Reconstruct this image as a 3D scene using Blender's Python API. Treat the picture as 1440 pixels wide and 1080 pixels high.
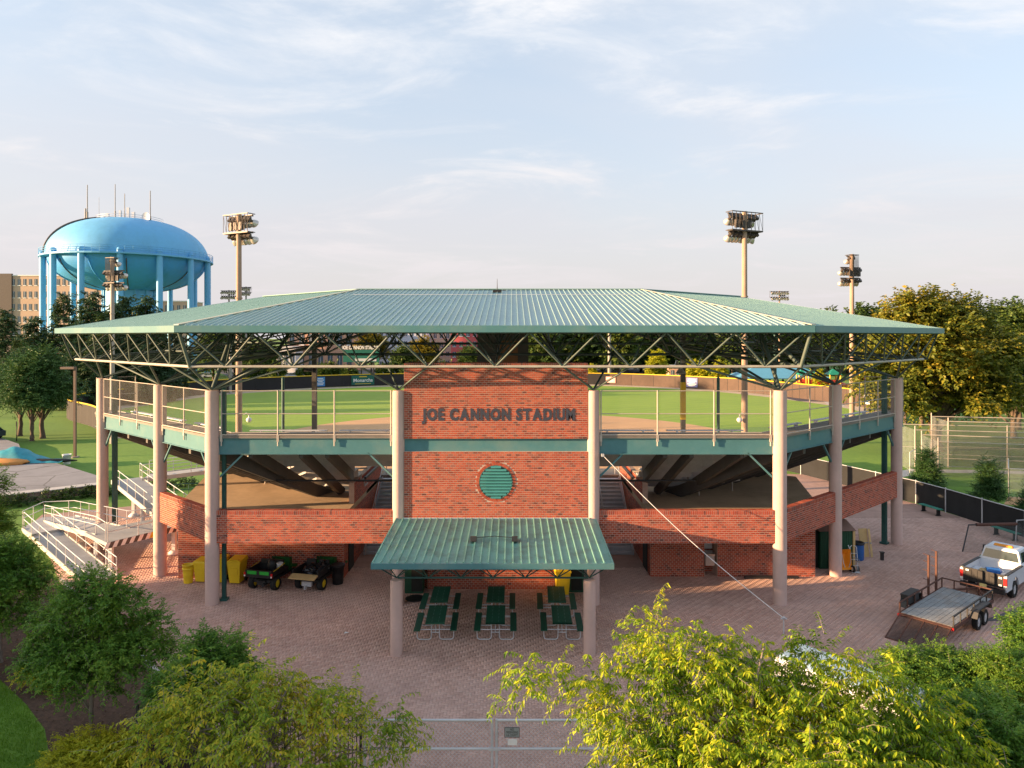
import bpy, math, random
import numpy as np
from mathutils import Vector, Matrix

for _o in list(bpy.data.objects):
    bpy.data.objects.remove(_o, do_unlink=True)
SC = bpy.context.scene
COL = SC.collection
R = math.radians

# ---------------------------------------------------------------- camera
CAM = bpy.data.cameras.new('camera')
CAM.sensor_width = 36.0
CAM.lens = 25.0
CAM.shift_y = -67.0 / 1440.0
CAM.clip_end = 6000.0
camo = bpy.data.objects.new('camera', CAM)
COL.objects.link(camo)
CX, CZ = 0.72, 12.03
camo.location = (CX, 0.0, CZ)
camo.rotation_euler = (R(90), 0, 0)
SC.camera = camo

# ---------------------------------------------------------------- light, sky, exposure
SUN_EL = 9.0
SUN_AZ = 258.0            # compass bearing the sun stands at (0 = +Y, clockwise)
sun_vec = Vector((math.sin(R(SUN_AZ)) * math.cos(R(SUN_EL)), math.cos(R(SUN_AZ)) * math.cos(R(SUN_EL)), math.sin(R(SUN_EL))))
SUN = bpy.data.lights.new('sun', 'SUN')
SUN.energy = 3.6
SUN.angle = R(0.6)
SUN.color = (1.0, 0.63, 0.34)
suno = bpy.data.objects.new('sun', SUN)
COL.objects.link(suno)
suno.location = (-60, -25, 40)
suno.rotation_euler = (-sun_vec).to_track_quat('-Z', 'Y').to_euler()

W = bpy.data.worlds.new('World')
SC.world = W
W.use_nodes = True
wn, wl = W.node_tree.nodes, W.node_tree.links
wn.clear()
w_out = wn.new('ShaderNodeOutputWorld')
w_bg = wn.new('ShaderNodeBackground')
w_bg.inputs['Strength'].default_value = 0.10
w_sky = wn.new('ShaderNodeTexSky')
w_sky.sky_type = 'NISHITA'
w_sky.sun_disc = False
w_sky.sun_elevation = R(SUN_EL)
w_sky.sun_rotation = R(SUN_AZ)
w_sky.air_density = 1.0
w_sky.dust_density = 2.4
w_sky.ozone_density = 1.6


def wmath(op, a, b=None, c=None, clamp=False):
    n = wn.new('ShaderNodeMath')
    n.operation = op
    n.use_clamp = clamp
    for i, v in enumerate((a, b, c)):
        if v is None:
            continue
        if isinstance(v, (int, float)):
            n.inputs[i].default_value = v
        else:
            wl.new(v, n.inputs[i])
    return n.outputs[0]


def wmix(fac, a, b, blend='MIX'):
    n = wn.new('ShaderNodeMix')
    n.data_type = 'RGBA'
    n.blend_type = blend
    for i, v in ((0, fac), (6, a), (7, b)):
        if isinstance(v, (int, float)):
            n.inputs[i].default_value = v
        elif isinstance(v, tuple):
            n.inputs[i].default_value = (*v, 1)
        else:
            wl.new(v, n.inputs[i])
    return n.outputs[2]


w_tc = wn.new('ShaderNodeTexCoord')
w_sep = wn.new('ShaderNodeSeparateXYZ')
wl.new(w_tc.outputs['Generated'], w_sep.inputs[0])
zz = wmath('MAXIMUM', w_sep.outputs[2], 0.0)
den = wmath('ADD', zz, 0.12)
w_cmb = wn.new('ShaderNodeCombineXYZ')
wl.new(wmath('DIVIDE', w_sep.outputs[0], den), w_cmb.inputs[0])
wl.new(wmath('DIVIDE', w_sep.outputs[1], den), w_cmb.inputs[1])


def cloud_noise(scale, stretch, off, lo, hi, detail=9.0, rough=0.58, dist=0.6):
    m = wn.new('ShaderNodeMapping')
    m.inputs['Location'].default_value = off
    m.inputs['Rotation'].default_value = (0, 0, R(-14))
    m.inputs['Scale'].default_value = stretch
    wl.new(w_cmb.outputs[0], m.inputs[0])
    n = wn.new('ShaderNodeTexNoise')
    n.inputs['Scale'].default_value = scale
    n.inputs['Detail'].default_value = detail
    n.inputs['Roughness'].default_value = rough
    n.inputs['Distortion'].default_value = dist
    wl.new(m.outputs[0], n.inputs[0])
    mr = wn.new('ShaderNodeMapRange')
    mr.interpolation_type = 'SMOOTHSTEP'
    mr.inputs[1].default_value = lo
    mr.inputs[2].default_value = hi
    wl.new(n.outputs[0], mr.inputs[0])
    return mr.outputs[0]


veil = cloud_noise(0.55, (0.7, 1.0, 1), (3.1, 1.7, 0), 0.36, 0.72, 6, 0.5, 0.4)
wisp_a = cloud_noise(1.3, (0.7, 0.95, 1), (1.3, 5.1, 0), 0.48, 0.74, 12, 0.62, 0.7)
wisp_b = cloud_noise(1.3, (0.7, 0.95, 1), (15.28, 6.95, 0), 0.50, 0.72, 12, 0.62, 0.7)
wisp = wmath('MAXIMUM', wisp_a, wisp_b)
w_fade = wn.new('ShaderNodeMapRange')
w_fade.interpolation_type = 'SMOOTHSTEP'
w_fade.inputs[1].default_value = 0.0
w_fade.inputs[2].default_value = 0.42
w_fade.inputs[3].default_value = 1.0
w_fade.inputs[4].default_value = 0.0
wl.new(zz, w_fade.inputs[0])
SKYTINT = (1.0, 1.0, 1.0)
base = wmix(1.0, w_sky.outputs[0], SKYTINT, 'MULTIPLY')
c1 = wmix(wmath('MULTIPLY_ADD', veil, 0.36, 0.46), base, (1.79, 1.90, 2.09))
c2 = wmix(wmath('MULTIPLY', wisp, 0.9), c1, (2.45, 2.42, 2.44))
# thin evening haze along the horizon, as in the photograph's lower sky
c3 = wmix(wmath('MULTIPLY', w_fade.outputs[0], 0.85), c2, (1.86, 1.72, 1.76))
wl.new(c3, w_bg.inputs['Color'])
wl.new(w_bg.outputs[0], w_out.inputs[0])

SC.view_settings.view_transform = 'Standard'
SC.view_settings.look = 'None'
SC.view_settings.gamma = 1.0
SC.view_settings.use_curve_mapping = False
SC.view_settings.exposure = 2.1
SC.cycles.max_bounces = 6
SC.cycles.transparent_max_bounces = 16

# ---------------------------------------------------------------- helpers


def P(px, py, Y):
    """world point seen at photo pixel (px,py) at distance Y."""
    return Vector((CX + (px - 720) / 1000 * Y, Y, CZ - (py - 473) / 1000 * Y))


def G(px, py, z=0.0):
    Y = (CZ - z) * 1000 / (py - 473)
    return Vector((CX + (px - 720) / 1000 * Y, Y, z))


class MB:
    """collects geometry, build() links it as ONE mesh object."""

    def __init__(self):
        self.v, self.f, self.m, self.s = [], [], [], []

    def add(self, verts, faces, mi=0, smooth=False):
        b = len(self.v)
        self.v.extend([tuple(p) for p in verts])
        for f in faces:
            self.f.append(tuple(i + b for i in f))
            self.m.append(mi)
            self.s.append(smooth)

    def box(self, c, s, rz=0.0, mi=0, tilt=None):
        hx, hy, hz = s[0] / 2, s[1] / 2, s[2] / 2
        M = Matrix.Rotation(rz, 3, 'Z')
        if tilt is not None:
            M = M @ tilt
        c = Vector(c)
        vs = [c + M @ Vector((x, y, z)) for z in (-hz, hz) for (x, y) in ((-hx, -hy), (hx, -hy), (hx, hy), (-hx, hy))]
        self.add(vs, [(3, 2, 1, 0), (4, 5, 6, 7), (0, 1, 5, 4), (1, 2, 6, 5), (2, 3, 7, 6), (3, 0, 4, 7)], mi)
        return self

    def hexa(self, lo, hi, mi=0):
        """lo, hi: 4 points each (ccw from above)."""
        self.add(list(lo) + list(hi), [(3, 2, 1, 0), (4, 5, 6, 7), (0, 1, 5, 4), (1, 2, 6, 5), (2, 3, 7, 6), (3, 0, 4, 7)], mi)
        return self

    def poly(self, pts, z0, z1, mi=0):
        n = len(pts)
        vs = [(p[0], p[1], z0) for p in pts] + [(p[0], p[1], z1) for p in pts]
        fs = [tuple(reversed(range(n))), tuple(range(n, 2 * n))]
        fs += [(i, (i + 1) % n, n + (i + 1) % n, n + i) for i in range(n)]
        self.add(vs, fs, mi)
        return self

    def prism(self, prof, x0, x1, mi=0, smooth=False):
        """profile of (y,z) points extruded along x."""
        n = len(prof)
        vs = [(x0, p[0], p[1]) for p in prof] + [(x1, p[0], p[1]) for p in prof]
        self.add(vs, [tuple(reversed(range(n))), tuple(range(n, 2 * n))], mi)
        self.add(vs, [(i, (i + 1) % n, n + (i + 1) % n, n + i) for i in range(n)], mi, smooth)
        return self

    def quad(self, pts, mi=0, smooth=False):
        self.add(pts, [tuple(range(len(pts)))], mi, smooth)
        return self

    def cyl(self, a, b, r0, r1=None, n=10, mi=0, caps=True, smooth=True):
        a, b = Vector(a), Vector(b)
        r1 = r0 if r1 is None else r1
        d = b - a
        if d.length < 1e-6:
            return self
        q = d.to_track_quat('Z', 'Y')
        X, Y = q @ Vector((1, 0, 0)), q @ Vector((0, 1, 0))
        vs = []
        for (c, r) in ((a, r0), (b, r1)):
            for i in range(n):
                t = 2 * math.pi * i / n
                vs.append(c + X * (r * math.cos(t)) + Y * (r * math.sin(t)))
        self.add(vs, [(i, (i + 1) % n, n + (i + 1) % n, n + i) for i in range(n)], mi, smooth)
        if caps:
            self.add(vs, [tuple(reversed(range(n))), tuple(range(n, 2 * n))], mi)
        return self

    def tube(self, pts, r, n=7, mi=0, radii=None):
        pts = [Vector(p) for p in pts]
        vs, k = [], len(pts)
        for j, p in enumerate(pts):
            d = (pts[min(j + 1, k - 1)] - pts[max(j - 1, 0)])
            q = d.to_track_quat('Z', 'Y')
            X, Y = q @ Vector((1, 0, 0)), q @ Vector((0, 1, 0))
            if j and (X - lx).length > 1.2:
                X, Y = -X, -Y
            lx = X
            rr = radii[j] if radii else r
            for i in range(n):
                t = 2 * math.pi * i / n
                vs.append(p + X * (rr * math.cos(t)) + Y * (rr * math.sin(t)))
        fs = []
        for j in range(k - 1):
            for i in range(n):
                fs.append((j * n + i, j * n + (i + 1) % n, (j + 1) * n + (i + 1) % n, (j + 1) * n + i))
        self.add(vs, fs, mi, True)
        self.add(vs, [tuple(reversed(range(n))), tuple(range((k - 1) * n, k * n))], mi)
        return self

    def lathe(self, prof, c=(0, 0, 0), n=24, mi=0, smooth=True, sx=1.0, sy=1.0):
        c = Vector(c)
        vs = []
        for (r, z) in prof:
            for i in range(n):
                t = 2 * math.pi * i / n
                vs.append(c + Vector((r * math.cos(t) * sx, r * math.sin(t) * sy, z)))
        fs = []
        for j in range(len(prof) - 1):
            for i in range(n):
                fs.append((j * n + i, j * n + (i + 1) % n, (j + 1) * n + (i + 1) % n, (j + 1) * n + i))
        self.add(vs, fs, mi, smooth)
        self.add(vs, [tuple(reversed(range(n))), tuple(range((len(prof) - 1) * n, len(prof) * n))], mi)
        return self

    def mesh(self, name, mats):
        me = bpy.data.meshes.new(name)
        me.from_pydata(self.v, [], self.f)
        mats = mats if isinstance(mats, (list, tuple)) else [mats]
        for m in mats:
            me.materials.append(m)
        me.polygons.foreach_set('material_index', self.m)
        me.polygons.foreach_set('use_smooth', self.s)
        me.update()
        return me

    def build(self, name, mats, parent=None, kind=None):
        return link(name, self.mesh(name, mats), parent, kind)


def link(name, me, parent=None, kind=None, M=None):
    o = bpy.data.objects.new(name, me)
    COL.objects.link(o)
    if parent is not None:
        o.parent = parent
    if M is not None:
        o.matrix_local = M
    if kind:
        o['kind'] = kind
    return o


def tag(o, label=None, cat=None, group=None, kind=None):
    if label:
        o['label'] = label
    if cat:
        o['category'] = cat
    if group:
        o['group'] = group
    if kind:
        o['kind'] = kind
    return o


def thing(name, label, cat, loc=(0, 0, 0), rz=0.0, group=None):
    o = bpy.data.objects.new(name, None)
    o.empty_display_size = 0.3
    COL.objects.link(o)
    o.location = loc
    o.rotation_euler = (0, 0, rz)
    return tag(o, label, cat, group)


def dup(root, loc, rz=0.0, label=None, sc=None):
    """a copy of a thing with copies of its parts and sub-parts."""
    kids = {}
    for o in bpy.data.objects:
        if o.parent is not None:
            kids.setdefault(o.parent, []).append(o)

    def cp(o, par):
        c = o.copy()
        COL.objects.link(c)
        c.parent = par
        for k in kids.get(o, []):
            cp(k, c)
        return c
    r = cp(root, None)
    r.location = loc
    r.rotation_euler = (0, 0, rz)
    if sc:
        r.scale = (sc, sc, sc) if isinstance(sc, (int, float)) else sc
    if label:
        r['label'] = label
    return r


def arrays_mesh(name, verts, quads, mats, tris=None, smooth=False):
    """mesh straight from numpy arrays (verts Nx3, quads Mx4)."""
    me = bpy.data.meshes.new(name)
    k = quads.shape[1]
    me.vertices.add(len(verts))
    me.vertices.foreach_set('co', verts.astype(np.float32).ravel())
    me.loops.add(quads.size)
    me.loops.foreach_set('vertex_index', quads.astype(np.int32).ravel())
    me.polygons.add(len(quads))
    me.polygons.foreach_set('loop_start', np.arange(0, quads.size, k, dtype=np.int32))
    for m in (mats if isinstance(mats, (list, tuple)) else [mats]):
        me.materials.append(m)
    me.update(calc_edges=True)
    me.validate()
    return me


# ---------------------------------------------------------------- materials
class NT:
    def __init__(self, m):
        self.n, self.l = m.node_tree.nodes, m.node_tree.links

    def node(self, t, **kw):
        x = self.n.new(t)
        for k, v in kw.items():
            setattr(x, k, v)
        return x

    def put(self, sock, v):
        if hasattr(v, 'is_linked') or hasattr(v, 'links'):
            self.l.new(v, sock)
        elif isinstance(v, tuple) and len(v) == 3 and sock.type == 'RGBA':
            sock.default_value = (*v, 1)
        else:
            sock.default_value = v

    def mix(self, fac, a, b, blend='MIX'):
        x = self.node('ShaderNodeMix', data_type='RGBA', blend_type=blend)
        self.put(x.inputs[0], fac)
        self.put(x.inputs[6], a)
        self.put(x.inputs[7], b)
        return x.outputs[2]

    def math(self, op, a, b=0.0):
        x = self.node('ShaderNodeMath', operation=op)
        self.put(x.inputs[0], a)
        self.put(x.inputs[1], b)
        return x.outputs[0]

    def rng(self, v, a, b, c=0.0, d=1.0):
        x = self.node('ShaderNodeMapRange')
        self.put(x.inputs[0], v)
        for i, q in enumerate((a, b, c, d)):
            x.inputs[i + 1].default_value = q
        return x.outputs[0]

    def noise(self, scale, detail=4.0, rough=0.55, vec=None, stretch=None, dist=0.0):
        x = self.node('ShaderNodeTexNoise')
        x.inputs['Scale'].default_value = scale
        x.inputs['Detail'].default_value = detail
        x.inputs['Roughness'].default_value = rough
        x.inputs['Distortion'].default_value = dist
        v = vec if vec is not None else self.pos()
        if stretch:
            mp = self.node('ShaderNodeMapping')
            mp.inputs['Scale'].default_value = stretch
            self.l.new(v, mp.inputs[0])
            v = mp.outputs[0]
        self.l.new(v, x.inputs[0])
        return x.outputs[0]

    def pos(self):
        return self.node('ShaderNodeNewGeometry').outputs['Position']

    def island(self):
        return self.node('ShaderNodeNewGeometry').outputs['Random Per Island']

    def ramp(self, v, stops):
        x = self.node('ShaderNodeValToRGB')
        e = x.color_ramp.elements
        e[0].position, e[0].color = stops[0][0], (*stops[0][1], 1)
        e[1].position, e[1].color = stops[-1][0], (*stops[-1][1], 1)
        for p, c in stops[1:-1]:
            q = e.new(p)
            q.color = (*c, 1)
        self.l.new(v, x.inputs[0])
        return x.outputs[0]


MATS = {}


def mat(name, col=(0.5, 0.5, 0.5), rough=0.6, metal=0.0, var=0.18, vscale=1.5, grime=None, bump=0.0, bscale=40.0, spec=0.5, fn=None):
    """principled material with two scales of procedural colour variation."""
    m = bpy.data.materials.new(name)
    m.use_nodes = True
    t = NT(m)
    b = t.n['Principled BSDF']
    c = col
    if fn:
        c = fn(t)
    if var:
        n1 = t.noise(vscale, 5, 0.6)
        n2 = t.noise(vscale * 9, 3, 0.6)
        k = t.rng(t.math('ADD', t.math('MULTIPLY', n1, 0.7), t.math('MULTIPLY', n2, 0.3)), 0.3, 0.7, 1 - var, 1 + var)
        hx = t.node('ShaderNodeCombineColor')
        for i in range(3):
            t.l.new(k, hx.inputs[i])
        c = t.mix(1.0, c, hx.outputs[0], 'MULTIPLY')
    if grime:
        g = t.rng(t.noise(grime[2], 6, 0.65, stretch=grime[3] if len(grime) > 3 else None), 0.48, 0.72)
        c = t.mix(t.math('MULTIPLY', g, grime[1]), c, grime[0])
    t.put(b.inputs['Base Color'], c)
    b.inputs['Roughness'].default_value = rough
    b.inputs['Metallic'].default_value = metal
    b.inputs['Specular IOR Level'].default_value = spec
    if bump:
        bn = t.node('ShaderNodeBump')
        bn.inputs['Strength'].default_value = bump
        bn.inputs['Distance'].default_value = 0.02
        t.l.new(t.noise(bscale, 4, 0.6), bn.inputs['Height'])
        t.l.new(bn.outputs[0], b.inputs['Normal'])
    MATS[name] = m
    return m


def leaf_mat(name, stops, trans=0.35, clump=1.2):
    m = bpy.data.materials.new(name)
    m.use_nodes = True
    t = NT(m)
    b = t.n['Principled BSDF']
    v = t.math('ADD', t.math('MULTIPLY', t.island(), 0.55), t.math('MULTIPLY', t.rng(t.noise(clump, 2, 0.5), 0.3, 0.7), 0.45))
    c = t.ramp(v, stops)
    t.put(b.inputs['Base Color'], c)
    b.inputs['Roughness'].default_value = 0.5
    b.inputs['Specular IOR Level'].default_value = 0.3
    tr = t.node('ShaderNodeBsdfTranslucent')
    t.l.new(c, tr.inputs[0])
    mx = t.node('ShaderNodeMixShader')
    mx.inputs[0].default_value = trans
    t.l.new(b.outputs[0], mx.inputs[1])
    t.l.new(tr.outputs[0], mx.inputs[2])
    t.l.new(mx.outputs[0], t.n['Material Output'].inputs[0])
    return m


def net_mat(name, col, fac, cell=0.0):
    """wire or cloth mesh too fine to resolve: partly open surface."""
    m = bpy.data.materials.new(name)
    m.use_nodes = True
    t = NT(m)
    b = t.n['Principled BSDF']
    b.inputs['Base Color'].default_value = (*col, 1)
    b.inputs['Roughness'].default_value = 0.6
    tr = t.node('ShaderNodeBsdfTransparent')
    mx = t.node('ShaderNodeMixShader')
    f = t.math('MULTIPLY', t.rng(t.noise(1.2, 3, 0.6), 0.3, 0.7, 0.75, 1.25), fac)
    t.l.new(f, mx.inputs[0])
    t.l.new(tr.outputs[0], mx.inputs[1])
    t.l.new(b.outputs[0], mx.inputs[2])
    t.l.new(mx.outputs[0], t.n['Material Output'].inputs[0])
    return m


def flat_text(s, size, m, parent, loc, rot=(math.pi / 2, 0, 0), name='lettering', extrude=0.004, offset=0.0, align='CENTER', width=None):
    cu = bpy.data.curves.new(name, 'FONT')
    cu.body = s
    cu.size = size
    cu.extrude = extrude
    cu.offset = offset
    cu.align_x = align
    cu.align_y = 'CENTER'
    cu.resolution_u = 3
    to = bpy.data.objects.new('tmp_text', cu)
    COL.objects.link(to)
    dg = bpy.context.evaluated_depsgraph_get()
    me = bpy.data.meshes.new_from_object(to.evaluated_get(dg))
    bpy.data.objects.remove(to, do_unlink=True)
    me.name = name
    me.materials.clear()
    me.materials.append(m)
    o = link(name, me, parent)
    o.location = loc
    o.rotation_euler = rot
    if width:
        xs = [v.co.x for v in me.vertices]
        k = width / max(1e-4, max(xs) - min(xs))
        o.scale = (k, 1, 1)
    return o
# ---------------------------------------------------------------- the palette


def brick_fn(t):
    return t.ramp(t.island(), [(0.0, (0.11, 0.03, 0.022)), (0.05, (0.22, 0.05, 0.03)), (0.25, (0.36, 0.062, 0.028)), (0.65, (0.44, 0.082, 0.036)), (0.9, (0.46, 0.11, 0.055)), (1.0, (0.27, 0.085, 0.06))])


def paver_fn(t):
    c = t.ramp(t.island(), [(0.0, (0.50, 0.31, 0.245)), (0.3, (0.55, 0.345, 0.275)), (0.7, (0.60, 0.385, 0.31)), (1.0, (0.64, 0.43, 0.355))])
    # worn, greyer patches where people walk and cars park
    g = t.rng(t.noise(0.16, 5, 0.6), 0.42, 0.66)
    c = t.mix(t.math('MULTIPLY', g, 0.55), c, (0.58, 0.41, 0.36))
    # oil drips and old damp marks
    s = t.rng(t.noise(0.75, 3, 0.5), 0.66, 0.76)
    return t.mix(t.math('MULTIPLY', s, 0.45), c, (0.20, 0.135, 0.115))


def grass_fn(a, b, c, stripes=None):
    def fn(t):
        v = t.math('ADD', t.math('MULTIPLY', t.noise(0.09, 6, 0.6), 0.6), t.math('MULTIPLY', t.noise(1.4, 5, 0.65), 0.4))
        x = t.ramp(v, [(0.3, a), (0.5, b), (0.7, c)])
        if stripes:
            w = t.node('ShaderNodeTexWave')
            w.inputs['Scale'].default_value = stripes
            w.inputs['Distortion'].default_value = 1.2
            mp = t.node('ShaderNodeMapping')
            mp.inputs['Rotation'].default_value = (0, 0, R(58))
            t.l.new(t.pos(), mp.inputs[0])
            t.l.new(mp.outputs[0], w.inputs[0])
            x = t.mix(t.math('MULTIPLY', w.outputs[1], 0.45), x, c)
        return x
    return fn


def asphalt_fn(t):
    vo = t.node('ShaderNodeTexVoronoi', feature='DISTANCE_TO_EDGE')
    vo.inputs['Scale'].default_value = 0.22
    n = t.node('ShaderNodeTexNoise')
    n.inputs['Scale'].default_value = 0.8
    n.inputs['Detail'].default_value = 6
    t.l.new(t.pos(), n.inputs[0])
    mp = t.mix(0.22, t.pos(), n.outputs[1], 'ADD')
    t.l.new(mp, vo.inputs[0])
    crack = t.rng(vo.outputs[0], 0.0, 0.02, 1.0, 0.0)
    return t.mix(t.math('MULTIPLY', crack, 0.8), (0.27, 0.265, 0.27), (0.06, 0.055, 0.05))


M_brick = mat('brick', var=0.14, vscale=0.5, rough=0.85, fn=brick_fn, bump=0.3, bscale=60, grime=((0.17, 0.045, 0.03), 0.5, 0.8, (1, 1, 0.22)))
M_mortar = mat('mortar', (0.50, 0.37, 0.30), rough=0.95, var=0.15)
M_paver = mat('paver', var=0.16, vscale=0.6, rough=0.9, fn=paver_fn, grime=((0.30, 0.20, 0.16), 0.4, 0.35), bump=0.15)
M_joint = mat('paver_joint', (0.40, 0.255, 0.205), rough=0.95, var=0.2)
M_stucco = mat('column_stucco', (0.58, 0.42, 0.375), rough=0.85, var=0.10, vscale=0.7, grime=((0.38, 0.28, 0.24), 0.4, 0.9, (1, 1, 0.25)), bump=0.25, bscale=90)
M_teal = mat('teal_steel', (0.08, 0.215, 0.24), rough=0.42, var=0.12, vscale=0.5, grime=((0.20, 0.25, 0.21), 0.5, 0.5), spec=0.4)
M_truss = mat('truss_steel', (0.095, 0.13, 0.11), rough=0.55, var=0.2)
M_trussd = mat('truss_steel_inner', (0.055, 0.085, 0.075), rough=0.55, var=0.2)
M_chord = mat('chord_steel', (0.42, 0.40, 0.35), rough=0.5, var=0.2)
M_green = mat('green_steel', (0.022, 0.095, 0.085), rough=0.5, var=0.2)
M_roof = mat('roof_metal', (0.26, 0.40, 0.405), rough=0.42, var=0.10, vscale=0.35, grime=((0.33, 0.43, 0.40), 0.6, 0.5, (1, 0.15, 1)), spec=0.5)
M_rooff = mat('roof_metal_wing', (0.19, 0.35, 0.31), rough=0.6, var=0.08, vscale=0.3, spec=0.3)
M_canopy = mat('canopy_metal', (0.20, 0.43, 0.37), rough=0.5, var=0.10, vscale=0.8, grime=((0.10, 0.17, 0.12), 0.7, 1.3))
M_cap = mat('hip_cap', (0.42, 0.44, 0.36), rough=0.5)
M_dark = mat('dark_gap', (0.02, 0.022, 0.02), rough=0.9, var=0)
M_galv = mat('galvanised', (0.58, 0.60, 0.63), rough=0.45, metal=0.3, var=0.12)
M_rail = mat('rail_tan', (0.50, 0.44, 0.38), rough=0.5, var=0.12)
M_alum = mat('aluminium', (0.62, 0.63, 0.66), rough=0.45, metal=0.2, var=0.1)
M_conc = mat('concrete', (0.34, 0.31, 0.28), rough=0.92, var=0.15, vscale=0.4, grime=((0.16, 0.11, 0.075), 0.6, 0.35), bump=0.2)
M_slab = mat('slab_concrete', (0.48, 0.35, 0.22), rough=0.9, var=0.2, vscale=0.35, grime=((0.22, 0.15, 0.09), 0.6, 0.3), bump=0.1)
M_concl = mat('pale_concrete', (0.50, 0.485, 0.46), rough=0.9, var=0.14, vscale=0.6)
M_deckedge = mat('deck_grating', (0.20, 0.175, 0.15), rough=0.7, var=0.2)
M_stand = mat('stand_steel', (0.50, 0.49, 0.48), rough=0.6, var=0.2)
M_raker = mat('raker_steel', (0.10, 0.095, 0.09), rough=0.7, var=0.2)
M_step = mat('step_steel', (0.45, 0.49, 0.54), rough=0.5, metal=0.2, var=0.15)
M_white = mat('white_paint', (0.78, 0.78, 0.77), rough=0.5, var=0.05)
M_black = mat('black_plastic', (0.012, 0.012, 0.014), rough=0.55, var=0.2)
M_tyre = mat('tyre_rubber', (0.014, 0.014, 0.014), rough=0.85, var=0.2)
M_ltr = mat('letter_metal', (0.045, 0.05, 0.075), rough=0.5, var=0.1)
M_yellow = mat('yellow_plastic', (0.85, 0.60, 0.02), rough=0.5, var=0.08)
M_pgreen = mat('table_green', (0.008, 0.085, 0.05), rough=0.45, var=0.25, vscale=3)
M_jd = mat('utility_green', (0.02, 0.12, 0.03), rough=0.35, var=0.08)
M_jdl = mat('panel_green', (0.03, 0.42, 0.05), rough=0.35, var=0.05)
M_rim = mat('yellow_rim', (0.75, 0.55, 0.02), rough=0.4, var=0.05)
M_shed = mat('shed_green', (0.008, 0.07, 0.035), rough=0.6, var=0.15)
M_wood = mat('weathered_wood', (0.27, 0.29, 0.30), rough=0.85, var=0.35, vscale=1.5, grime=((0.30, 0.19, 0.10), 0.5, 0.8), bump=0.3)
M_ply = mat('plywood', (0.55, 0.38, 0.17), rough=0.7, var=0.15)
M_rust = mat('rusty_steel', (0.095, 0.04, 0.028), rough=0.8, var=0.3, vscale=4)
M_blk = mat('black_steel', (0.02, 0.021, 0.023), rough=0.5, var=0.25)
M_tpaint = mat('truck_white', (0.62, 0.66, 0.72), rough=0.25, var=0.04, spec=0.6)
M_glass = mat('dark_glass', (0.02, 0.035, 0.035), rough=0.08, var=0.0, spec=0.8)
M_red = mat('red_lens', (0.6, 0.02, 0.02), rough=0.25, var=0.05)
M_orange = mat('orange_plastic', (0.80, 0.30, 0.02), rough=0.45, var=0.08)
M_blue = mat('blue_plastic', (0.02, 0.12, 0.40), rough=0.4, var=0.1)
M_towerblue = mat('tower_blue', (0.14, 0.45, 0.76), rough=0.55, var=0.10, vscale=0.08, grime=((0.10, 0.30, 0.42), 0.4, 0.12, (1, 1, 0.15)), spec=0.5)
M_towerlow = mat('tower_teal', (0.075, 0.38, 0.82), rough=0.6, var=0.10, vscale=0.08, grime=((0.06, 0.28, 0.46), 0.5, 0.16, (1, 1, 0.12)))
M_pole = mat('pole_weathered', (0.36, 0.26, 0.19), rough=0.8, var=0.15, vscale=0.8)
M_poleg = mat('pole_grey', (0.34, 0.31, 0.28), rough=0.7, var=0.12)
M_lampb = mat('lamp_bronze', (0.075, 0.065, 0.06), rough=0.5, metal=0.3, var=0.2)
M_lampw = mat('lamp_reflector', (0.60, 0.56, 0.52), rough=0.25, metal=0.5, var=0.1)
M_lawn = mat('lawn', rough=0.95, var=0.10, vscale=3, fn=grass_fn((0.085, 0.185, 0.02), (0.125, 0.25, 0.026), (0.18, 0.31, 0.035)), bump=0.5, bscale=12)
M_field = mat('field_grass', rough=0.95, var=0.06, vscale=1.2, fn=grass_fn((0.15, 0.275, 0.015), (0.195, 0.33, 0.018), (0.25, 0.38, 0.024), 0.11), bump=0.2)
M_dirt = mat('infield_dirt', (0.55, 0.32, 0.15), rough=0.95, var=0.10, vscale=0.3)
M_track = mat('warning_track', (0.47, 0.38, 0.28), rough=0.95, var=0.1)
M_asph = mat('asphalt', rough=0.9, var=0.16, vscale=0.6, fn=asphalt_fn, grime=((0.17, 0.165, 0.165), 0.5, 0.12))
M_lot = mat('lot_asphalt', (0.12, 0.115, 0.115), rough=0.9)
M_mulch = mat('mulch', (0.085, 0.05, 0.032), rough=0.95, var=0.5, vscale=6, bump=0.9, bscale=14)
M_bark = mat('bark', (0.13, 0.095, 0.07), rough=0.95, var=0.35, vscale=5, bump=0.6, bscale=20)
M_barkg = mat('bark_grey', (0.24, 0.20, 0.165), rough=0.95, var=0.3, vscale=5, bump=0.5, bscale=20)
M_screen = mat('fence_windscreen', (0.018, 0.017, 0.019), rough=0.8, var=0.35, vscale=0.12)
M_screenb = mat('brown_windscreen', (0.085, 0.055, 0.04), rough=0.8, var=0.35, vscale=0.12)
M_blackscreen = mat('black_windscreen', (0.010, 0.012, 0.014), rough=0.8, var=0.4, vscale=0.7)
M_ycap = mat('yellow_cap', (0.75, 0.50, 0.02), rough=0.5, var=0.05)
M_net = net_mat('chain_link', (0.45, 0.46, 0.47), 0.06)
M_netd = net_mat('dark_netting', (0.10, 0.12, 0.11), 0.22)
M_netw = net_mat('pale_netting', (0.45, 0.50, 0.50), 0.20)
M_tarp = mat('teal_tarp', (0.03, 0.27, 0.34), rough=0.5, var=0.25, vscale=2)
M_sand = mat('orange_sand', (0.55, 0.25, 0.07), rough=0.95, var=0.15)
M_banner = mat('banner_green', (0.004, 0.11, 0.085), rough=0.5, var=0.05)
M_bannb = mat('banner_blue', (0.04, 0.22, 0.52), rough=0.5, var=0.05)
M_bannn = mat('banner_navy', (0.09, 0.12, 0.32), rough=0.5, var=0.05)
M_pink = mat('banner_pink', (0.75, 0.38, 0.33), rough=0.5, var=0.05)
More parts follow.
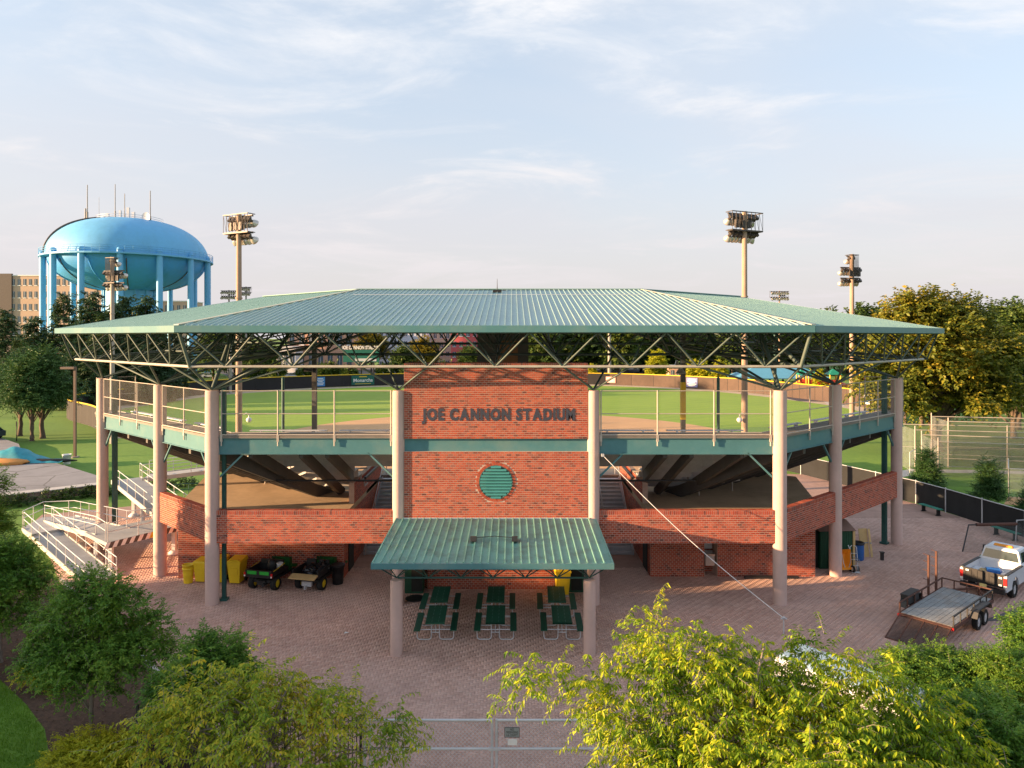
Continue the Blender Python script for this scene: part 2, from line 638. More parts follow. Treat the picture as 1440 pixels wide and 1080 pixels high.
M_brownwall = mat('brown_panel', (0.28, 0.14, 0.07), rough=0.8, var=0.15)
M_bldA = mat('building_salmon', (0.62, 0.36, 0.24), rough=0.85, var=0.06, vscale=0.05)
M_bldB = mat('building_pale', (0.56, 0.60, 0.68), rough=0.85, var=0.05, vscale=0.05)
M_bldC = mat('building_red', (0.60, 0.12, 0.12), rough=0.85, var=0.06, vscale=0.05)
M_bldD = mat('building_cream', (0.60, 0.50, 0.38), rough=0.85, var=0.06, vscale=0.05)
M_bldE = mat('hotel_tan', (0.50, 0.36, 0.27), rough=0.85, var=0.08, vscale=0.05)
M_hotd = mat('hotel_dark', (0.09, 0.075, 0.07), rough=0.7)
M_win = mat('window_glass', (0.10, 0.13, 0.16), rough=0.15, var=0.2, vscale=0.3)
M_tealroof = mat('pavilion_roof', (0.10, 0.32, 0.46), rough=0.5, var=0.08)
M_playr = mat('play_red', (0.62, 0.07, 0.03), rough=0.45, var=0.05)
M_playy = mat('play_yellow', (0.75, 0.42, 0.03), rough=0.45, var=0.05)
M_playg = mat('play_green', (0.01, 0.22, 0.13), rough=0.45, var=0.05)
M_louver = mat('louver_teal', (0.05, 0.24, 0.235), rough=0.5, var=0.12)
M_steel = mat('stainless', (0.55, 0.56, 0.57), rough=0.3, metal=0.8, var=0.08)
M_gsign = mat('grey_sign', (0.30, 0.33, 0.33), rough=0.5, var=0.05)

L_yel = leaf_mat('leaf_yellowgreen', [(0.1, (0.09, 0.19, 0.014)), (0.35, (0.21, 0.35, 0.018)), (0.6, (0.40, 0.50, 0.022)), (0.85, (0.64, 0.63, 0.03)), (1.0, (0.70, 0.55, 0.03))], 0.45, 0.9)
L_mix = leaf_mat('leaf_mixed', [(0.08, (0.13, 0.24, 0.02)), (0.35, (0.26, 0.37, 0.026)), (0.58, (0.44, 0.47, 0.034)), (0.8, (0.64, 0.55, 0.04)), (1.0, (0.68, 0.45, 0.04))], 0.38, 0.8)
L_dk = leaf_mat('leaf_deepgreen', [(0.1, (0.06, 0.16, 0.026)), (0.45, (0.13, 0.27, 0.034)), (0.8, (0.23, 0.37, 0.045)), (1.0, (0.31, 0.39, 0.05))], 0.4, 0.8)
L_lime = leaf_mat('leaf_lime', [(0.1, (0.24, 0.30, 0.02)), (0.5, (0.46, 0.48, 0.025)), (1.0, (0.65, 0.56, 0.035))], 0.4, 1.2)
L_gold = leaf_mat('leaf_goldoak', [(0.15, (0.08, 0.12, 0.018)), (0.5, (0.18, 0.21, 0.026)), (0.78, (0.33, 0.28, 0.03)), (1.0, (0.48, 0.30, 0.028))], 0.35, 0.22)
L_far = leaf_mat('leaf_woodland', [(0.1, (0.04, 0.085, 0.022)), (0.5, (0.08, 0.14, 0.028)), (0.85, (0.16, 0.20, 0.034)), (1.0, (0.25, 0.23, 0.04))], 0.25, 0.06)
L_con = leaf_mat('needle_dark', [(0.1, (0.02, 0.055, 0.026)), (0.5, (0.045, 0.095, 0.035)), (1.0, (0.11, 0.15, 0.04))], 0.15, 0.2)
L_pine = leaf_mat('needle_green', [(0.1, (0.03, 0.09, 0.03)), (0.5, (0.065, 0.15, 0.04)), (1.0, (0.13, 0.21, 0.05))], 0.2, 0.4)
L_shrub = leaf_mat('shrub_green', [(0.1, (0.02, 0.05, 0.014)), (0.5, (0.05, 0.10, 0.02)), (1.0, (0.12, 0.17, 0.03))], 0.25, 1.0)
M_blade = leaf_mat('grass_blade', [(0.1, (0.09, 0.21, 0.018)), (0.5, (0.14, 0.29, 0.025)), (1.0, (0.22, 0.37, 0.035))], 0.4, 0.8)
# ---------------------------------------------------------------- ground, field, paths


def sheet(name, pts, z, m, kind='structure'):
    mb = MB()
    mb.quad([(p[0], p[1], z) for p in pts], 0)
    return mb.build(name, m, None, kind)


def smooth_line(pts, n=6):
    out = []
    k = len(pts)
    for i in range(k - 1):
        p0, p1, p2, p3 = (Vector(pts[max(i - 1, 0)]), Vector(pts[i]), Vector(pts[i + 1]), Vector(pts[min(i + 2, k - 1)]))
        for j in range(n):
            t = j / n
            out.append(0.5 * ((2 * p1) + (-p0 + p2) * t + (2 * p0 - 5 * p1 + 4 * p2 - p3) * t * t + (-p0 + 3 * p1 - 3 * p2 + p3) * t ** 3))
    out.append(Vector(pts[-1]))
    return out


sheet('lawn', [(-3000, -300), (3000, -300), (3000, 3500), (-3000, 3500)], -0.030, M_lawn)

# outfield outline (fence line), from the left foul side round to the right
FENCE = [(-47, 84), (-55, 94.5), (-65, 105), (-68.5, 116), (-67, 126), (-60, 153), (-34, 173), (-5, 179), (25, 177), (46, 160), (53, 148), (56.5, 138), (59.5, 128), (60.5, 116), (55, 98)]
fl = smooth_line([(x, y, 0) for x, y in FENCE], 5)
cen = Vector((0, 85, 0))


def inset(pts, d):
    return [p + (cen - p).normalized() * d for p in pts]


sheet('warning_track', [(p.x, p.y) for p in fl], -0.026, M_track)
sheet('field_grass', [(p.x, p.y) for p in inset(fl, 4.5)], -0.022, M_field)
sheet('infield_dirt', [(29 * math.cos(t), 83 + 29 * math.sin(t)) for t in np.linspace(0, 2 * math.pi, 64, endpoint=False)], -0.018, M_dirt)
sheet('infield_grass', [(0, 68), (13.5, 81.5), (0, 95), (-13.5, 81.5)], -0.014, M_field)
sheet('parking_lot', [(-75, 196), (40, 200), (60, 280), (-120, 280)], -0.026, M_lot)
sheet('far_lawn', [(-200, 230), (-75, 196), (-120, 280)], -0.024, M_lawn)

PLAZA = [(-6.0, 13), (8.2, 13), (8.6, 19), (13.2, 23.2), (23.6, 30.2), (32.4, 37), (31.5, 43), (30.2, 49.5), (29.5, 52), (26.2, 62), (12, 64), (-12, 52), (-17, 50.5), (-24, 51.5), (-31, 48), (-29.5, 44), (-25, 39.5), (-21.5, 35.0), (-13.2, 26.7), (-6.4, 19.6)]
sheet('plaza', PLAZA, 0.0, M_joint)


def in_poly(px, py, poly):
    inside = np.zeros(px.shape, bool)
    n = len(poly)
    for i in range(n):
        x0, y0 = poly[i]
        x1, y1 = poly[(i + 1) % n]
        c = ((y0 > py) != (y1 > py)) & (px < (x1 - x0) * (py - y0) / (y1 - y0 + 1e-12) + x0)
        inside ^= c
    return inside


# herringbone clay pavers, each a raised block with joints between
PW, PL = 0.105, 0.21
rng = np.random.default_rng(5)


def herring(u0, u1, v0, v1):
    """centres and orientation of a 90 degree herringbone (2:1 bricks)."""
    out = []
    a = PW
    for j in range(int(v0 / a), int(v1 / a) + 1):
        for i in range(int(u0 / a), int(u1 / a) + 1):
            k = (i - j) % 4
            if k == 0:
                out.append((i * a + a, j * a + a / 2, 0))      # horizontal block covers i,i+1
            elif k == 3:
                out.append((i * a + a / 2, j * a + a, 1))      # vertical block covers j,j+1
    return np.array(out)


hb = herring(-25, 34, 13.2, 47.0)
keep = in_poly(hb[:, 0], hb[:, 1], PLAZA)
ang = np.abs((hb[:, 0] - CX) / hb[:, 1])
keep &= ang < 0.78
keep &= ~((hb[:, 1] > 37) & (np.abs(hb[:, 0]) < 16))
hb = hb[keep]
n = len(hb)
hx = np.where(hb[:, 2] == 0, PL / 2, PW / 2) - 0.004
hy = np.where(hb[:, 2] == 0, PW / 2, PL / 2) - 0.004
zt = 0.0035 + rng.random(n) * 0.0015
cornx = np.array([-1, 1, 1, -1])
corny = np.array([-1, -1, 1, 1])
V = np.zeros((n, 8, 3))
for q in range(4):
    V[:, q, 0] = hb[:, 0] + cornx[q] * hx
    V[:, q, 1] = hb[:, 1] + corny[q] * hy
    V[:, q, 2] = -0.004
    V[:, 4 + q, 0] = hb[:, 0] + cornx[q] * (hx - 0.0025)
    V[:, 4 + q, 1] = hb[:, 1] + corny[q] * (hy - 0.0025)
    V[:, 4 + q, 2] = zt + (rng.random(n) - 0.5) * 0.0015
Q = np.array([(4, 5, 6, 7), (0, 1, 5, 4), (1, 2, 6, 5), (2, 3, 7, 6), (3, 0, 4, 7)])
Qa = (np.arange(n)[:, None, None] * 8 + Q[None]).reshape(-1, 4)
link('clay_pavers', arrays_mesh('clay_pavers', V.reshape(-1, 3), Qa, M_paver), None, 'stuff')

# mulch beds with a low edging stone beside the plaza
sheet('mulch_bed', [(-6.0, 13), (-6.4, 19.6), (-13.2, 26.7), (-21.5, 35.0), (-27, 38), (-30, 32), (-21.0, 27.2), (-17.3, 25.0), (-15.2, 23.3), (-13.6, 21.8), (-12.1, 19.8), (-11.6, 18.0), (-11.4, 13)], -0.018, M_mulch)
sheet('mulch_bed', [(8.2, 13), (8.6, 19), (13.2, 23.2), (23.6, 30.2), (32.4, 37), (36, 34), (28, 20), (22, 13)], -0.018, M_mulch)
mb = MB()
kl = [(-6.0, 13), (-6.4, 19.6), (-13.2, 26.7), (-21.5, 35.0)]
for (a, b) in zip(kl[:-1], kl[1:]):
    a, b = Vector((*a, 0)), Vector((*b, 0))
    L = (b - a).length
    k = max(1, int(L / 0.9))
    for i in range(k):
        c = a.lerp(b, (i + 0.5) / k)
        d = b - a
        mb.box((c.x, c.y, 0.03), (L / k - 0.015, 0.13, 0.16), math.atan2(d.y, d.x))
mb.build('edging_stones', M_concl, None, 'structure')

# asphalt apron up on the left with a retaining wall in front of it
TZ = 0.55
AP = [(-37.5, 49.6), (-30.6, 55.2), (-33.4, 58.6), (-38.5, 62.8), (-47.2, 69.6), (-52, 76), (-60, 83), (-90, 95), (-90, 84), (-60, 60)]
mb = MB()
mb.poly(AP, -0.2, TZ)
mb.build('asphalt_apron', M_asph, None, 'structure')
# right-hand footpath on the lawn
sheet('concrete_path', [(31.5, 56.5), (33.5, 60.5), (37.5, 63), (48, 62), (70, 58), (70, 59.2), (48, 63.6), (37, 64.6), (32.5, 62), (30.3, 57)], -0.020, M_concl)
sheet('concrete_path', [(58, 122), (64, 140), (67, 152), (64.5, 153), (61, 140), (56, 124)], -0.0195, M_concl)
# paved strip along the far side of the right wing
sheet('worn_patch', [(20.5, 30), (24, 32), (33, 38.5), (32.4, 37), (23.6, 30.2)], 0.0135, M_lot)
sheet('bare_earth', [(36, 51), (39, 50), (42, 52.5), (38, 53.5)], -0.024, M_dirt)
# ---------------------------------------------------------------- the stadium building
ST = thing('stadium', 'brick and teal steel ballpark grandstand with wide green metal roof and pink round columns', 'stadium')
UX, UY = 0.7435, 0.6687          # direction of a wing, away from the front
TAN = 0.3839


def wing(side, s, d, z):
    """point s metres along a wing's column line, d metres inwards of it."""
    return Vector((side * (12.77 + UX * s - UY * d), 32 + UY * s + UX * d, z))


def front(x, d, z):
    return Vector((x, 32 + d, z))


def lim(d):
    return 12.77 - TAN * d


def roof_z(d):
    return 12.47 + 0.183 * (d + 1.9)


WE = 15.4       # where the wings' roofs end
RD = 11.0       # ridge line
EAVE = -1.9

# --- roof sheet, wings, ridge back slope
mb = MB()
zt = 0.05


def under(z):
    return z - 0.12


# front slab (closed, thin), its covering panels lie 1 cm above
lo = [front(-lim(EAVE), EAVE, 0), front(lim(EAVE), EAVE, 0), front(lim(RD), RD, 0), front(-lim(RD), RD, 0)]
zs = [roof_z(EAVE)] * 2 + [roof_z(RD)] * 2
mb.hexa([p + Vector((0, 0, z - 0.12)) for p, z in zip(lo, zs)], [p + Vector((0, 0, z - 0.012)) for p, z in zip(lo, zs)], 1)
lo = [front(-lim(RD), RD, 0), front(lim(RD), RD, 0), front(lim(15), 15, 0), front(-lim(15), 15, 0)]
zs = [roof_z(RD)] * 2 + [14.0] * 2
mb.hexa([p + Vector((0, 0, z - 0.12)) for p, z in zip(lo, zs)], [p + Vector((0, 0, z)) for p, z in zip(lo, zs)], 0)
for sd in (-1, 1):
    lo = [wing(sd, TAN * RD, RD, 0), wing(sd, WE, RD, 0), wing(sd, WE, 15, 0), wing(sd, TAN * 15, 15, 0)]
    zs = [roof_z(RD)] * 2 + [14.0] * 2
    pl = [p + Vector((0, 0, z - 0.12)) for p, z in zip(lo, zs)]
    ph = [p + Vector((0, 0, z)) for p, z in zip(lo, zs)]
    if sd > 0:
        mb.hexa(pl, ph, 0)
    else:
        mb.hexa(pl[::-1], ph[::-1], 0)
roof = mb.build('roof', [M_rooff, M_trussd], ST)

# standing-seam panels of the front slope, one by one
PITCH = 0.282
npan = int(2 * lim(EAVE) / PITCH)
x0 = -npan * PITCH / 2


def dlim(x):
    return max(EAVE + 0.02, min(RD, (12.77 - abs(x)) / TAN))


for i in range(npan):
    xa, xb = x0 + i * PITCH, x0 + (i + 1) * PITCH
    da, db = dlim(xa), dlim(xb)
    mb = MB()
    g = 0.004

    def rp(x, d, h):
        return front(x, d, roof_z(d) + h)
    jitter = random.Random(i).uniform(-0.003, 0.003)
    mb.hexa([rp(xa + g, EAVE, -0.01), rp(xb - g, EAVE, -0.01), rp(xb - g, db, -0.01), rp(xa + g, da, -0.01)],
            [rp(xa + g, EAVE, 0.012 + jitter), rp(xb - g, EAVE, 0.012 + jitter), rp(xb - g, db, 0.012 + jitter), rp(xa + g, da, 0.012 + jitter)], 0)
    # the raised seam on its left edge
    dd = da - 0.12
    if dd > EAVE + 0.1:
        w = 0.022
        mb.hexa([rp(xa - w, EAVE - 0.01, 0), rp(xa + w, EAVE - 0.01, 0), rp(xa + w, dd, 0), rp(xa - w, dd, 0)],
                [rp(xa - w * .6, EAVE - 0.01, 0.07), rp(xa + w * .6, EAVE - 0.01, 0.07), rp(xa + w * .6, dd, 0.07), rp(xa - w * .6, dd, 0.07)], 0)
    mb.build('roof_panel', M_roof, roof)

# wings: seams too fine to tell apart from here, one mesh each
for sd in (-1, 1):
    mb = MB()

    def wp(s, d, h):
        return wing(sd, s, d, roof_z(d) + h)

    def quad8(s0a, s1a, s0b, s1b, d0, d1, h0, h1):
        a = [wp(s0a, d0, h0), wp(s1a, d0, h0), wp(s1b, d1, h0), wp(s0b, d1, h0)]
        b = [wp(s0a, d0, h1), wp(s1a, d0, h1), wp(s1b, d1, h1), wp(s0b, d1, h1)]
        if sd < 0:
            a, b = a[::-1], b[::-1]
        mb.hexa(a, b, 0)
    quad8(TAN * EAVE, WE, TAN * RD, WE, EAVE, RD, -0.12, 0.01)
    k = int((WE - TAN * EAVE) / 0.282)
    for i in range(1, k):
        s = TAN * EAVE + i * 0.282
        d1 = min(RD, s / TAN - 0.15)
        if d1 > EAVE + 0.2:
            quad8(s - 0.012, s + 0.012, s - 0.012, s + 0.012, EAVE, d1, 0.01, 0.0135)
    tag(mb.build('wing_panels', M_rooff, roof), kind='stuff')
    # hip cap along the mitre, broken dark slots under it where the seams stop
    mb = MB()
    p0, p1 = wing(sd, TAN * EAVE, EAVE, roof_z(EAVE) + 0.075), wing(sd, TAN * RD, RD, roof_z(RD) + 0.075)
    dv = (p1 - p0).normalized()
    sv = Vector((dv.y, -dv.x, 0)).normalized()
    up = Vector((0, 0, 0.035))
    a = [p0 - sv * .13, p0 + sv * .13, p1 + sv * .13, p1 - sv * .13]
    mb.hexa([q - up for q in a], a, 0)
    mb.build('hip_cap', M_cap, roof)
mb = MB()
a = [front(-lim(RD) - .1, RD - .15, roof_z(RD) + .03), front(lim(RD) + .1, RD - .15, roof_z(RD) + .03), front(lim(RD) + .1, RD + .15, roof_z(RD) + .03), front(-lim(RD) - .1, RD + .15, roof_z(RD) + .03)]
mb.hexa(a, [q + Vector((0, 0, .05)) for q in a])
for sd in (-1, 1):
    a = [wing(sd, TAN * RD + .1, RD - .15, roof_z(RD) + .02), wing(sd, WE, RD - .15, roof_z(RD) + .02), wing(sd, WE, RD + .15, roof_z(RD) + .02), wing(sd, TAN * RD + .1, RD + .15, roof_z(RD) + .02)]
    a = a if sd > 0 else a[::-1]
    mb.hexa(a, [q + Vector((0, 0, .05)) for q in a])
mb.build('ridge_cap', M_rooff, roof)
# snow-guard line near the ridge and the little lightning rod on a base
mb = MB()
mb.box(front(0, 8.2, roof_z(8.2) + .075), (16.5, 0.03, 0.02))
mb.build('seam_clip_rail', M_galv, roof)
mb = MB()
q = front(-0.15, RD - 1.2, roof_z(RD - 1.2))
mb.box(q + Vector((0, 0, .08)), (0.5, 0.3, 0.14))
mb.cyl(q + Vector((0, 0, .1)), q + Vector((0, 0, 0.8)), 0.025, 0.01, 6)
mb.tube([q + Vector((-1.6, -.3, .1)), q + Vector((-1.0, -.5, .12)), q + Vector((-.3, -.5, .12)), q + Vector((0, 0, .15)), q + Vector((.5, -.2, .1))], 0.018, 5)
mb.build('lightning_rod', M_blk, roof)

# fascia boards and gable edges
FH = 0.29


def beam_between(p, q, w, h, mi=0, mbx=None):
    """box beam with its top centre line from p to q, w thick in plan."""
    d = (q - p)
    sv = Vector((d.y, -d.x, 0)).normalized() * (w / 2)
    up = Vector((0, 0, h))
    mbx.hexa([p - sv - up, q - sv - up, q + sv - up, p + sv - up][::-1] if False else [p + sv - up, q + sv - up, q - sv - up, p - sv - up], [p + sv, q + sv, q - sv, p - sv], mi)


ez = roof_z(EAVE) + 0.02
mb = MB()
beam_between(front(-lim(EAVE - .06), EAVE - .045, ez), front(lim(EAVE - .06), EAVE - .045, ez), 0.08, FH, 0, mb)
mb.build('fascia', M_teal, ST)
for sd in (-1, 1):
    mb = MB()
    beam_between(wing(sd, TAN * EAVE, EAVE - .045, ez), wing(sd, WE, EAVE - .045, ez), 0.08, FH, 0, mb)
    mb.build('fascia', M_teal, ST)
    mb = MB()
    beam_between(wing(sd, WE + .04, EAVE, ez), wing(sd, WE + .04, RD, roof_z(RD) + .02), 0.08, FH, 0, mb)
    beam_between(wing(sd, WE + .04, RD, roof_z(RD) + .02), wing(sd, WE + .04, 15, 14.02), 0.08, FH, 0, mb)
    beam_between(wing(sd, TAN * 15, 15.04, 14.02), wing(sd, WE, 15.04, 14.02), 0.08, FH, 0, mb)
    mb.build('gable_trim', M_teal, ST)

# --- space-frame roof truss
unit = {}


def strut(p, q, r, parent, m=None, name='strut'):
    m = m or M_truss
    key = m.name
    if key not in unit:
        b = MB()
        b.cyl((0, 0, 0), (0, 0, 1), 1.0, 1.0, 8)
        unit[key] = b.mesh('strut', m)
    d = q - p
    M = Matrix.Translation(p) @ d.to_track_quat('Z', 'Y').to_matrix().to_4x4() @ Matrix.Diagonal((r, r, d.length, 1))
    return link(name, unit[key], parent, None, M)


truss = MB()
SP = 2.923
BD, BZ = -1.2, 10.72
rows = [(-1.2, 10.72), (4.0, 11.12), (8.6, 11.62), (12.6, 12.4)]
tops = [(-1.75, 12.2), (1.4, 12.72), (6.2, 13.6), (10.6, 14.4)]
# longitudinal members
for j, (d, z) in enumerate(rows):
    pts = [wing(-1, WE - .4, d, z), wing(-1, TAN * d, d, z), wing(1, TAN * d, d, z), wing(1, WE - .4, d, z)]
    if j > 0:
        for a, b in zip(pts[:-1], pts[1:]):
            truss.cyl(a, b, 0.075, n=6)
for (d, z) in tops:
    pts = [wing(-1, WE - .4, d, z), wing(-1, TAN * d, d, z), wing(1, TAN * d, d, z), wing(1, WE - .4, d, z)]
    for a, b in zip(pts[:-1], pts[1:]):
        truss.cyl(a, b, 0.06, n=6)
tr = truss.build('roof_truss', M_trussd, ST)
pts = [wing(-1, WE - 1.0, BD, BZ), wing(-1, TAN * BD, BD, BZ), wing(1, TAN * BD, BD, BZ), wing(1, WE - 1.0, BD, BZ)]
for a, b in zip(pts[:-1], pts[1:]):
    strut(a, b, 0.065, tr, M_chord, 'bottom_chord')


def stations():
    """(kind, s) nodes: front x positions and wing positions."""
    out = [('F', k * SP) for k in range(-4, 5)]
    return out


web = MB()


def node(kind, s, d, z):
    if kind == 'F':
        return front(s, d, z)
    return wing(1 if kind == 'R' else -1, s, d, z)


NW = 6
WS = (WE - 1.2) / NW
for kind in ('F', 'L', 'R'):
    if kind == 'F':
        bs = [k * SP for k in range(-4, 5)]
        ts = [(k + .5) * SP for k in range(-5, 5)]
    else:
        bs = [0.35 + (k + .5) * WS for k in range(NW)]
        ts = [0.35 + k * WS for k in range(NW + 1)]
    for j, (d, z) in enumerate(rows):
        lo_s = -lim(d) if kind == 'F' else TAN * d
        hi_s = lim(d) if kind == 'F' else WE
        for b in bs:
            if not (lo_s - .1 <= b <= hi_s + .1):
                continue
            p = node(kind, b, d, z)
            for dt in (-.5, .5):
                t = b + dt * (SP if kind == 'F' else WS)
                for jj in (j, j + 1):
                    if jj >= len(tops):
                        continue
                    dd, z2 = tops[jj]
                    l2 = -lim(dd) if kind == 'F' else TAN * dd
                    h2 = lim(dd) if kind == 'F' else WE
                    tt = min(max(t, l2), h2)
                    q = node(kind, tt, dd, z2)
                    if j == 0:
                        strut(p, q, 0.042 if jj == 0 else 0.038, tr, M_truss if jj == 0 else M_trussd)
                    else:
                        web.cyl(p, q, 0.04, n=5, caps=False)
            # cross members in the bottom plane
            if j + 1 < len(rows):
                dd, z2 = rows[j + 1]
                l2 = -lim(dd) if kind == 'F' else TAN * dd
                h2 = lim(dd) if kind == 'F' else WE
                if l2 <= b <= h2:
                    web.cyl(p, node(kind, b, dd, z2), 0.05, n=5, caps=False)
    # closing fan at the wing ends
    if kind != 'F':
        for j in range(3):
            web.cyl(node(kind, WE - .4, rows[j][0], rows[j][1]), node(kind, WE - .4, tops[j][0], tops[j][1]), .05, n=5)
            web.cyl(node(kind, WE - .4, rows[j][0], rows[j][1]), node(kind, WE - .4, tops[j + 1][0], tops[j + 1][1]), .05, n=5)
            web.cyl(node(kind, WE - .4, rows[j][0], rows[j][1]), node(kind, WE - .4, rows[j + 1][0], rows[j + 1][1]), .06, n=5)
for sd in (-1, 1):   # valley girders along the mitre, heavy
    for (j, jj) in ((0, 1), (1, 2), (2, 3)):
        a = wing(sd, TAN * rows[j][0], rows[j][0], rows[j][1])
        b = wing(sd, TAN * rows[jj][0], rows[jj][0], rows[jj][1])
        web.cyl(a, b, .09, n=6)
        c = wing(sd, TAN * tops[jj][0], tops[jj][0], tops[jj][1])
        web.cyl(a, c, .09, n=6)
    for (dd, z2) in tops[:2]:
        strut(wing(sd, TAN * BD, BD, BZ), wing(sd, TAN * dd, dd, z2), .08, tr, M_truss)
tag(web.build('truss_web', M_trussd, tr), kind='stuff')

# --- columns with fan struts at their heads
CT = 9.6
colm = {}


def column(x, y, z1, r, name='column'):
    key = (r, z1)
    if key not in colm:
        b = MB()
        b.cyl((0, 0, 0), (0, 0, z1 * .36), r, n=28)
        b.cyl((0, 0, z1 * .36 + .008), (0, 0, z1 - .05), r * .992, n=28)
        b.cyl((0, 0, z1 * .36 - .01), (0, 0, z1 * .36 + .012), r * .975, n=28, caps=False)
        b.cyl((0, 0, z1 - .05), (0, 0, z1), r * .93, n=28)
        colm[key] = b.mesh('column', M_stucco)
    return link(name, colm[key], ST, None, Matrix.Translation((x, y, 0)))


fcols = [(-4.385, 32), (4.385, 32), (-12.77, 32), (12.77, 32)]
for i, (x, y) in enumerate(fcols):
    column(x, y, CT, 0.275 if i < 2 else 0.305)
    p = Vector((x, y, CT + .02))
    k = round((abs(x) - SP / 2) / SP) if i < 2 else 4
    sgn = 1 if x > 0 else -1
    ns = [sgn * SP, sgn * 2 * SP] if i < 2 else [sgn * 4 * SP - sgn * SP * .5]
    for nx in ns:
        strut(p, front(nx, BD, BZ), .05, tr)
        strut(p, front(nx, 4.0, 11.12), .05, tr, M_trussd)
    if i >= 2:
        strut(p, wing(sgn, TAN * BD, BD, BZ), .06, tr)
        strut(p, wing(sgn, 0.35 + WS * .5, BD, BZ), .06, tr)
        strut(p, wing(sgn, 1.6, 4.0, 11.12), .06, tr, M_trussd)
        strut(p, front(sgn * 3 * SP, BD, BZ), .05, tr)
        strut(p, wing(sgn, TAN * 1.4, 1.4, 12.72), .09, tr, M_trussd)
for sd in (-1, 1):
    for s in (5.69, 13.76):
        q = wing(sd, s, 0, 0)
        column(q.x, q.y, CT, 0.305)
        p = Vector((q.x, q.y, CT + .02))
        for bb in range(NW):
            b = 0.35 + (bb + .5) * WS
            if abs(b - s) < 3.2:
                strut(p, wing(sd, b, BD, BZ), .055, tr)
                strut(p, wing(sd, b, 4.0, 11.12), .055, tr, M_trussd)
# slim green steel posts behind the concrete columns, down to the paving
for (x, y, z1) in [(-12.40, 32.42, 9.75)]:
    mb = MB()
    mb.box((x, y, z1 / 2), (0.16, 0.16, z1))
    mb.box((x, y, .06), (0.34, 0.34, .1))
    mb.build('steel_post', M_green, ST)
for sd in (-1, 1):
    for s in (13.76,):
        q = wing(sd, s - .45, .5, 0)
        mb = MB()
        mb.box((q.x, q.y, 4.87), (0.24, 0.24, 9.75), R(42 * sd))
        mb.box((q.x, q.y, .06), (0.4, 0.4, .1), R(42 * sd))
        mb.build('steel_post', M_green, ST)
# tall rear roof columns on the seating deck
for (x, y, m) in [(-11.5, 44, M_raker), (11.3, 44, M_raker)]:
    mb = MB()
    mb.box((x, y, 7.6), (0.27, 0.27, 9.4))
    mb.build('roof_post', m, ST)
mb = MB()
mb.box((11.3, 44, 8.05), (0.29, 0.29, 2.3))
mb.build('post_sleeve', M_ycap, ST)

# --- brickwork


def brick_face(mb, o, u, nrm, width, height, skip=None, mi=0, BL=0.2, BH=0.0975, proud=0.005, soldier=True, seed=1):
    """running-bond bricks standing proud of a mortar face; o = lower-left corner, u along, nrm outwards."""
    rnd = random.Random(seed)
    o, u, nrm = Vector(o), Vector(u).normalized(), Vector(nrm).normalized()
    up = Vector((0, 0, 1))
    nr = int(round(height / BH))
    bh = height / nr
    mj = 0.0095

    def one(a, b, z0, z1):
        if skip and skip((a + b) / 2, (z0 + z1) / 2):
            return
        pr = proud + rnd.uniform(-.0015, .002)
        lo = [o + u * (a + mj) + up * (z0 + mj), o + u * (b - mj) + up * (z0 + mj), o + u * (b - mj) + up * (z1 - mj), o + u * (a + mj) + up * (z1 - mj)]
        hi = [q + nrm * pr for q in lo]
        mb.add(lo + hi, [(4, 5, 6, 7), (0, 1, 5, 4), (1, 2, 6, 5), (2, 3, 7, 6), (3, 0, 4, 7)], mi)
    top = nr - (2 if soldier else 0)
    for r in range(top):
        a = -BL / 2 if r % 2 else 0.0
        while a < width - .01:
            x0, x1 = max(a, 0), min(a + BL, width)
            if x1 - x0 > .03:
                one(x0, x1, r * bh, (r + 1) * bh)
            a += BL
    if soldier:
        k = int(width / 0.085)
        for i in range(k):
            one(i * width / k, (i + 1) * width / k, top * bh, nr * bh)


# central wall: two brick fields with a recessed steel band between
WX = 4.12
mb = MB()
mb.box((0, 32.33, (3.7 + 10.83) / 2), (2 * WX, 0.36, 10.83 - 3.7), 0, 0)
mb.box((0, 32.01, (3.72 + 6.86) / 2), (2 * WX, 0.3, 6.86 - 3.72), 0, 0)
mb.box((0, 32.01, (7.44 + 10.83) / 2), (2 * WX, 0.3, 10.83 - 7.44 - .004), 0, 0)
wall = mb.build('brick_wall', M_mortar, ST)
VC, VR = (0.0, 5.50), 0.745


def ringskip(w):
    return lambda a, z: ((a - WX - VC[0]) ** 2 + (z + 3.72 - VC[1]) ** 2) ** .5 < w


bb = MB()
brick_face(bb, (-WX, 31.86, 3.72), (1, 0, 0), (0, -1, 0), 2 * WX, 6.86 - 3.72, ringskip(VR + .165), soldier=False, seed=2)
brick_face(bb, (-WX, 31.86, 7.44), (1, 0, 0), (0, -1, 0), 2 * WX, 10.83 - 7.44, seed=3)
for sg in (-1, 1):
    brick_face(bb, (sg * WX, 31.86 if sg > 0 else 32.5, 7.44), (0, 1 if sg > 0 else -1, 0), (sg, 0, 0), .55, 10.83 - 7.44, seed=4)
# crowning row seen from above
kk = int(2 * WX / .085)
for i in range(kk):
    a = -WX + (i + .5) * 2 * WX / kk
    bb.box((a, 32.18, 10.838), (2 * WX / kk - .014, .62, .016))
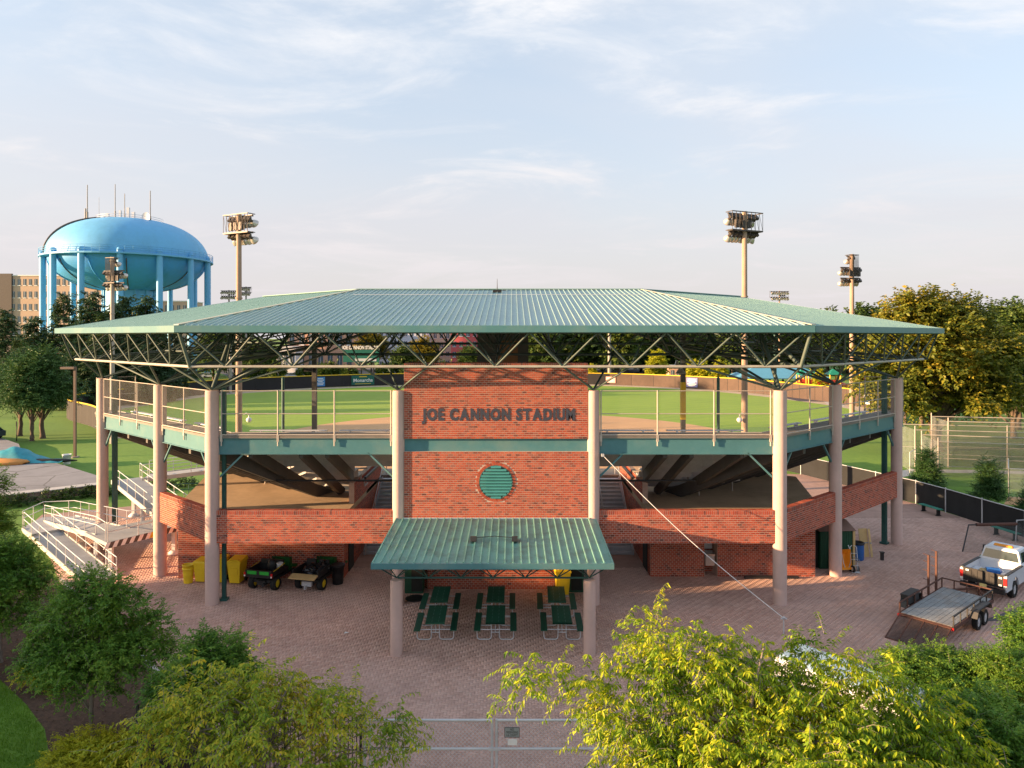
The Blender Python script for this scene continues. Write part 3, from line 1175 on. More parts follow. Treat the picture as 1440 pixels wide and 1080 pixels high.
# ring of wedge bricks round the vent
kk = 52
for i in range(kk):
    t0, t1 = 2 * math.pi * (i + .08) / kk, 2 * math.pi * (i + .92) / kk
    q = []
    for (rr, t) in ((VR + .01, t0), (VR + .14, t0), (VR + .14, t1), (VR + .01, t1)):
        q.append((rr * math.sin(t), 31.86, VC[1] + rr * math.cos(t)))
    lo = q[::-1]
    hi = [(p[0], 31.845, p[2]) for p in lo]
    bb.add(lo + hi, [(4, 5, 6, 7), (0, 1, 5, 4), (1, 2, 6, 5), (2, 3, 7, 6), (3, 0, 4, 7)], 0)
tag(bb.build('bricks', M_brick, wall), kind='stuff')
mb = MB()
mb.box((0, 32.06, 7.15), (2 * WX - .02, 0.1, .58))
mb.build('band_beam', M_teal, ST)
mb = MB()
mb.box((0, 31.9, 3.84), (2 * WX, 0.2, .12))
mb.build('flashing', M_white, ST)

# round louvred vent
mb = MB()
prof = [(VR - .02, 0), (VR + .02, 0), (VR + .02, .06), (VR - .02, .06)]
N = 40
vs, fs = [], []
for (r, y) in [(VR - .035, 31.87), (VR, 31.84), (VR + .008, 31.86), (VR, 31.87)]:
    for i in range(N):
        t = 2 * math.pi * i / N
        vs.append((r * math.cos(t), y, VC[1] + r * math.sin(t)))
for j in range(4):
    for i in range(N):
        fs.append((j * N + i, j * N + (i + 1) % N, ((j + 1) % 4) * N + (i + 1) % N, ((j + 1) % 4) * N + i))
mb.add(vs, fs, 0, False)
mb.add([((VR - .03) * math.cos(2 * math.pi * i / N), 31.855, VC[1] + (VR - .03) * math.sin(2 * math.pi * i / N)) for i in range(N)], [tuple(range(N))], 1)
vent = mb.build('louver_vent', [M_louver, M_dark], ST)
ns = 11
for i in range(ns):
    z = VC[1] - VR + (i + .5) * 2 * VR / ns
    w = math.sqrt(max(0.01, (VR - .03) ** 2 - (z - VC[1]) ** 2))
    mb = MB()
    mb.box((0, 31.825, z), (2 * w, 0.012, 0.12), 0, 0, Matrix.Rotation(R(-38), 3, 'X'))
    mb.build('louver_slat', M_louver, vent)

# raised letters, one object each
txt = 'JOE CANNON STADIUM'
H_L, x_run, parts = 0.56, 0.0, []
for ch in txt:
    if ch == ' ':
        x_run += 0.26
        continue
    o = flat_text(ch, 0.70, M_ltr, wall, (0, 0, 0), name='letter', extrude=0.004, offset=0.036, align='LEFT')
    me = o.data
    xs = [v.co.x for v in me.vertices]
    w = max(xs) - min(xs)
    parts.append((o, x_run - min(xs)))
    x_run += w + 0.07
scale = 6.92 / x_run
for o, x in parts:
    o.scale = (scale, 1, 1)
    o.location = (-3.33 + x * scale, 31.845, 8.50)

# --- deck, steel edge beams, knee braces, railings
DZ = 7.55
mb = MB()


def strip_poly(d0, d1, z0, z1, mbx, mi=0, s_end=14.9, gaps=False):
    f = [front(-lim(d0), d0, 0), front(lim(d0), d0, 0), front(lim(d1), d1, 0), front(-lim(d1), d1, 0)]
    if gaps:
        for (a, b) in ((-99, -7.55), (-4.45, 4.45), (7.55, 99)):
            mbx.poly([(max(a, -lim(d0)), 32 + d0), (min(b, lim(d0)), 32 + d0), (min(b, lim(d1)), 32 + d1), (max(a, -lim(d1)), 32 + d1)], z0, z1, mi)
    else:
        mbx.poly([(p.x, p.y) for p in f], z0, z1, mi)
    for sd in (-1, 1):
        w = [wing(sd, TAN * d0, d0, 0), wing(sd, s_end, d0, 0), wing(sd, s_end, d1, 0), wing(sd, TAN * d1, d1, 0)]
        w = w if sd > 0 else w[::-1]
        mbx.poly([(p.x, p.y) for p in w], z0, z1, mi)


strip_poly(-0.05, 1.1, DZ - .1, DZ, mb)
deck = mb.build('deck', M_deckedge, ST)


def ibeam(p, q, name='deck_beam', m=None, parent=None):
    b = MB()
    d = (q - p).normalized()
    beam_between(p, q, 0.09, .70, 0, b)
    beam_between(p + Vector((0, 0, .012)), q + Vector((0, 0, .012)), 0.24, .03, 0, b)
    beam_between(p - Vector((0, 0, .69)), q - Vector((0, 0, .69)), 0.24, .03, 0, b)
    return b.build(name, m or M_teal, parent or ST)


BT = DZ - .11
bd = 0.09
ibeam(front(-12.5, bd, BT), front(-4.62, bd, BT))
ibeam(front(4.62, bd, BT), front(12.5, bd, BT))
for sd in (-1, 1):
    for (a, b) in ((.28, 5.42), (5.98, 13.5), (14.03, 14.9)):
        p, q = wing(sd, a, bd, BT), wing(sd, b, bd, BT)
        ibeam(p, q)


def brace(p, q):
    b = MB()
    beam_between(p, q, .09, .1, 0, b)
    return b.build('knee_brace', M_teal, ST)


for (x, sg) in ((-12.45, 1), (-4.66, -1), (4.66, 1), (12.45, -1)):
    brace(front(x, bd, 5.75), front(x + sg * 1.1, bd, 6.82))
for sd in (-1, 1):
    for (s, sg) in ((5.45, -1), (5.95, 1), (13.5, -1), (.3, 1)):
        brace(wing(sd, s, bd, 5.75), wing(sd, s + sg * 1.0, bd, 6.82))


def railing(p, q, n, name='railing', h0=.05, h1=2.03, mesh=True):
    b = MB()
    for z in (h0, (h0 + h1) / 2 - .04, h1):
        b.cyl(p + Vector((0, 0, z)), q + Vector((0, 0, z)), .022 if z > h0 else .03, n=6)
    r = b.build(name, M_rail, ST)
    for i in range(n + 1):
        c = p.lerp(q, i / n)
        b = MB()
        b.cyl(c + Vector((0, 0, -.45)), c + Vector((0, 0, h1 + .03)), .032, n=7)
        b.box(c + Vector((0, 0, -.1)), (.1, .06, .3), math.atan2((q - p).y, (q - p).x))
        b.build('rail_post', M_rail, r)
    if mesh:
        b = MB()
        b.quad([p + Vector((0, 0, h0)), q + Vector((0, 0, h0)), q + Vector((0, 0, h1)), p + Vector((0, 0, h1))])
        b.build('chain_link', M_net, r)
    return r


railing(front(-12.35, -.03, DZ), front(-4.72, -.03, DZ), 3)
railing(front(4.72, -.03, DZ), front(12.35, -.03, DZ), 3)
for sd in (-1, 1):
    railing(wing(sd, .4, -.03, DZ), wing(sd, 5.3, -.03, DZ), 2)
    railing(wing(sd, 6.1, -.03, DZ), wing(sd, 13.4, -.03, DZ), 3)
    railing(wing(sd, 14.85, .05, DZ), wing(sd, 14.85, 2.2, DZ), 1)
    b = MB()

# --- seating stand falling away behind the deck
NR = 9
for r in range(NR):
    d0 = 1.1 + r * .86
    d1 = d0 + .88
    z = DZ - .38 - r * .44
    mb = MB()
    strip_poly(d0, d1, z - .06, z, mb, 0, 14.9, gaps=(d0 > 5.0))
    strip_poly(d0, d0 + .03, z - .002, z + .40, mb, 0, 14.9, gaps=(d0 > 5.0))
    row = mb.build('seat_row', M_stand, ST)
    mb = MB()
    zb = z + .43
    for (a, b) in ((-11.6, -8.0), (-7.4, -4.7), (4.7, 7.4), (8.0, 11.6)):
        if r > 3 and (abs(a) < 7.5 or abs(b) < 7.5):
            continue
        if max(abs(a), abs(b)) > lim(d1):
            continue
        mb.box(((a + b) / 2, 32 + d0 + .42, zb), (b - a, .26, .045))
        mb.box((a + .5, 32 + d0 + .42, (z + zb) / 2), (.05, .2, zb - z))
        mb.box((b - .5, 32 + d0 + .42, (z + zb) / 2), (.05, .2, zb - z))
    for sd in (-1, 1):
        for (a, b) in ((1.6 + TAN * d0, 5.0), (6.4, 9.6), (10.2, 13.4)):
            if b - a < 1:
                continue
            c = wing(sd, (a + b) / 2, d0 + .42, zb)
            mb.box(c, (b - a, .26, .045), R(42) * sd)
            for s in (a + .4, b - .4):
                c = wing(sd, s, d0 + .42, (z + zb) / 2)
                mb.box(c, (.05, .2, zb - z), R(42) * sd)
    mb.build('bench_board', M_alum, row)
for x in (-11.2, -8.9, -7.7, -4.3, -2.2, 2.2, 4.3, 7.7, 8.9, 11.2):
    mb = MB()
    a, b = front(x, .4, DZ - .5), front(x * (.92 if abs(x) > 10 else 1), 8.6, 3.35)
    if abs(x) in (4.3, 7.7):
        b = front(x, 5.4, 4.95)
    beam_between(a, b, .2, .55, 0, mb)
    mb.build('raker_beam', M_raker, ST)
for sd in (-1, 1):
    for s in (.3, 3.2, 5.7, 8.4, 11.0, 13.7, 14.8):
        mb = MB()
        s1 = max(s, TAN * 8.7 if s < 3 else s)
        a, b = wing(sd, s, .4, DZ - .5), wing(sd, s1 if s > 3.3 else 3.4, 8.8, 3.1)
        beam_between(a, b, .22, .7, 0, mb)
        mb.build('raker_beam', M_raker, ST)
    mb = MB()
    beam_between(wing(sd, 3.3, 8.9, 3.4), wing(sd, 14.9, 8.9, 3.4), .25, .8, 0, mb)
    mb.build('sill_beam', M_raker, ST)
    mb = MB()
    for s in (5.5, 9.5, 13.6):
        q = wing(sd, s, 8.7, 0)
        mb.box((q.x, q.y, 1.5), (.35, .35, 3.0))
    mb.build('stand_pier', M_raker, ST)
# cross aisle at the foot of the stand
mb = MB()
for (a, b) in ((-8.3, -7.6), (-4.4, 4.4), (7.6, 8.3)):
    mb.box(((a + b) / 2, 43.0, 3.1), (b - a, 4.6, .2))
mb.box((0, 46.4, 3.1), (16.6, 2.2, .2))
mb.build('cross_aisle', M_conc, ST)
mb = MB()
for x in (-7.5, 7.5):
    mb.box((x, 42.4, 4.1), (.12, 5.2, .12))
mb.cyl((-12, 36.0, 4.73), (-4.6, 36.0, 4.73), .05)
mb.cyl((4.6, 36.0, 4.73), (10.0, 36.0, 4.73), .05)
mb.build('drain_pipe', M_blk, ST)

# --- parapet walls, ground-floor rooms and their roof slabs
PZ0, PZ1 = 2.76, 4.22


def brick_block(poly, z0, z1, faces, name, seed, soldier=True):
    m = MB()
    m.poly(poly, z0, z1)
    w = m.build(name, M_mortar, ST)
    m = MB()
    for i in faces:
        a, b = Vector((*poly[i], 0)), Vector((*poly[(i + 1) % len(poly)], 0))
        d = b - a
        nrm = Vector((d.y, -d.x, 0)).normalized()
        brick_face(m, a + Vector((0, 0, z0)), d, nrm, d.length, z1 - z0, seed=seed + i, soldier=soldier)
    tag(m.build('bricks', M_brick, w), kind='stuff')
    return w


def parapet(p, q, seed):
    d = (q - p).normalized()
    nin = Vector((-d.y, d.x, 0)) * .3
    poly = [(p.x, p.y), (q.x, q.y), ((q + nin).x, (q + nin).y), ((p + nin).x, (p + nin).y)]
    w = brick_block(poly, PZ0, PZ1, [0, 2], 'parapet', seed)
    m = MB()
    L = (q - p).length
    k = int(L / .085)
    for i in range(k):
        c = p.lerp(q, (i + .5) / k) + nin * .5
        m.box((c.x, c.y, PZ1 + .008), (L / k - .014, .3, .016), math.atan2(d.y, d.x))
    tag(m.build('coping_bricks', M_brick, w), kind='stuff')


parapet(front(-12.72, -.15, 0), front(-4.62, -.15, 0), 10)
parapet(front(4.62, -.15, 0), front(12.72, -.15, 0), 20)
parapet(wing(1, .25, -.12, 0), wing(1, 5.65, -.12, 0), 30)
parapet(wing(1, 5.72, -.12, 0), wing(1, 13.72, -.12, 0), 34)
parapet(wing(-1, 5.65, -.12, 0), wing(-1, .25, -.12, 0), 40)
# strip of slab under the parapets over the walkway
for sd in (-1, 1):
    mb = MB()
    pl = [(sd * 7.6, 31.9), (sd * 12.7, 31.9)] + [tuple(wing(sd, 5.4, 0, 0)[:2])] + ([tuple(wing(sd, 13.6, 0, 0)[:2]), tuple(wing(sd, 13.6, .6, 0)[:2])] if sd > 0 else []) + [tuple(wing(sd, 5.6, .6, 0)[:2]), (sd * 18.6, 44.8), (sd * 14.0, 47.5), (sd * 7.6, 46.6)]
    mb.poly(pl if sd > 0 else pl[::-1], 2.95, 3.2)
    mb.poly([(sd * 4.6, 32.16), (sd * 7.6, 32.16), (sd * 7.6, 33.2), (sd * 4.6, 33.2)][::sd], 2.95, 3.2)
    mb.build('roof_slab', M_slab, ST)
brick_block([(-15.9, 35.4), (-7.65, 35.4), (-7.65, 46), (-15.9, 44.5)], 0, 2.95, [0, 1, 3], 'ground_room', 50, False)
brick_block([(7.65, 35.6), (10.35, 35.6), (10.35, 46), (7.65, 46)], 0, 2.95, [0, 3], 'ground_room', 60, False)
brick_block([(11.0, 35.6), (15.9, 35.6), (15.9, 44.5), (11.0, 46)], 0, 2.95, [0, 1], 'ground_room', 65, False)
brick_block([(10.352, 36.4), (10.998, 36.4), (10.998, 46), (10.352, 46)], 0, 2.95, [0], 'fountain_recess', 68, False)
for sd in (-1, 1):
    p = [(sd * 7.62, 37.6), (sd * 7.62, 45.4), (sd * 7.9, 45.4), (sd * 7.9, 37.6)]
    brick_block(p if sd < 0 else p[::-1], 3.201, 4.3, [0, 2], 'stair_wall', 70 + sd, True)
    # dark side doorway in the corner beside the stairs
    mb = MB()
    mb.box((sd * 7.63, 36.9, 1.05), (.06, 1.1, 2.1))
    mb.build('doorway', M_dark, ST)
# pipes lying on and above the slabs
for sd, off in ((-1, 0), (1, 0)):
    mb = MB()
    a = P(362, 673, 43) if sd < 0 else P(1040, 675, 41)
    b = P(440, 690, 40) if sd < 0 else P(968, 690, 39)
    zc = 3.75
    A, B = Vector((a.x, a.y, zc)), Vector((b.x, b.y, zc))
    mb.tube([A, B, B + Vector((0, 0, .7)), B + Vector((-sd * .1, -.1, .75)), B + Vector((-sd * 3.0, .4, .8))], .055, 7)
    for t in (.15, .8):
        c = A.lerp(B, t)
        mb.cyl((c.x, c.y, 3.2), (c.x, c.y, zc), .04)
    mb.build('drain_pipe', M_rail, ST)
# stairs up to the cross aisle
for sd in (-1, 1):
    stair = bpy.data.objects.new('staircase', None)
    COL.objects.link(stair)
    stair.parent = ST
    for x in (4.55, 7.4):
        mb = MB()
        mb.hexa([(sd * x - .04, 39.1, 0), (sd * x + .04, 39.1, 0), (sd * x + .04, 44.5, 2.9), (sd * x - .04, 44.5, 2.9)],
                [(sd * x - .04, 39.1, .3), (sd * x + .04, 39.1, .3), (sd * x + .04, 44.5, 3.25), (sd * x - .04, 44.5, 3.25)])
        mb.build('stringer', M_step, stair)
    for i in range(18):
        mb = MB()
        y = 39.2 + i * .295
        z = (i + 1) * .176
        mb.box((sd * 5.98, y + .15, z - .03), (2.75, .31, .05))
        mb.box((sd * 5.98, y + .01, z - .115), (2.75, .02, .12))
        mb.build('step', M_step, stair)
    for x in (4.62, 5.98, 7.32):
        mb = MB()
        pts = [(sd * x, 39.1, 0.02), (sd * x, 39.1, .95), (sd * x, 44.4, 4.1), (sd * x, 45.6, 4.1), (sd * x, 45.6, 3.2)]
        mb.tube(pts, .025, 6)
        mb.cyl((sd * x, 41.8, 1.6), (sd * x, 41.8, 2.55), .022)
        mb.build('handrail', M_galv, stair)

# --- concession counter below the central wall
cw = [(-4.1, 35.0), (-3.3, 33.85), (3.3, 33.85), (4.1, 35.0), (4.1, 36), (-4.1, 36)]
brick_block(cw, 0, 1.0, [0, 1, 2], 'counter_wall', 80, False)
mb = MB()
mb.box((0, 33.95, 1.04), (6.3, .5, .07))
mb.build('counter_top', M_conc, ST)
mb = MB()
mb.box((0, 34.6, 2.2), (6.4, .1, 2.3))
for i in range(14):
    mb.box((0, 34.53, 1.15 + i * .16), (6.3, .05, .02))
mb.build('roll_shutter', M_green, ST)
mb = MB()
mb.box((0, 35.3, 3.45), (8.6, 6.0, .4))
mb.box((-4.0, 36.2, 1.7), (1.0, 2.0, 3.3))
mb.box((4.0, 36.2, 1.7), (1.0, 2.0, 3.3))
mb.build('lobby_ceiling', M_conc, ST)

# --- entrance canopy on two columns
CZ0, CZ1, CY0, CY1, CXW = 3.62, 3.86, 26.3, 31.84, 4.44
mb = MB()
mb.hexa([(-CXW, CY0, CZ0 - .1), (CXW, CY0, CZ0 - .1), (CXW, CY1, CZ1 - .1), (-CXW, CY1, CZ1 - .1)], [(-CXW, CY0, CZ0 - .012), (CXW, CY0, CZ0 - .012), (CXW, CY1, CZ1 - .012), (-CXW, CY1, CZ1 - .012)])
can = mb.build('canopy', M_green, ST)
npn = 29
pw = 2 * CXW / npn
for i in range(npn):
    xa = -CXW + i * pw
    mb = MB()
    h = random.Random(i + 900).uniform(.010, .016)
    mb.hexa([(xa + .004, CY0, CZ0 - .01), (xa + pw - .004, CY0, CZ0 - .01), (xa + pw - .004, CY1, CZ1 - .01), (xa + .004, CY1, CZ1 - .01)],
            [(xa + .004, CY0, CZ0 + h), (xa + pw - .004, CY0, CZ0 + h), (xa + pw - .004, CY1, CZ1 + h), (xa + .004, CY1, CZ1 + h)])
    mb.hexa([(xa - .03, CY0 - .01, CZ0), (xa + .03, CY0 - .01, CZ0), (xa + .03, CY1 - .05, CZ1), (xa - .03, CY1 - .05, CZ1)],
            [(xa - .02, CY0 - .01, CZ0 + .075), (xa + .02, CY0 - .01, CZ0 + .075), (xa + .02, CY1 - .05, CZ1 + .075), (xa - .02, CY1 - .05, CZ1 + .075)])
    mb.build('canopy_panel', M_canopy, can)
mb = MB()
mb.box((0, CY0 - .04, CZ0 - .085), (2 * CXW + .1, .06, .21))
mb.build('canopy_fascia', M_teal, can)
for sd in (-1, 1):
    mb = MB()
    mb.hexa([(sd * (CXW + .02) - .03, CY0, CZ0 - .19), (sd * (CXW + .02) + .03, CY0, CZ0 - .19), (sd * (CXW + .02) + .03, CY1, CZ1 - .19), (sd * (CXW + .02) - .03, CY1, CZ1 - .19)],
            [(sd * (CXW + .02) - .03, CY0, CZ0 + .03), (sd * (CXW + .02) + .03, CY0, CZ0 + .03), (sd * (CXW + .02) + .03, CY1, CZ1 + .03), (sd * (CXW + .02) - .03, CY1, CZ1 + .03)])
    mb.build('canopy_fascia', M_teal, can)
    column(sd * 3.65, 26.9, 2.83, 0.235)
    # floodlight boxes lying on the canopy
    mb = MB()
    x = sd * .83
    mb.box((x, 28.7, 3.86), (.24, .5, .2), 0, 0, Matrix.Rotation(R(-14), 3, 'X'))
    mb.box((x, 28.85, 3.77), (.1, .2, .14))
    mb.build('roof_light', M_blk, can)
mb = MB()
mb.tube([(-.8, 29.0, 3.82), (0, 29.15, 3.84), (.8, 29.0, 3.82)], .015, 5)
mb.build('light_cable', M_blk, can)
mb = MB()
mb.cyl((-3.6, 26.9, 2.9), (3.6, 26.9, 2.9), .035)
mb.cyl((-CXW + .2, 27.5, 3.45), (CXW - .2, 27.5, 3.45), .03)
mb.cyl((-CXW + .2, 26.45, 3.42), (CXW - .2, 26.45, 3.42), .03)
mb.cyl((-3.6, 30.4, 3.1), (3.6, 30.4, 3.1), .035)
ct = mb.build('canopy_truss', M_green, can)
for i in range(7):
    x = -3.65 + i * 7.3 / 6
    for (dx, y) in ((-.62, 26.45), (.62, 26.45), (-.62, 27.5), (.62, 27.5)):
        xx = max(-CXW + .15, min(CXW - .15, x + dx))
        strut(Vector((x, 26.9, 2.9)), Vector((xx, y, 3.44)), .022, ct, M_green)

# --- press box hung under the back of the roof
mb = MB()
mb.box((0.15, 46.0, 11.7), (3.2, 3.0, 4.4))
pb = mb.build('press_box', M_raker, ST)
mb = MB()
mb.box((.45, 44.47, 11.0), (1.25, .06, 1.5))
mb.build('press_panel', M_brownwall, pb)
# ---------------------------------------------------------------- trees and plants


def norm_rows(a):
    return a / np.maximum(np.linalg.norm(a, axis=1, keepdims=True), 1e-9)


def leaf_quads(base, direc, nrm, length, width, fold=0.25):
    """pointed leaves, two folded quads' worth of faces (two triangles each side merged to 2 tris)."""
    n = len(base)
    side = norm_rows(np.cross(direc, nrm))
    up = norm_rows(np.cross(side, direc))
    L = length[:, None]
    Wd = width[:, None]
    v = np.zeros((n, 4, 3))
    v[:, 0] = base
    v[:, 1] = base + direc * L * 0.45 + side * Wd * 0.5 + up * Wd * fold
    v[:, 2] = base + direc * L - up * Wd * 0.15
    v[:, 3] = base + direc * L * 0.45 - side * Wd * 0.5 + up * Wd * fold
    t = np.arange(n)[:, None, None] * 4 + np.array([(0, 1, 2), (0, 2, 3)])[None]
    return v.reshape(-1, 3), t.reshape(-1, 3)


def spray(rg, centers, outward, n_tw, tw_len, n_leaf, leaf_l, leaf_w, droop, spread=0.9, hang=0.5, pos_jit=0.25):
    """leafy twigs: each starts near a cluster centre, arches outward and droops; leaves alternate along it."""
    nc = len(centers)
    idx = np.repeat(np.arange(nc), n_tw)
    n = len(idx)
    c = centers[idx] + rg.normal(0, pos_jit, (n, 3)) * tw_len
    d = norm_rows(outward[idx] + rg.normal(0, spread, (n, 3)))
    L = tw_len * rg.uniform(.6, 1.25, n)
    t = (np.arange(n_leaf) + .6) / n_leaf
    T = np.tile(t, n)
    I = np.repeat(np.arange(n), n_leaf)
    pos = c[I] + d[I] * (L[I] * T)[:, None]
    pos[:, 2] -= droop * L[I] * T * T
    tang = d[I].copy()
    tang[:, 2] -= 2 * droop * T
    tang = norm_rows(tang)
    sidev = norm_rows(np.cross(tang, np.tile([0, 0, 1.0], (len(I), 1))) + 1e-6)
    sg = np.where(np.arange(len(I)) % 2 == 0, 1.0, -1.0)[:, None]
    ld = norm_rows(tang * .5 + sidev * sg * .75 + np.array([0, 0, -hang]) + rg.normal(0, .22, (len(I), 3)))
    nr = norm_rows(np.array([0, 0, 1.0]) + rg.normal(0, .45, (len(I), 3)) + outward[idx][I] * .3)
    ll = leaf_l * rg.uniform(.7, 1.25, len(I))
    lw = leaf_w * rg.uniform(.75, 1.2, len(I))
    tw = (c, d, L)
    return leaf_quads(pos, ld, nr, ll, lw), tw


def twig_mesh(mb, tw, droop, r, every=1):
    c, d, L = tw
    for i in range(0, len(c), every):
        a = Vector(c[i])
        dd = Vector(d[i])
        p = [a, a + dd * L[i] * .5 - Vector((0, 0, droop * L[i] * .25)), a + dd * L[i] * .95 - Vector((0, 0, droop * L[i] * .9))]
        mb.tube(p, r, 3, 0, [r, r * .7, r * .3])


def blob_clusters(rg, blobs, n):
    """points through the outer part of a union of ellipsoids; returns centres and outward vectors."""
    vol = np.array([b[3] * b[4] * b[5] for b in blobs]) ** (2 / 3)
    cnt = rg.multinomial(n, vol / vol.sum())
    cs, os_ = [], []
    for b, k in zip(blobs, cnt):
        d = norm_rows(rg.normal(0, 1, (k, 3)))
        d[:, 2] = np.where(d[:, 2] < -.3, -d[:, 2] * .8, d[:, 2])
        r = rg.uniform(.35, 1.0, k) ** .5
        cs.append(np.array(b[:3]) + d * r[:, None] * np.array(b[3:6]))
        os_.append(d)
    return np.concatenate(cs), norm_rows(np.concatenate(os_))


def tree_parts(name, seed, trunk_h, trunk_r, blobs, n_clu, spray_kw, leaf, bark=None, limbs=None, twigs=0, lean=(0, 0), crown_name='crown', trunk_bottom=-.05, n_limb=None, split=1):
    """returns trunk mesh and crown mesh in the tree's own coordinates (base at the origin)."""
    rg = np.random.default_rng(seed)
    rd = random.Random(seed)
    cs, os_ = blob_clusters(rg, blobs, n_clu)
    (V, T), tw = spray(rg, cs, os_, **spray_kw)
    crown = arrays_mesh(crown_name, V, T, leaf)
    mb = MB()
    top = Vector((lean[0], lean[1], trunk_h))
    mid = Vector((lean[0] * .35 + rd.uniform(-.05, .05) * trunk_h, lean[1] * .35, trunk_h * .5))
    crown_c = Vector(np.mean([b[:3] for b in blobs], axis=0))
    ctop = Vector((crown_c.x, crown_c.y, max(b[2] + b[5] * .6 for b in blobs)))
    pts = [Vector((0, 0, trunk_bottom)), Vector((0, 0, trunk_h * .12)), mid, top, top.lerp(ctop, .5) + Vector((rd.uniform(-.1, .1), rd.uniform(-.1, .1), 0)) * trunk_h, ctop]
    mb.tube(pts, trunk_r, 9, 0, [trunk_r * 1.45, trunk_r * 1.08, trunk_r * .92, trunk_r * .8, trunk_r * .45, trunk_r * .1])
    n_limb = n_limb or len(blobs) * 3
    pick = rg.choice(len(cs), min(len(cs), n_limb), replace=False)
    for i in pick:
        e = Vector(cs[i])
        h = rd.uniform(.55, 1.0)
        s = (mid.lerp(top, h * 2 - 1) if h > .5 else mid).copy()
        if rd.random() < .5:
            s = top.lerp(ctop, rd.uniform(0, .55))
        m = s.lerp(e, .5) + Vector((rd.uniform(-.08, .08), rd.uniform(-.08, .08), rd.uniform(.02, .16))) * (e - s).length
        r = trunk_r * rd.uniform(.22, .45)
        mb.tube([s, s.lerp(m, .5), m, m.lerp(e, .55) + Vector((0, 0, .04)), e], r, 5, 0, [r, r * .8, r * .6, r * .4, r * .15])
    if twigs:
        twig_mesh(mb, tw, spray_kw['droop'], trunk_r * .045 + .003, twigs)
    return mb.mesh('trunk', bark or M_bark), crown


def tree(name, label, cat, loc, parts, rz=0.0, sc=1.0, group=None):
    t = thing(name, label, cat, loc, rz, group)
    t.scale = (sc, sc, sc) if isinstance(sc, (int, float)) else sc
    link('trunk', parts[0], t)
    link('crown', parts[1], t)
    return t


KW_DK = dict(n_tw=10, tw_len=.46, n_leaf=15, leaf_l=.10, leaf_w=.048, droop=.14, hang=.15, spread=.85, pos_jit=.3)
KW_YE = dict(n_tw=7, tw_len=.75, n_leaf=15, leaf_l=.15, leaf_w=.048, droop=.35, hang=.75, spread=.75, pos_jit=.35)

# --- near left: dark green trees in the mulch bed
pt = tree_parts('t', 11, 1.5, .085, [(0, 0, 2.6, 1.75, 1.6, 1.0), (-.55, .1, 3.4, 1.3, 1.2, .9), (.15, 0, 4.2, .95, .95, .75), (-.9, -.2, 2.4, 1.0, .9, .7), (1.3, .2, 2.5, 1.1, .9, .6), (1.75, .3, 3.25, .75, .6, .32), (1.0, 0, 3.7, .8, .7, .5), (-.2, 0, 1.75, 1.2, 1.0, .4)], 330, KW_DK, L_dk, M_barkg, twigs=5)
tree('ornamental_tree', 'broad deep green tree with bare grey trunk rising from the mulch beside the lawn corner', 'tree', (-11.7, 21.0, 0), pt, 0, (.9, .9, 1.03))
pt = tree_parts('t', 12, 1.7, .09, [(0, 0, 2.7, 1.7, 1.6, 1.1), (-.4, 0, 3.9, 1.3, 1.3, .9), (.9, .1, 3.4, 1.1, 1.0, .8), (-1.2, 0, 3.0, 1.3, 1.2, 1.0), (.3, 0, 4.5, .8, .8, .5), (.2, 0, 1.8, 1.4, 1.2, .5)], 340, KW_DK, L_dk, M_barkg, twigs=6)
tree('ornamental_tree', 'deep green tree in front of the ramp railings at the left edge', 'tree', (-18.2, 26.3, 0), pt, 0, .90)
pt = tree_parts('t', 13, 2.2, .10, [(0, 0, 3.6, 1.6, 1.5, 1.1), (-.8, 0, 4.6, 1.4, 1.3, 1.1), (.3, 0, 5.3, 1.1, 1.1, .9), (-1.3, 0, 3.0, 1.4, 1.3, 1.0)], 340, KW_DK, L_dk, M_barkg, twigs=8)
tree('ornamental_tree', 'taller green tree cut by the left edge below the asphalt apron', 'tree', (-22.9, 31.0, 0), pt)
pt = tree_parts('t', 14, 1.0, .06, [(0, 0, 2.0, 1.25, 1.1, .8), (.1, 0, 2.9, .85, .8, .65), (.55, 0, 2.5, .75, .7, .45), (-.5, 0, 2.2, .9, .8, .6), (.75, 0, 1.9, .7, .6, .45)], 260, dict(KW_DK, leaf_l=.11), L_dk, M_barkg, twigs=5)
tree('ornamental_tree', 'small rounded green tree behind the yellowing one at the plaza edge', 'tree', (-7.9, 19.9, 0), pt)
# the yellowing tree, thin crowned, over the left fence
pt = tree_parts('t', 15, 1.5, .09, [(0, 0, 2.6, 1.5, 1.2, .8), (-1.3, 0, 2.9, 1.1, .9, .7), (1.3, .2, 2.5, 1.2, .9, .6), (-.4, .3, 3.4, .9, .8, .4), (.4, -.4, 1.9, 1.9, 1.1, .5), (-2.2, 0, 2.3, .7, .7, .6), (.7, .3, 3.3, .5, .4, .25), (1.6, .2, 3.1, .5, .4, .25), (2.4, .3, 2.9, .5, .4, .2), (2.9, .3, 2.5, .5, .4, .22), (2.2, .2, 2.2, .6, .5, .25), (3.2, .3, 2.1, .45, .4, .22), (-1.5, .3, 3.65, .45, .4, .25), (.1, .4, 3.8, .4, .35, .2), (2.8, .1, 1.7, .5, .4, .25)], 215, dict(KW_YE, n_tw=6, leaf_l=.125, leaf_w=.05, n_leaf=13, tw_len=.62, hang=.6), L_mix, M_barkg, twigs=2)
tree('yellowing_tree', 'thin crowned tree with olive and yellow leaves left of the gate', 'tree', (-5.35, 17.1, 0), pt)
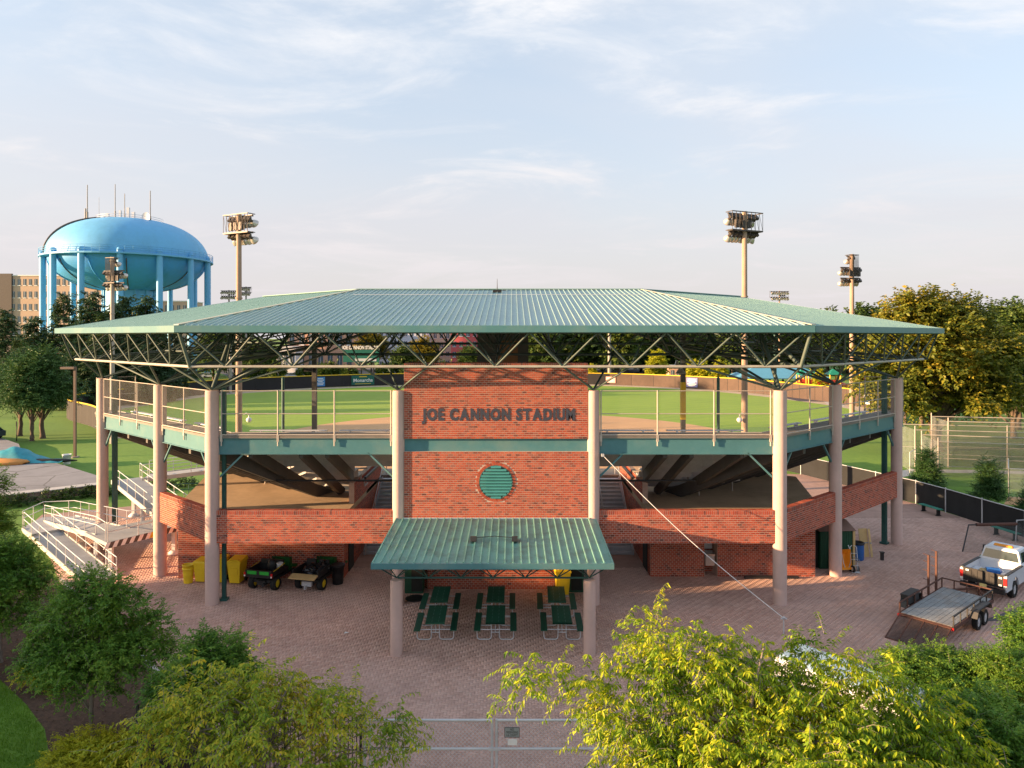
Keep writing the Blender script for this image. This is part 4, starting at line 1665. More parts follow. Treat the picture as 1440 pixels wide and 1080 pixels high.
# the bright tree at lower right with drooping leaves and long bare-ended sprays
rdb = random.Random(6)
BL = [(0, 0, 3.4, 1.9, 1.5, 1.0), (1.6, 0, 3.9, 1.5, 1.2, .8), (.6, .3, 4.5, 1.3, .9, .5), (3.0, 0, 3.3, 1.3, 1.1, .8), (2.0, -.8, 2.6, 1.9, 1.2, .7), (-.5, -.8, 2.6, 1.6, 1.1, .7), (3.9, .1, 2.8, .9, .8, .5)]
for (bx, by, bz) in [(-1.2, .3, 4.6), (-.6, .4, 5.15), (-1.75, .4, 4.95), (-2.6, .5, 4.75), (-3.3, .3, 4.45), (-4.0, .2, 4.75), (-2.2, .1, 4.1), (-2.2, .0, 3.75), (-1.8, -.1, 3.4), (-1.2, -.1, 3.2), (-1.6, -.2, 3.6), (-.9, -.4, 2.9), (-1.35, .5, 5.55), (.2, .5, 5.1), (1.1, .4, 5.0), (2.0, .3, 4.85), (2.8, .2, 4.5), (3.4, .2, 4.1), (2.3, .4, 5.0), (3.7, .3, 4.55), (4.4, .3, 4.1), (4.3, .1, 3.5), (4.9, 0, 3.2), (5.0, 0, 2.5), (.9, -1.2, 3.4), (2.9, -1.1, 3.4), (-.2, -1.2, 3.6), (1.8, -1.2, 4.0), (4.0, -.6, 3.2)]:
    k = rdb.uniform(.75, 1.2)
    BL.append((bx, by, bz, .58 * k, .5 * k, .26 * k))
pt = tree_parts('t', 16, 1.9, .13, BL, 440, dict(KW_YE, leaf_l=.135, leaf_w=.045, n_leaf=19, tw_len=.7, spread=.85), L_yel, M_barkg, twigs=2, n_limb=70)
tree('goldenrain_tree', 'big bright yellow green tree with drooping leaves at the bottom right', 'tree', (5.2, 15.0, 0), pt, 0, (1, 1, .965))
# dark trees in the lower right corner
pt = tree_parts('t', 17, 1.4, .09, [(0, 0, 2.5, 1.5, 1.4, 1.1), (-.6, 0, 3.4, 1.0, .9, .7), (.8, 0, 3.3, 1.2, 1.1, .8), (-1.1, 0, 2.4, 1.0, 1.0, .8), (.2, -.3, 1.5, 1.5, 1.2, .7)], 360, KW_DK, L_dk, M_barkg, twigs=6)
tree('ornamental_tree', 'deep green tree just right of the bright yellow green one, below the trailer', 'tree', (12.3, 20.0, 0), pt, 0, .76)
pt = tree_parts('t', 18, 1.6, .09, [(0, 0, 3.0, 1.8, 1.6, 1.3), (.6, 0, 4.0, 1.3, 1.2, .8), (-1.1, 0, 3.2, 1.1, 1.0, .8), (1.5, 0, 3.3, 1.4, 1.2, 1.1), (.2, -.3, 1.9, 1.8, 1.4, .8)], 440, KW_DK, L_dk, M_barkg, twigs=6)
tree('ornamental_tree', 'green tree filling the right edge in front of the pickup truck', 'tree', (17.2, 20.6, 0), pt, 0, .95)
tree('ornamental_tree', 'dark green tree between the trailer ramp and the right edge tree', 'tree', (14.4, 18.9, 0), pt, 2.2, .72)
pt = tree_parts('t', 19, 1.0, .08, [(0, 0, 2.0, 1.6, 1.3, 1.2), (.7, 0, 2.8, 1.2, 1.0, .8), (-1.0, 0, 1.7, 1.1, 1.0, .8)], 280, KW_DK, L_dk, M_barkg, twigs=6)
tree('ornamental_tree', 'low dark green tree in the bottom right corner', 'tree', (10.9, 16.3, 0), pt)


def shrub(label, loc, blobs, n, kw, leaf, seed, name='shrub', group=None):
    rg = np.random.default_rng(seed)
    cs, os_ = blob_clusters(rg, blobs, n)
    (V, T), tw = spray(rg, cs, os_, **kw)
    t = thing(name, label, 'shrub', loc, 0, group)
    link('foliage', arrays_mesh('foliage', V, T, leaf), t)
    mb = MB()
    for i in rg.choice(len(cs), min(14, len(cs)), replace=False):
        e = Vector(cs[i])
        mb.tube([(e.x * .1, e.y * .1, -.03), (e.x * .5, e.y * .5, e.z * .5), e], .015, 4, 0, [.02, .014, .006])
    mb.build('stems', M_bark, t)
    return t


KW_SH = dict(n_tw=8, tw_len=.3, n_leaf=10, leaf_l=.075, leaf_w=.04, droop=.1, hang=.0, spread=.7, pos_jit=.4)
shrub('bright lime shrub in the mulch at the bottom left corner beside the grass', (-10.75, 19.4, 0), [(0, 0, .55, .95, .8, .45), (.7, .1, .5, .6, .6, .4), (-.6, 0, .4, .5, .5, .35)], 170, KW_SH, L_lime, 31)
shrub('small golden shrub behind the lawn under the broad tree', (-15.35, 24.3, 0), [(0, 0, .5, .6, .5, .4), (.4, 0, .4, .4, .4, .3)], 90, KW_SH, L_lime, 32)
shrub('dark low shrub under the trees at the far left of the mulch', (-18.6, 24.6, 0), [(0, 0, .5, 1.0, .9, .5)], 90, KW_SH, L_shrub, 33)
shrub('dark green shrub between the small tree and the plaza edging stones', (-9.5, 21.6, 0), [(0, 0, .6, .8, .7, .5)], 110, KW_SH, L_dk, 35)

# hedge in front of the retaining wall, left
rg = np.random.default_rng(41)
bl = [(-35.6 + i * 1.25, 49.6 + i * .95, .2, .8, .55, .42) for i in range(9)]
cs, os_ = blob_clusters(rg, bl, 150)
(V, T), _ = spray(rg, cs, os_, n_tw=6, tw_len=.35, n_leaf=8, leaf_l=.16, leaf_w=.09, droop=.1, hang=0, spread=.8, pos_jit=.4)
t = thing('hedge', 'dark clipped hedge below the retaining wall behind the ramp', 'hedge', (0, 0, 0))
link('foliage', arrays_mesh('foliage', V, T, L_shrub), t)
mb = MB()
for b in bl:
    mb.cyl((b[0], b[1], -.03), (b[0], b[1], .4), .03, .015, 5)
mb.build('stems', M_bark, t)

# grass blades on the near lawn corner
rg = np.random.default_rng(8)
nb = 110000
bx = rg.uniform(-21, -11.0, nb)
by = rg.uniform(12.8, 26.0, nb)
edge = np.interp(by, [13, 18, 19.8, 21.8, 23.3, 25.0, 27.2], [-11.4, -11.6, -12.1, -13.6, -15.2, -17.3, -21.0])
k = bx < edge - rg.exponential(.05, nb)
bx, by = bx[k], by[k]
nb = len(bx)
bs = np.stack([bx, by, np.full(nb, -.03)], 1)
dr = norm_rows(np.stack([rg.normal(0, .35, nb), rg.normal(0, .35, nb), np.ones(nb)], 1))
nm = norm_rows(rg.normal(0, 1, (nb, 3)))
V, T = leaf_quads(bs, dr, nm, rg.uniform(.05, .11, nb), rg.uniform(.012, .02, nb), .05)
link('grass_blades', arrays_mesh('grass_blades', V, T, M_blade), None, 'stuff')
# bark chips and fallen leaves on the mulch
nb = 9000
bx, by = rg.uniform(-30, -5.5, nb), rg.uniform(13, 38, nb)
MUL = [(-6.0, 13), (-6.4, 19.6), (-13.2, 26.7), (-21.5, 35.0), (-27, 38), (-30, 32), (-21.0, 27.2), (-17.3, 25.0), (-15.2, 23.3), (-13.6, 21.8), (-12.1, 19.8), (-11.6, 18.0), (-11.4, 13)]
k = in_poly(bx, by, MUL)
bs = np.stack([bx[k], by[k], np.full(k.sum(), -.005)], 1)
dr = norm_rows(np.stack([rg.normal(0, 1, len(bs)), rg.normal(0, 1, len(bs)), rg.uniform(0, .3, len(bs))], 1))
V, T = leaf_quads(bs, dr, norm_rows(np.array([0, 0, 1.]) + rg.normal(0, .4, bs.shape)), rg.uniform(.06, .14, len(bs)), rg.uniform(.03, .06, len(bs)), .1)
L_litter = leaf_mat('leaf_litter', [(0.1, (0.05, 0.03, 0.018)), (0.5, (0.12, 0.075, 0.04)), (0.9, (0.25, 0.17, 0.08)), (1.0, (0.35, 0.27, 0.08))], 0.1, 1.0)
link('leaf_litter', arrays_mesh('leaf_litter', V, T, L_litter), None, 'stuff')

# --- right lawn: the big golden oak, its greener neighbours
KW_OAK = dict(n_tw=8, tw_len=1.5, n_leaf=12, leaf_l=.42, leaf_w=.27, droop=.12, hang=.2, spread=.8, pos_jit=.4)
pt = tree_parts('oak', 51, 3.6, .65, [(0, 0, 8.5, 5.5, 5.0, 3.6), (-2.8, 0, 11.0, 3.6, 3.4, 2.6), (1.5, .5, 13.0, 4.0, 3.6, 2.6), (4.8, 0, 9.5, 3.8, 3.6, 3.0), (-4.8, -.5, 6.5, 3.0, 2.8, 1.8), (-2.0, 0, 14.4, 2.6, 2.4, 1.6), (3.0, -1, 5.2, 3.4, 3.0, 1.5), (-4.0, -1.0, 5.2, 2.6, 2.4, 1.2), (5.5, 0, 5.4, 3.2, 3.0, 1.8), (-5.6, .5, 9.0, 1.6, 1.6, 1.2)], 700, KW_OAK, L_gold, M_bark, n_limb=60, crown_name='crown')
tree('oak_tree', 'huge spreading oak turning gold, thick trunk, right of the stadium roof', 'tree', (45.5, 75.0, -.03), pt)
pt = tree_parts('oak', 52, 3.5, .5, [(0, 0, 8.0, 5.0, 4.5, 3.6), (-2, 0, 11.0, 4.0, 3.6, 2.8), (2.6, 0, 11.8, 3.8, 3.6, 2.6), (0, 0, 14.2, 2.6, 2.6, 1.4), (3.8, 0, 6.0, 3.2, 3.0, 2.2)], 520, KW_OAK, L_far, M_bark, n_limb=40)
OAK2 = pt
tree('oak_tree', 'green broadleaf tree behind the golden oak at the right edge', 'tree', (66, 92, -.03), pt)
tree('oak_tree', 'dark broadleaf tree low behind the batting cages', 'tree', (60, 84, -.03), OAK2, 2.1, .72)
tree('oak_tree', 'broadleaf tree far right beyond the golden oak, crown cut by the frame', 'tree', (83, 108, -.03), OAK2, 4.0, 1.05)
tree('oak_tree', 'leafy tree between the golden oak and the outfield screen', 'tree', (56, 96, -.03), OAK2, 1.1, .62)

# young conifers along the outside of the black screened fence
KW_YC = dict(n_tw=7, tw_len=.5, n_leaf=12, leaf_l=.16, leaf_w=.05, droop=.05, hang=-.1, spread=.8, pos_jit=.35)
pt = tree_parts('yc', 61, .5, .05, [(0, 0, .7, .95, .95, .6), (0, 0, 1.5, .7, .7, .6), (0, 0, 2.3, .42, .42, .55), (0, 0, 2.9, .18, .18, .35)], 150, KW_YC, L_pine, M_bark, twigs=0)
for i, (x, y, s, l) in enumerate([(33.4, 56.0, 1.0, 'young conifer at the corner of the batting cages, furthest along the black fence'), (34.6, 50.6, 1.0, 'bushy young conifer behind the middle of the black screened fence'), (35.0, 46.4, .95, 'young conifer with bare leader behind the black fence near the second bench'), (36.2, 43.2, 1.05, 'young conifer at the right edge behind the black fence')]):
    tree('young_conifer', l, 'conifer', (x, y, -.03), pt, i * 1.7, s, 'young conifers planted outside the black fence')

# --- left background: park trees on the lawn, dark spruces before the water tower
KW_PK = dict(n_tw=7, tw_len=1.1, n_leaf=12, leaf_l=.34, leaf_w=.12, droop=.15, hang=.1, spread=.8, pos_jit=.4)
pk = [tree_parts('pk', 70 + i, 3.2, .28, [(0, 0, 6.0, 3.0, 2.8, 1.8), (.4, 0, 8.0, 2.4, 2.3, 1.6), (-1.2, 0, 5.0, 2.4, 2.2, 1.2), (1.5, 0, 5.2, 2.2, 2.0, 1.2), (0, 0, 9.3, 1.3, 1.3, 1.0)], 330, KW_PK, L_pine, M_bark, n_limb=26) for i in range(2)]
for i, (px, Y, s, l, v) in enumerate([(28, 86, .92, 'pine like tree on the lawn, leftmost of the three by the asphalt apron', 0), (45, 82, .88, 'pine like tree in the middle of the three on the left lawn', 1), (60, 84, 1.0, 'pine like tree on the lawn nearest the lamp post', 0)]):
    tree('pine_tree', l, 'tree', (CX + (px - 720) / 1000 * Y, Y, -.03), pk[v], i * 2.0, s, 'three pine like trees on the left lawn')
tree('pine_tree', 'large dark tree filling the left edge behind the parked car', 'tree', (-80, 104, -.03), pk[1], 3.0, 1.0)


def spruce_mesh(seed, h, rb, tiers, leaf):
    rg = np.random.default_rng(seed)
    cs, os_ = [], []
    for i in range(tiers):
        f = i / (tiers - 1)
        z = h * (.10 + .88 * f)
        r = rb * (1 - f) ** .85 + .15
        k = max(4, int(16 * (1 - f) + 4))
        for j in range(k):
            a = rg.uniform(0, 2 * math.pi)
            rr = r * rg.uniform(.35, 1.0)
            cs.append((rr * math.cos(a), rr * math.sin(a), z - rr * .12 + rg.normal(0, h * .008)))
            os_.append((math.cos(a), math.sin(a), .12))
    cs, os_ = np.array(cs), norm_rows(np.array(os_))
    (V, T), _ = spray(rg, cs, os_, n_tw=5, tw_len=rb * .33, n_leaf=9, leaf_l=rb * .16, leaf_w=rb * .07, droop=.18, hang=.35, spread=.45, pos_jit=.25)
    mb = MB()
    mb.cyl((0, 0, -.1), (0, 0, h * .97), h * .018, .03, 7)
    for c in cs[::4]:
        mb.cyl((0, 0, c[2] + .2), c, .06, .02, 4, caps=False)
    return mb.mesh('trunk', M_bark), arrays_mesh('crown', V, T, leaf)


sp = [spruce_mesh(81, 18, 4.2, 20, L_con), spruce_mesh(82, 18, 3.6, 22, L_con), spruce_mesh(83, 18, 4.8, 18, L_con)]
rd = random.Random(4)
SPR = [(8, 150, 436, 'at the far left edge before the hotel'), (28, 142, 470, 'low at the left edge'), (48, 135, 448, 'left of the water tower legs'), (66, 150, 465, 'below the leftmost tower legs'), (90, 140, 414, 'rising tallest before the left tower legs'), (108, 128, 455, 'behind the lamp post on the lawn'), (128, 138, 412, 'pointed, before the tank bottom on the left'), (145, 126, 440, 'behind the shorter floodlight pole'), (160, 134, 430, 'just right of the shorter floodlight pole'), (176, 141, 418, 'pointed, under the middle of the water tower'), (190, 128, 452, 'above the left end of the roof edge'), (205, 138, 420, 'right of centre under the water tower'), (224, 132, 458, 'seen through the left truss'), (245, 140, 466, 'seen through the left truss by the roof corner'), (100, 118, 486, 'low behind the left end column'), (130, 118, 478, 'low behind the left truss end'), (200, 126, 484, 'low behind the middle of the left truss'), (262, 168, 486, 'before the right tower legs')]
for i, (px, Y, ty, l) in enumerate(SPR):
    h = CZ - (ty - 473) / 1000 * Y
    tree('spruce_tree', 'dark spruce ' + l, 'conifer', (CX + (px - 720) / 1000 * Y, Y, -.03), sp[i % 3], rd.uniform(0, 6), (h / 18 * rd.uniform(.9, 1.05), h / 18 * rd.uniform(.9, 1.05), h / 18), 'dark spruces before the water tower')

# --- woodland and street trees beyond the outfield
KW_FAR = dict(n_tw=6, tw_len=1.8, n_leaf=9, leaf_l=.8, leaf_w=.5, droop=.1, hang=.1, spread=.9, pos_jit=.45)
fa = [tree_parts('fa', 90 + i, 3.5, .4, [(0, 0, 7.0, 4.6, 4.4, 3.2), (1.5, 0, 10.0, 3.4, 3.2, 2.6), (-1.8, 0, 9.6, 3.2, 3.0, 2.4), (.2, 0, 12.6, 2.4, 2.4, 1.8), (0, 0, 4.4, 3.8, 3.6, 1.6)], 200, KW_FAR, L_far, M_bark, n_limb=16) for i in range(3)]
fg = tree_parts('fg', 96, 3.5, .4, [(0, 0, 7.0, 4.6, 4.4, 3.2), (1.5, 0, 10.0, 3.4, 3.2, 2.6), (-1.8, 0, 9.6, 3.2, 3.0, 2.4), (.2, 0, 12.6, 2.4, 2.4, 1.8)], 200, KW_FAR, leaf_mat('leaf_autumn', [(0.1, (0.10, 0.10, 0.015)), (0.5, (0.26, 0.22, 0.02)), (1.0, (0.42, 0.30, 0.03))], 0.3, 0.2), M_bark, n_limb=16)
rd = random.Random(12)
ORD = 'first second third fourth fifth sixth seventh eighth ninth tenth eleventh twelfth thirteenth fourteenth fifteenth sixteenth seventeenth eighteenth nineteenth twentieth twenty-first twenty-second twenty-third'.split()
WOOD = []
for i in range(46):
    px = 745 + (i % 23) * 23.5 + rd.uniform(-8, 8)
    row = i // 23
    Y = (225 if row == 0 else 250) + rd.uniform(-12, 12)
    WOOD.append((px, Y, rd.uniform(.88, 1.2) * (1.25 if row else 1.05)))
for i, (px, Y, s) in enumerate(WOOD):
    tree('woodland_tree', ORD[i % 23] + ' tree from the left in the ' + ('front' if i < 23 else 'rear') + ' row of the wood beyond right field', 'tree', (CX + (px - 720) / 1000 * Y, Y, -.03), fa[i % 3] if i not in (17, 20) else fg, rd.uniform(0, 6), s, 'trees of the wood beyond the outfield')
# yellow-leaved single trees seen through the front truss
for (px, Y, s, m, l) in [(522, 214, .95, fg, 'yellow leaved street tree behind the scoreboard'), (596, 205, .75, fg, 'yellow green street tree between the pale blocks and the red building'), (567, 198, .62, fa[1], 'small dark street tree left of the stadium wall top'), (660, 195, .6, fa[0], 'dark street tree beside the press box'), (373, 205, .7, fa[2], 'dark street tree left of the salmon building'), (352, 190, .7, fa[0], 'street tree behind the tall left floodlight pole'), (300, 195, .9, fa[1], 'street tree right of the tower legs'), (330, 215, 1.05, fa[2], 'darker street tree beyond the left outfield corner')]:
    tree('street_tree', l, 'tree', (CX + (px - 720) / 1000 * Y, Y, -.03), m, px * .1, s)
# clipped bushes of the car park edge
rgb = np.random.default_rng(77)
cs, os_ = blob_clusters(rgb, [(0, 0, 1.2, 1.5, 1.5, 1.3)], 40)
(V, T), _ = spray(rgb, cs, os_, n_tw=5, tw_len=.8, n_leaf=8, leaf_l=.5, leaf_w=.3, droop=.1, hang=0, spread=.9, pos_jit=.4)
bush_me = arrays_mesh('round_bush', V, T, L_far)
for i, px in enumerate([346, 362, 376, 391, 428, 441, 454, 466, 479, 492, 540, 556, 574, 590, 612, 626]):
    Y = 187 + (i % 3) * 2
    o = link('round_bush', bush_me)
    o.location = (CX + (px - 720) / 1000 * Y, Y, -.03)
    o.scale = (1.1, 1.1, 1.25 + (i % 4) * .15)
    tag(o, ORD[i] + ' dark round bush from the left along the car park edge beyond left field', 'bush', 'bushes along the car park edge')
# slim young trees just outside the right field fence
yt = tree_parts('yt', 99, 1.2, .08, [(0, 0, 2.6, 1.0, 1.0, 1.3), (0, 0, 4.4, .7, .7, 1.2)], 60, dict(KW_FAR, tw_len=.9, leaf_l=.5, leaf_w=.3), L_lime, M_bark, n_limb=8)
for i, (px, Y, s, l) in enumerate([(833, 187, .75, 'slim yellow green sapling just right of the brick wall'), (916, 180, .9, 'bushy sapling left of the tall sapling beyond right field'), (925, 182, 1.35, 'tall slim sapling beyond right field'), (973, 172, 1.0, 'yellowish sapling above the navy banner'), (987, 170, .95, 'green sapling right of the navy banner'), (1013, 165, 1.0, 'bright sapling left of the blue pavilion'), (1152, 150, .8, 'sapling between the playground towers')]):
    tree('sapling', l, 'sapling', (CX + (px - 720) / 1000 * Y, Y, -.03), yt, i * 1.1, s)
# ---------------------------------------------------------------- outfield fence, scoreboard, far buildings
fo = thing('outfield_fence', 'tall dark screened outfield fence with yellow top cap curving round the field', 'fence', (0, 0, 0))
FHT = 2.75
nseg = len(fl) - 1
for i in range(nseg):
    a, b = fl[i], fl[i + 1]
    mb = MB()
    mb.quad([(a.x, a.y, 0), (b.x, b.y, 0), (b.x, b.y, FHT), (a.x, a.y, FHT)])
    d = (b - a)
    nn = Vector((-d.y, d.x, 0)).normalized() * .03
    mb.quad([(a.x + nn.x, a.y + nn.y, 0), (a.x + nn.x, a.y + nn.y, FHT), (b.x + nn.x, b.y + nn.y, FHT), (b.x + nn.x, b.y + nn.y, 0)])
    mb.build('screen_panel', M_screen if i < nseg * .56 else M_screenb, fo)
    mb = MB()
    mb.cyl((a.x, a.y, -.05), (a.x, a.y, FHT), .05, n=6)
    mb.build('fence_post', M_blk, fo)
mb = MB()
mb.tube([p + Vector((0, 0, FHT + .06)) for p in fl], .11, 6)
mb.build('yellow_cap', M_ycap, fo)


def fence_at(px, toward=0.5):
    """point on the outfield fence seen at photo column px."""
    best = None
    k = (px - 720) / 1000
    for i in range(nseg):
        for j in range(20):
            p = fl[i].lerp(fl[i + 1], j / 20)
            if p.y < 92:
                continue
            e = abs((p.x - CX) / p.y - k)
            if best is None or e < best[0]:
                d = fl[i + 1] - fl[i]
                best = (e, p.copy(), math.atan2(-d.y, -d.x))
    p, a = best[1], best[2]
    a = math.atan2(-(fl[0] - fl[0]).y, 1) if False else a
    return p, a


def banner(label, px, w, h, z, mats, draw, cat='banner'):
    p, a = fence_at(px)
    d = Vector((math.cos(a), math.sin(a), 0))
    if d.x < 0:
        d = -d
        a += math.pi
    nv = Vector((d.y, -d.x, 0))
    c = p + nv * .16
    t = thing('banner', label, cat, (c.x, c.y, 0), a)
    b = MB()
    b.box((0, 0, z + h / 2), (w, .04, h))
    b.build('panel', mats, t)
    draw(t, w, h, z)
    return t


def d_monarch(t, w, h, z):
    flat_text('Monarchs', 1.15, M_white, t, (0, -.035, z + h * .47), offset=.02, width=w * .84)
    b = MB()
    b.box((0, -.03, z + h * .86), (w * .34, .02, .2))
    b.box((0, -.03, z + h * .12), (w * .7, .02, .1))
    b.build('gold_line', M_ycap, t)


def d_disc(tx, m, half=False):
    def f(t, w, h, z):
        b = MB()
        n = 28
        pts = [(math.cos(2 * math.pi * i / n) * w * .38, -.035, z + h * .5 + math.sin(2 * math.pi * i / n) * w * .38) for i in range(n)]
        b.quad(pts)
        b.build('blue_disc', m, t)
        flat_text(tx, .62, M_white, t, (0, -.045, z + h * .5), width=w * .5)
    return f


def d_lines(m):
    def f(t, w, h, z):
        b = MB()
        for i, (q, ww) in enumerate(((.82, .6), (.66, .8), (.5, .5), (.34, .8), (.18, .6))):
            b.box((0, -.03, z + h * q), (w * ww, .02, h * .07))
        b.build('printed_line', m, t)
    return f


banner('dark green banner with white script lettering on the outfield fence', 511, 5.6, 2.3, .3, M_banner, d_monarch)
banner('square white sign with round blue emblem on the left outfield fence', 214, 1.75, 1.75, .8, M_white, d_disc('NCAA', M_bannb))
banner('square white sign with round blue emblem on the right field fence', 1220, 1.9, 1.9, .6, M_white, d_disc('NCAA', M_bannb))
banner('small blue and white panel on the outfield fence behind the dark post', 451, 2.2, 2.2, .3, M_bannb, d_lines(M_white))
banner('navy sponsor banner with pale lines on the right outfield fence', 973, 2.9, 2.2, .3, M_bannn, d_lines(M_white))
banner('pale pink banner on the outfield fence just right of the brick wall', 858, 2.6, 1.5, .5, M_pink, d_lines(M_white))

sb = thing('scoreboard', 'green scoreboard with white title letters beyond the left outfield fence', 'scoreboard', (CX + (508 - 720) / 1000 * 186, 186, 0))
mb = MB()
mb.box((0, 0, 6.9), (9.4, .4, 3.2))
mb.build('board', M_banner, sb)
mb = MB()
for i in range(3):
    mb.box((-3.0 + i * 3.0, -.22, 7.4), (2.0, .05, .5))
mb.box((1.2, -.22, 5.9), (5.6, .05, .7))
mb.build('display_panel', M_galv, sb)
flat_text('JOE CANNON STADIUM', 1.3, M_white, sb, (0, -.1, 9.05), offset=.03, extrude=.05, width=9.8)
for x in (-3.2, 0, 3.2):
    mb = MB()
    mb.box((x, .1, 3.0), (.35, .35, 6.0))
    mb.build('post', M_blk, sb)


def building(name, label, px0, px1, ytop, Y, m, rows, cols, depth=14, win=M_win, extra=None, roofm=None):
    a, b = P(px0, ytop, Y), P(px1, ytop, Y)
    w, h = b.x - a.x, a.z
    t = thing(name, label, 'building', ((a.x + b.x) / 2, Y, 0))
    mb = MB()
    mb.box((0, depth / 2, h / 2), (w, depth, h))
    wl_ = mb.build('wall', m, t)
    mb = MB()
    mb.box((0, depth / 2, h + .2), (w + .5, depth + .5, .4))
    mb.build('roof', roofm or M_white, t)
    if rows and cols:
        cw, chh = w / cols, h / rows
        wm = MB()
        wm.box((0, -.02, 0), (cw * .5, .1, chh * .5))
        wm.box((0, -.08, -chh * .27), (cw * .56, .16, chh * .05), 0, 1)
        wm.box((0, -.09, 0), (cw * .03, .06, chh * .5), 0, 1)
        me = wm.mesh('window', [win, M_white])
        for r in range(rows):
            for c in range(cols):
                o = link('window', me, t)
                o.location = (-w / 2 + (c + .5) * cw, 0, (r + .5) * chh)
    return t, w, h


building('shop_building', 'low salmon coloured building with flat roof seen through the left of the front truss', 404, 498, 462, 245, M_bldA, 2, 7)
t, w, h = building('shop_building', 'small white fronted building left of the salmon one', 388, 416, 489, 236, M_white, 1, 3, 8)
building('apartment_block', 'pale blue grey apartment block right of the scoreboard', 532, 600, 462, 262, M_bldB, 4, 8)
building('apartment_block', 'cream apartment block behind the yellow green street tree', 590, 634, 466, 275, M_bldD, 4, 5)
building('apartment_block', 'red and white apartment block left of the press box', 634, 682, 462, 255, M_bldC, 4, 5)
building('pavilion_hut', 'small orange brick hut beyond right field', 941, 958, 516, 196, M_bldA, 1, 2, 4)

# parked cars in the lot beyond left field


def car_mesh(paint):
    b = MB()
    prof = [(-2.2, .35), (2.2, .35), (2.25, .75), (1.3, .92), (.75, 1.42), (-1.1, 1.45), (-1.9, .98), (-2.25, .9)]
    b.prism(prof, -.88, .88, 0)
    for sx in (-.885, .885):
        b.quad([(sx, 1.15, .95), (sx, .7, 1.35), (sx, -1.05, 1.38), (sx, -1.7, .98)][::(1 if sx > 0 else -1)], 1)
    b.quad([(-.75, 1.33, .95), (.75, 1.33, .95), (.7, .80, 1.4), (-.7, .80, 1.4)], 1)
    b.quad([(-.7, -1.14, 1.43), (.7, -1.14, 1.43), (.75, -1.9, 1.02), (-.75, -1.9, 1.02)], 1)
    for (x, y) in ((-.8, 1.35), (.8, 1.35), (-.8, -1.35), (.8, -1.35)):
        b.cyl((x - .12, y, .33), (x + .12, y, .33), .33, n=12, mi=2)
    return b.mesh('parked_car', [paint, M_glass, M_tyre])


cps = [mat('car_white', (.6, .62, .65), .3, var=.02), mat('car_blue', (.04, .12, .32), .3, var=.02), mat('car_grey', (.12, .13, .14), .3, var=.02), mat('car_red', (.35, .03, .03), .3, var=.02)]
cme = [car_mesh(c) for c in cps]
rd = random.Random(9)
lab = ['white', 'blue', 'dark grey', 'red']
spots = [(372, 206, 0), (381, 206, 2), (402, 207, 0), (414, 206, 0), (455, 207, 2), (538, 205, 1), (560, 206, 1), (575, 205, 2), (602, 206, 0), (617, 206, 1), (632, 206, 0), (286, 207, 2), (296, 206, 0), (642, 207, 2)]
for i, (px, Y, k) in enumerate(spots):
    o = link('parked_car', cme[k])
    o.location = (CX + (px - 720) / 1000 * Y, Y, 0)
    o.rotation_euler = (0, 0, R(90 + rd.choice([0, 180]) + rd.uniform(-12, 12)))
    tag(o, lab[k] + ' car beyond the left outfield fence, ' + ORD[sorted(spots).index((px, Y, k))] + ' parked car from the left', 'car', 'cars parked beyond the outfield')
o = link('parked_car', cme[0])
o.location = (CX + (889 - 720) / 1000 * 190, 190, -.03)
o.rotation_euler = (0, 0, R(95))
tag(o, 'white car parked just beyond the right field fence', 'car')
dc = mat('car_slate', (.03, .045, .06), .3, var=.02)
o = link('parked_car', car_mesh(dc))
o.location = (-58.5, 79.6, TZ)
o.rotation_euler = (0, 0, R(75))
tag(o, 'dark car parked on the asphalt apron at the left edge', 'car')

# hotel behind the water tower
ht, w, h = building('hotel_building', 'tan multi storey hotel with dark end behind the water tower', -40, 196, 388, 320, M_bldE, 7, 30, 20, M_win)
mb = MB()
mb.box((-w / 2 + 15.5, -.25, h / 2 + .5), (6, 1.0, h + 1.0))
mb.build('stair_tower', M_hotd, ht)
mb = MB()
mb.box((w / 2 - 10, 8, h + .3), (22, 18, .8))
mb.build('roof_slab', M_hotd, ht)
hb_, w, h = building('office_building', 'brown office block seen between the right tower legs', 196, 264, 424, 330, M_bldE, 4, 8, 16)

# --- water tower
TY = 215
TPX = 183.0
TX = CX + (TPX - 720) / 1000 * TY
wt = thing('water_tower', 'large sky blue water tower with domed tank on round legs and antennas on top', 'water tower', (TX, TY, 0))
TRd = 22.3
zr = CZ + (473 - 366) / 1000 * TY          # balcony level
ztop = CZ + (473 - 309) / 1000 * TY
zbot = CZ + (473 - 411) / 1000 * TY
mb = MB()
prof = []
for i in range(25):
    f = i / 24
    a = math.pi / 2 * f
    prof.append((TRd * .985 * math.cos(a) ** .80 + .001, zr + (ztop - zr) * math.sin(a) ** 1.0))
mb.lathe(prof, n=72)
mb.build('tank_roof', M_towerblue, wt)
mb = MB()
prof = []
for i in range(21):
    f = i / 20
    a = math.pi / 2 * (1 - f)
    prof.append((TRd * .955 * math.cos(a) ** .85 + .001, zr - (zr - zbot) * math.sin(a)))
mb.lathe(prof, n=72)
bowl = mb.build('tank_bowl', M_towerlow, wt)
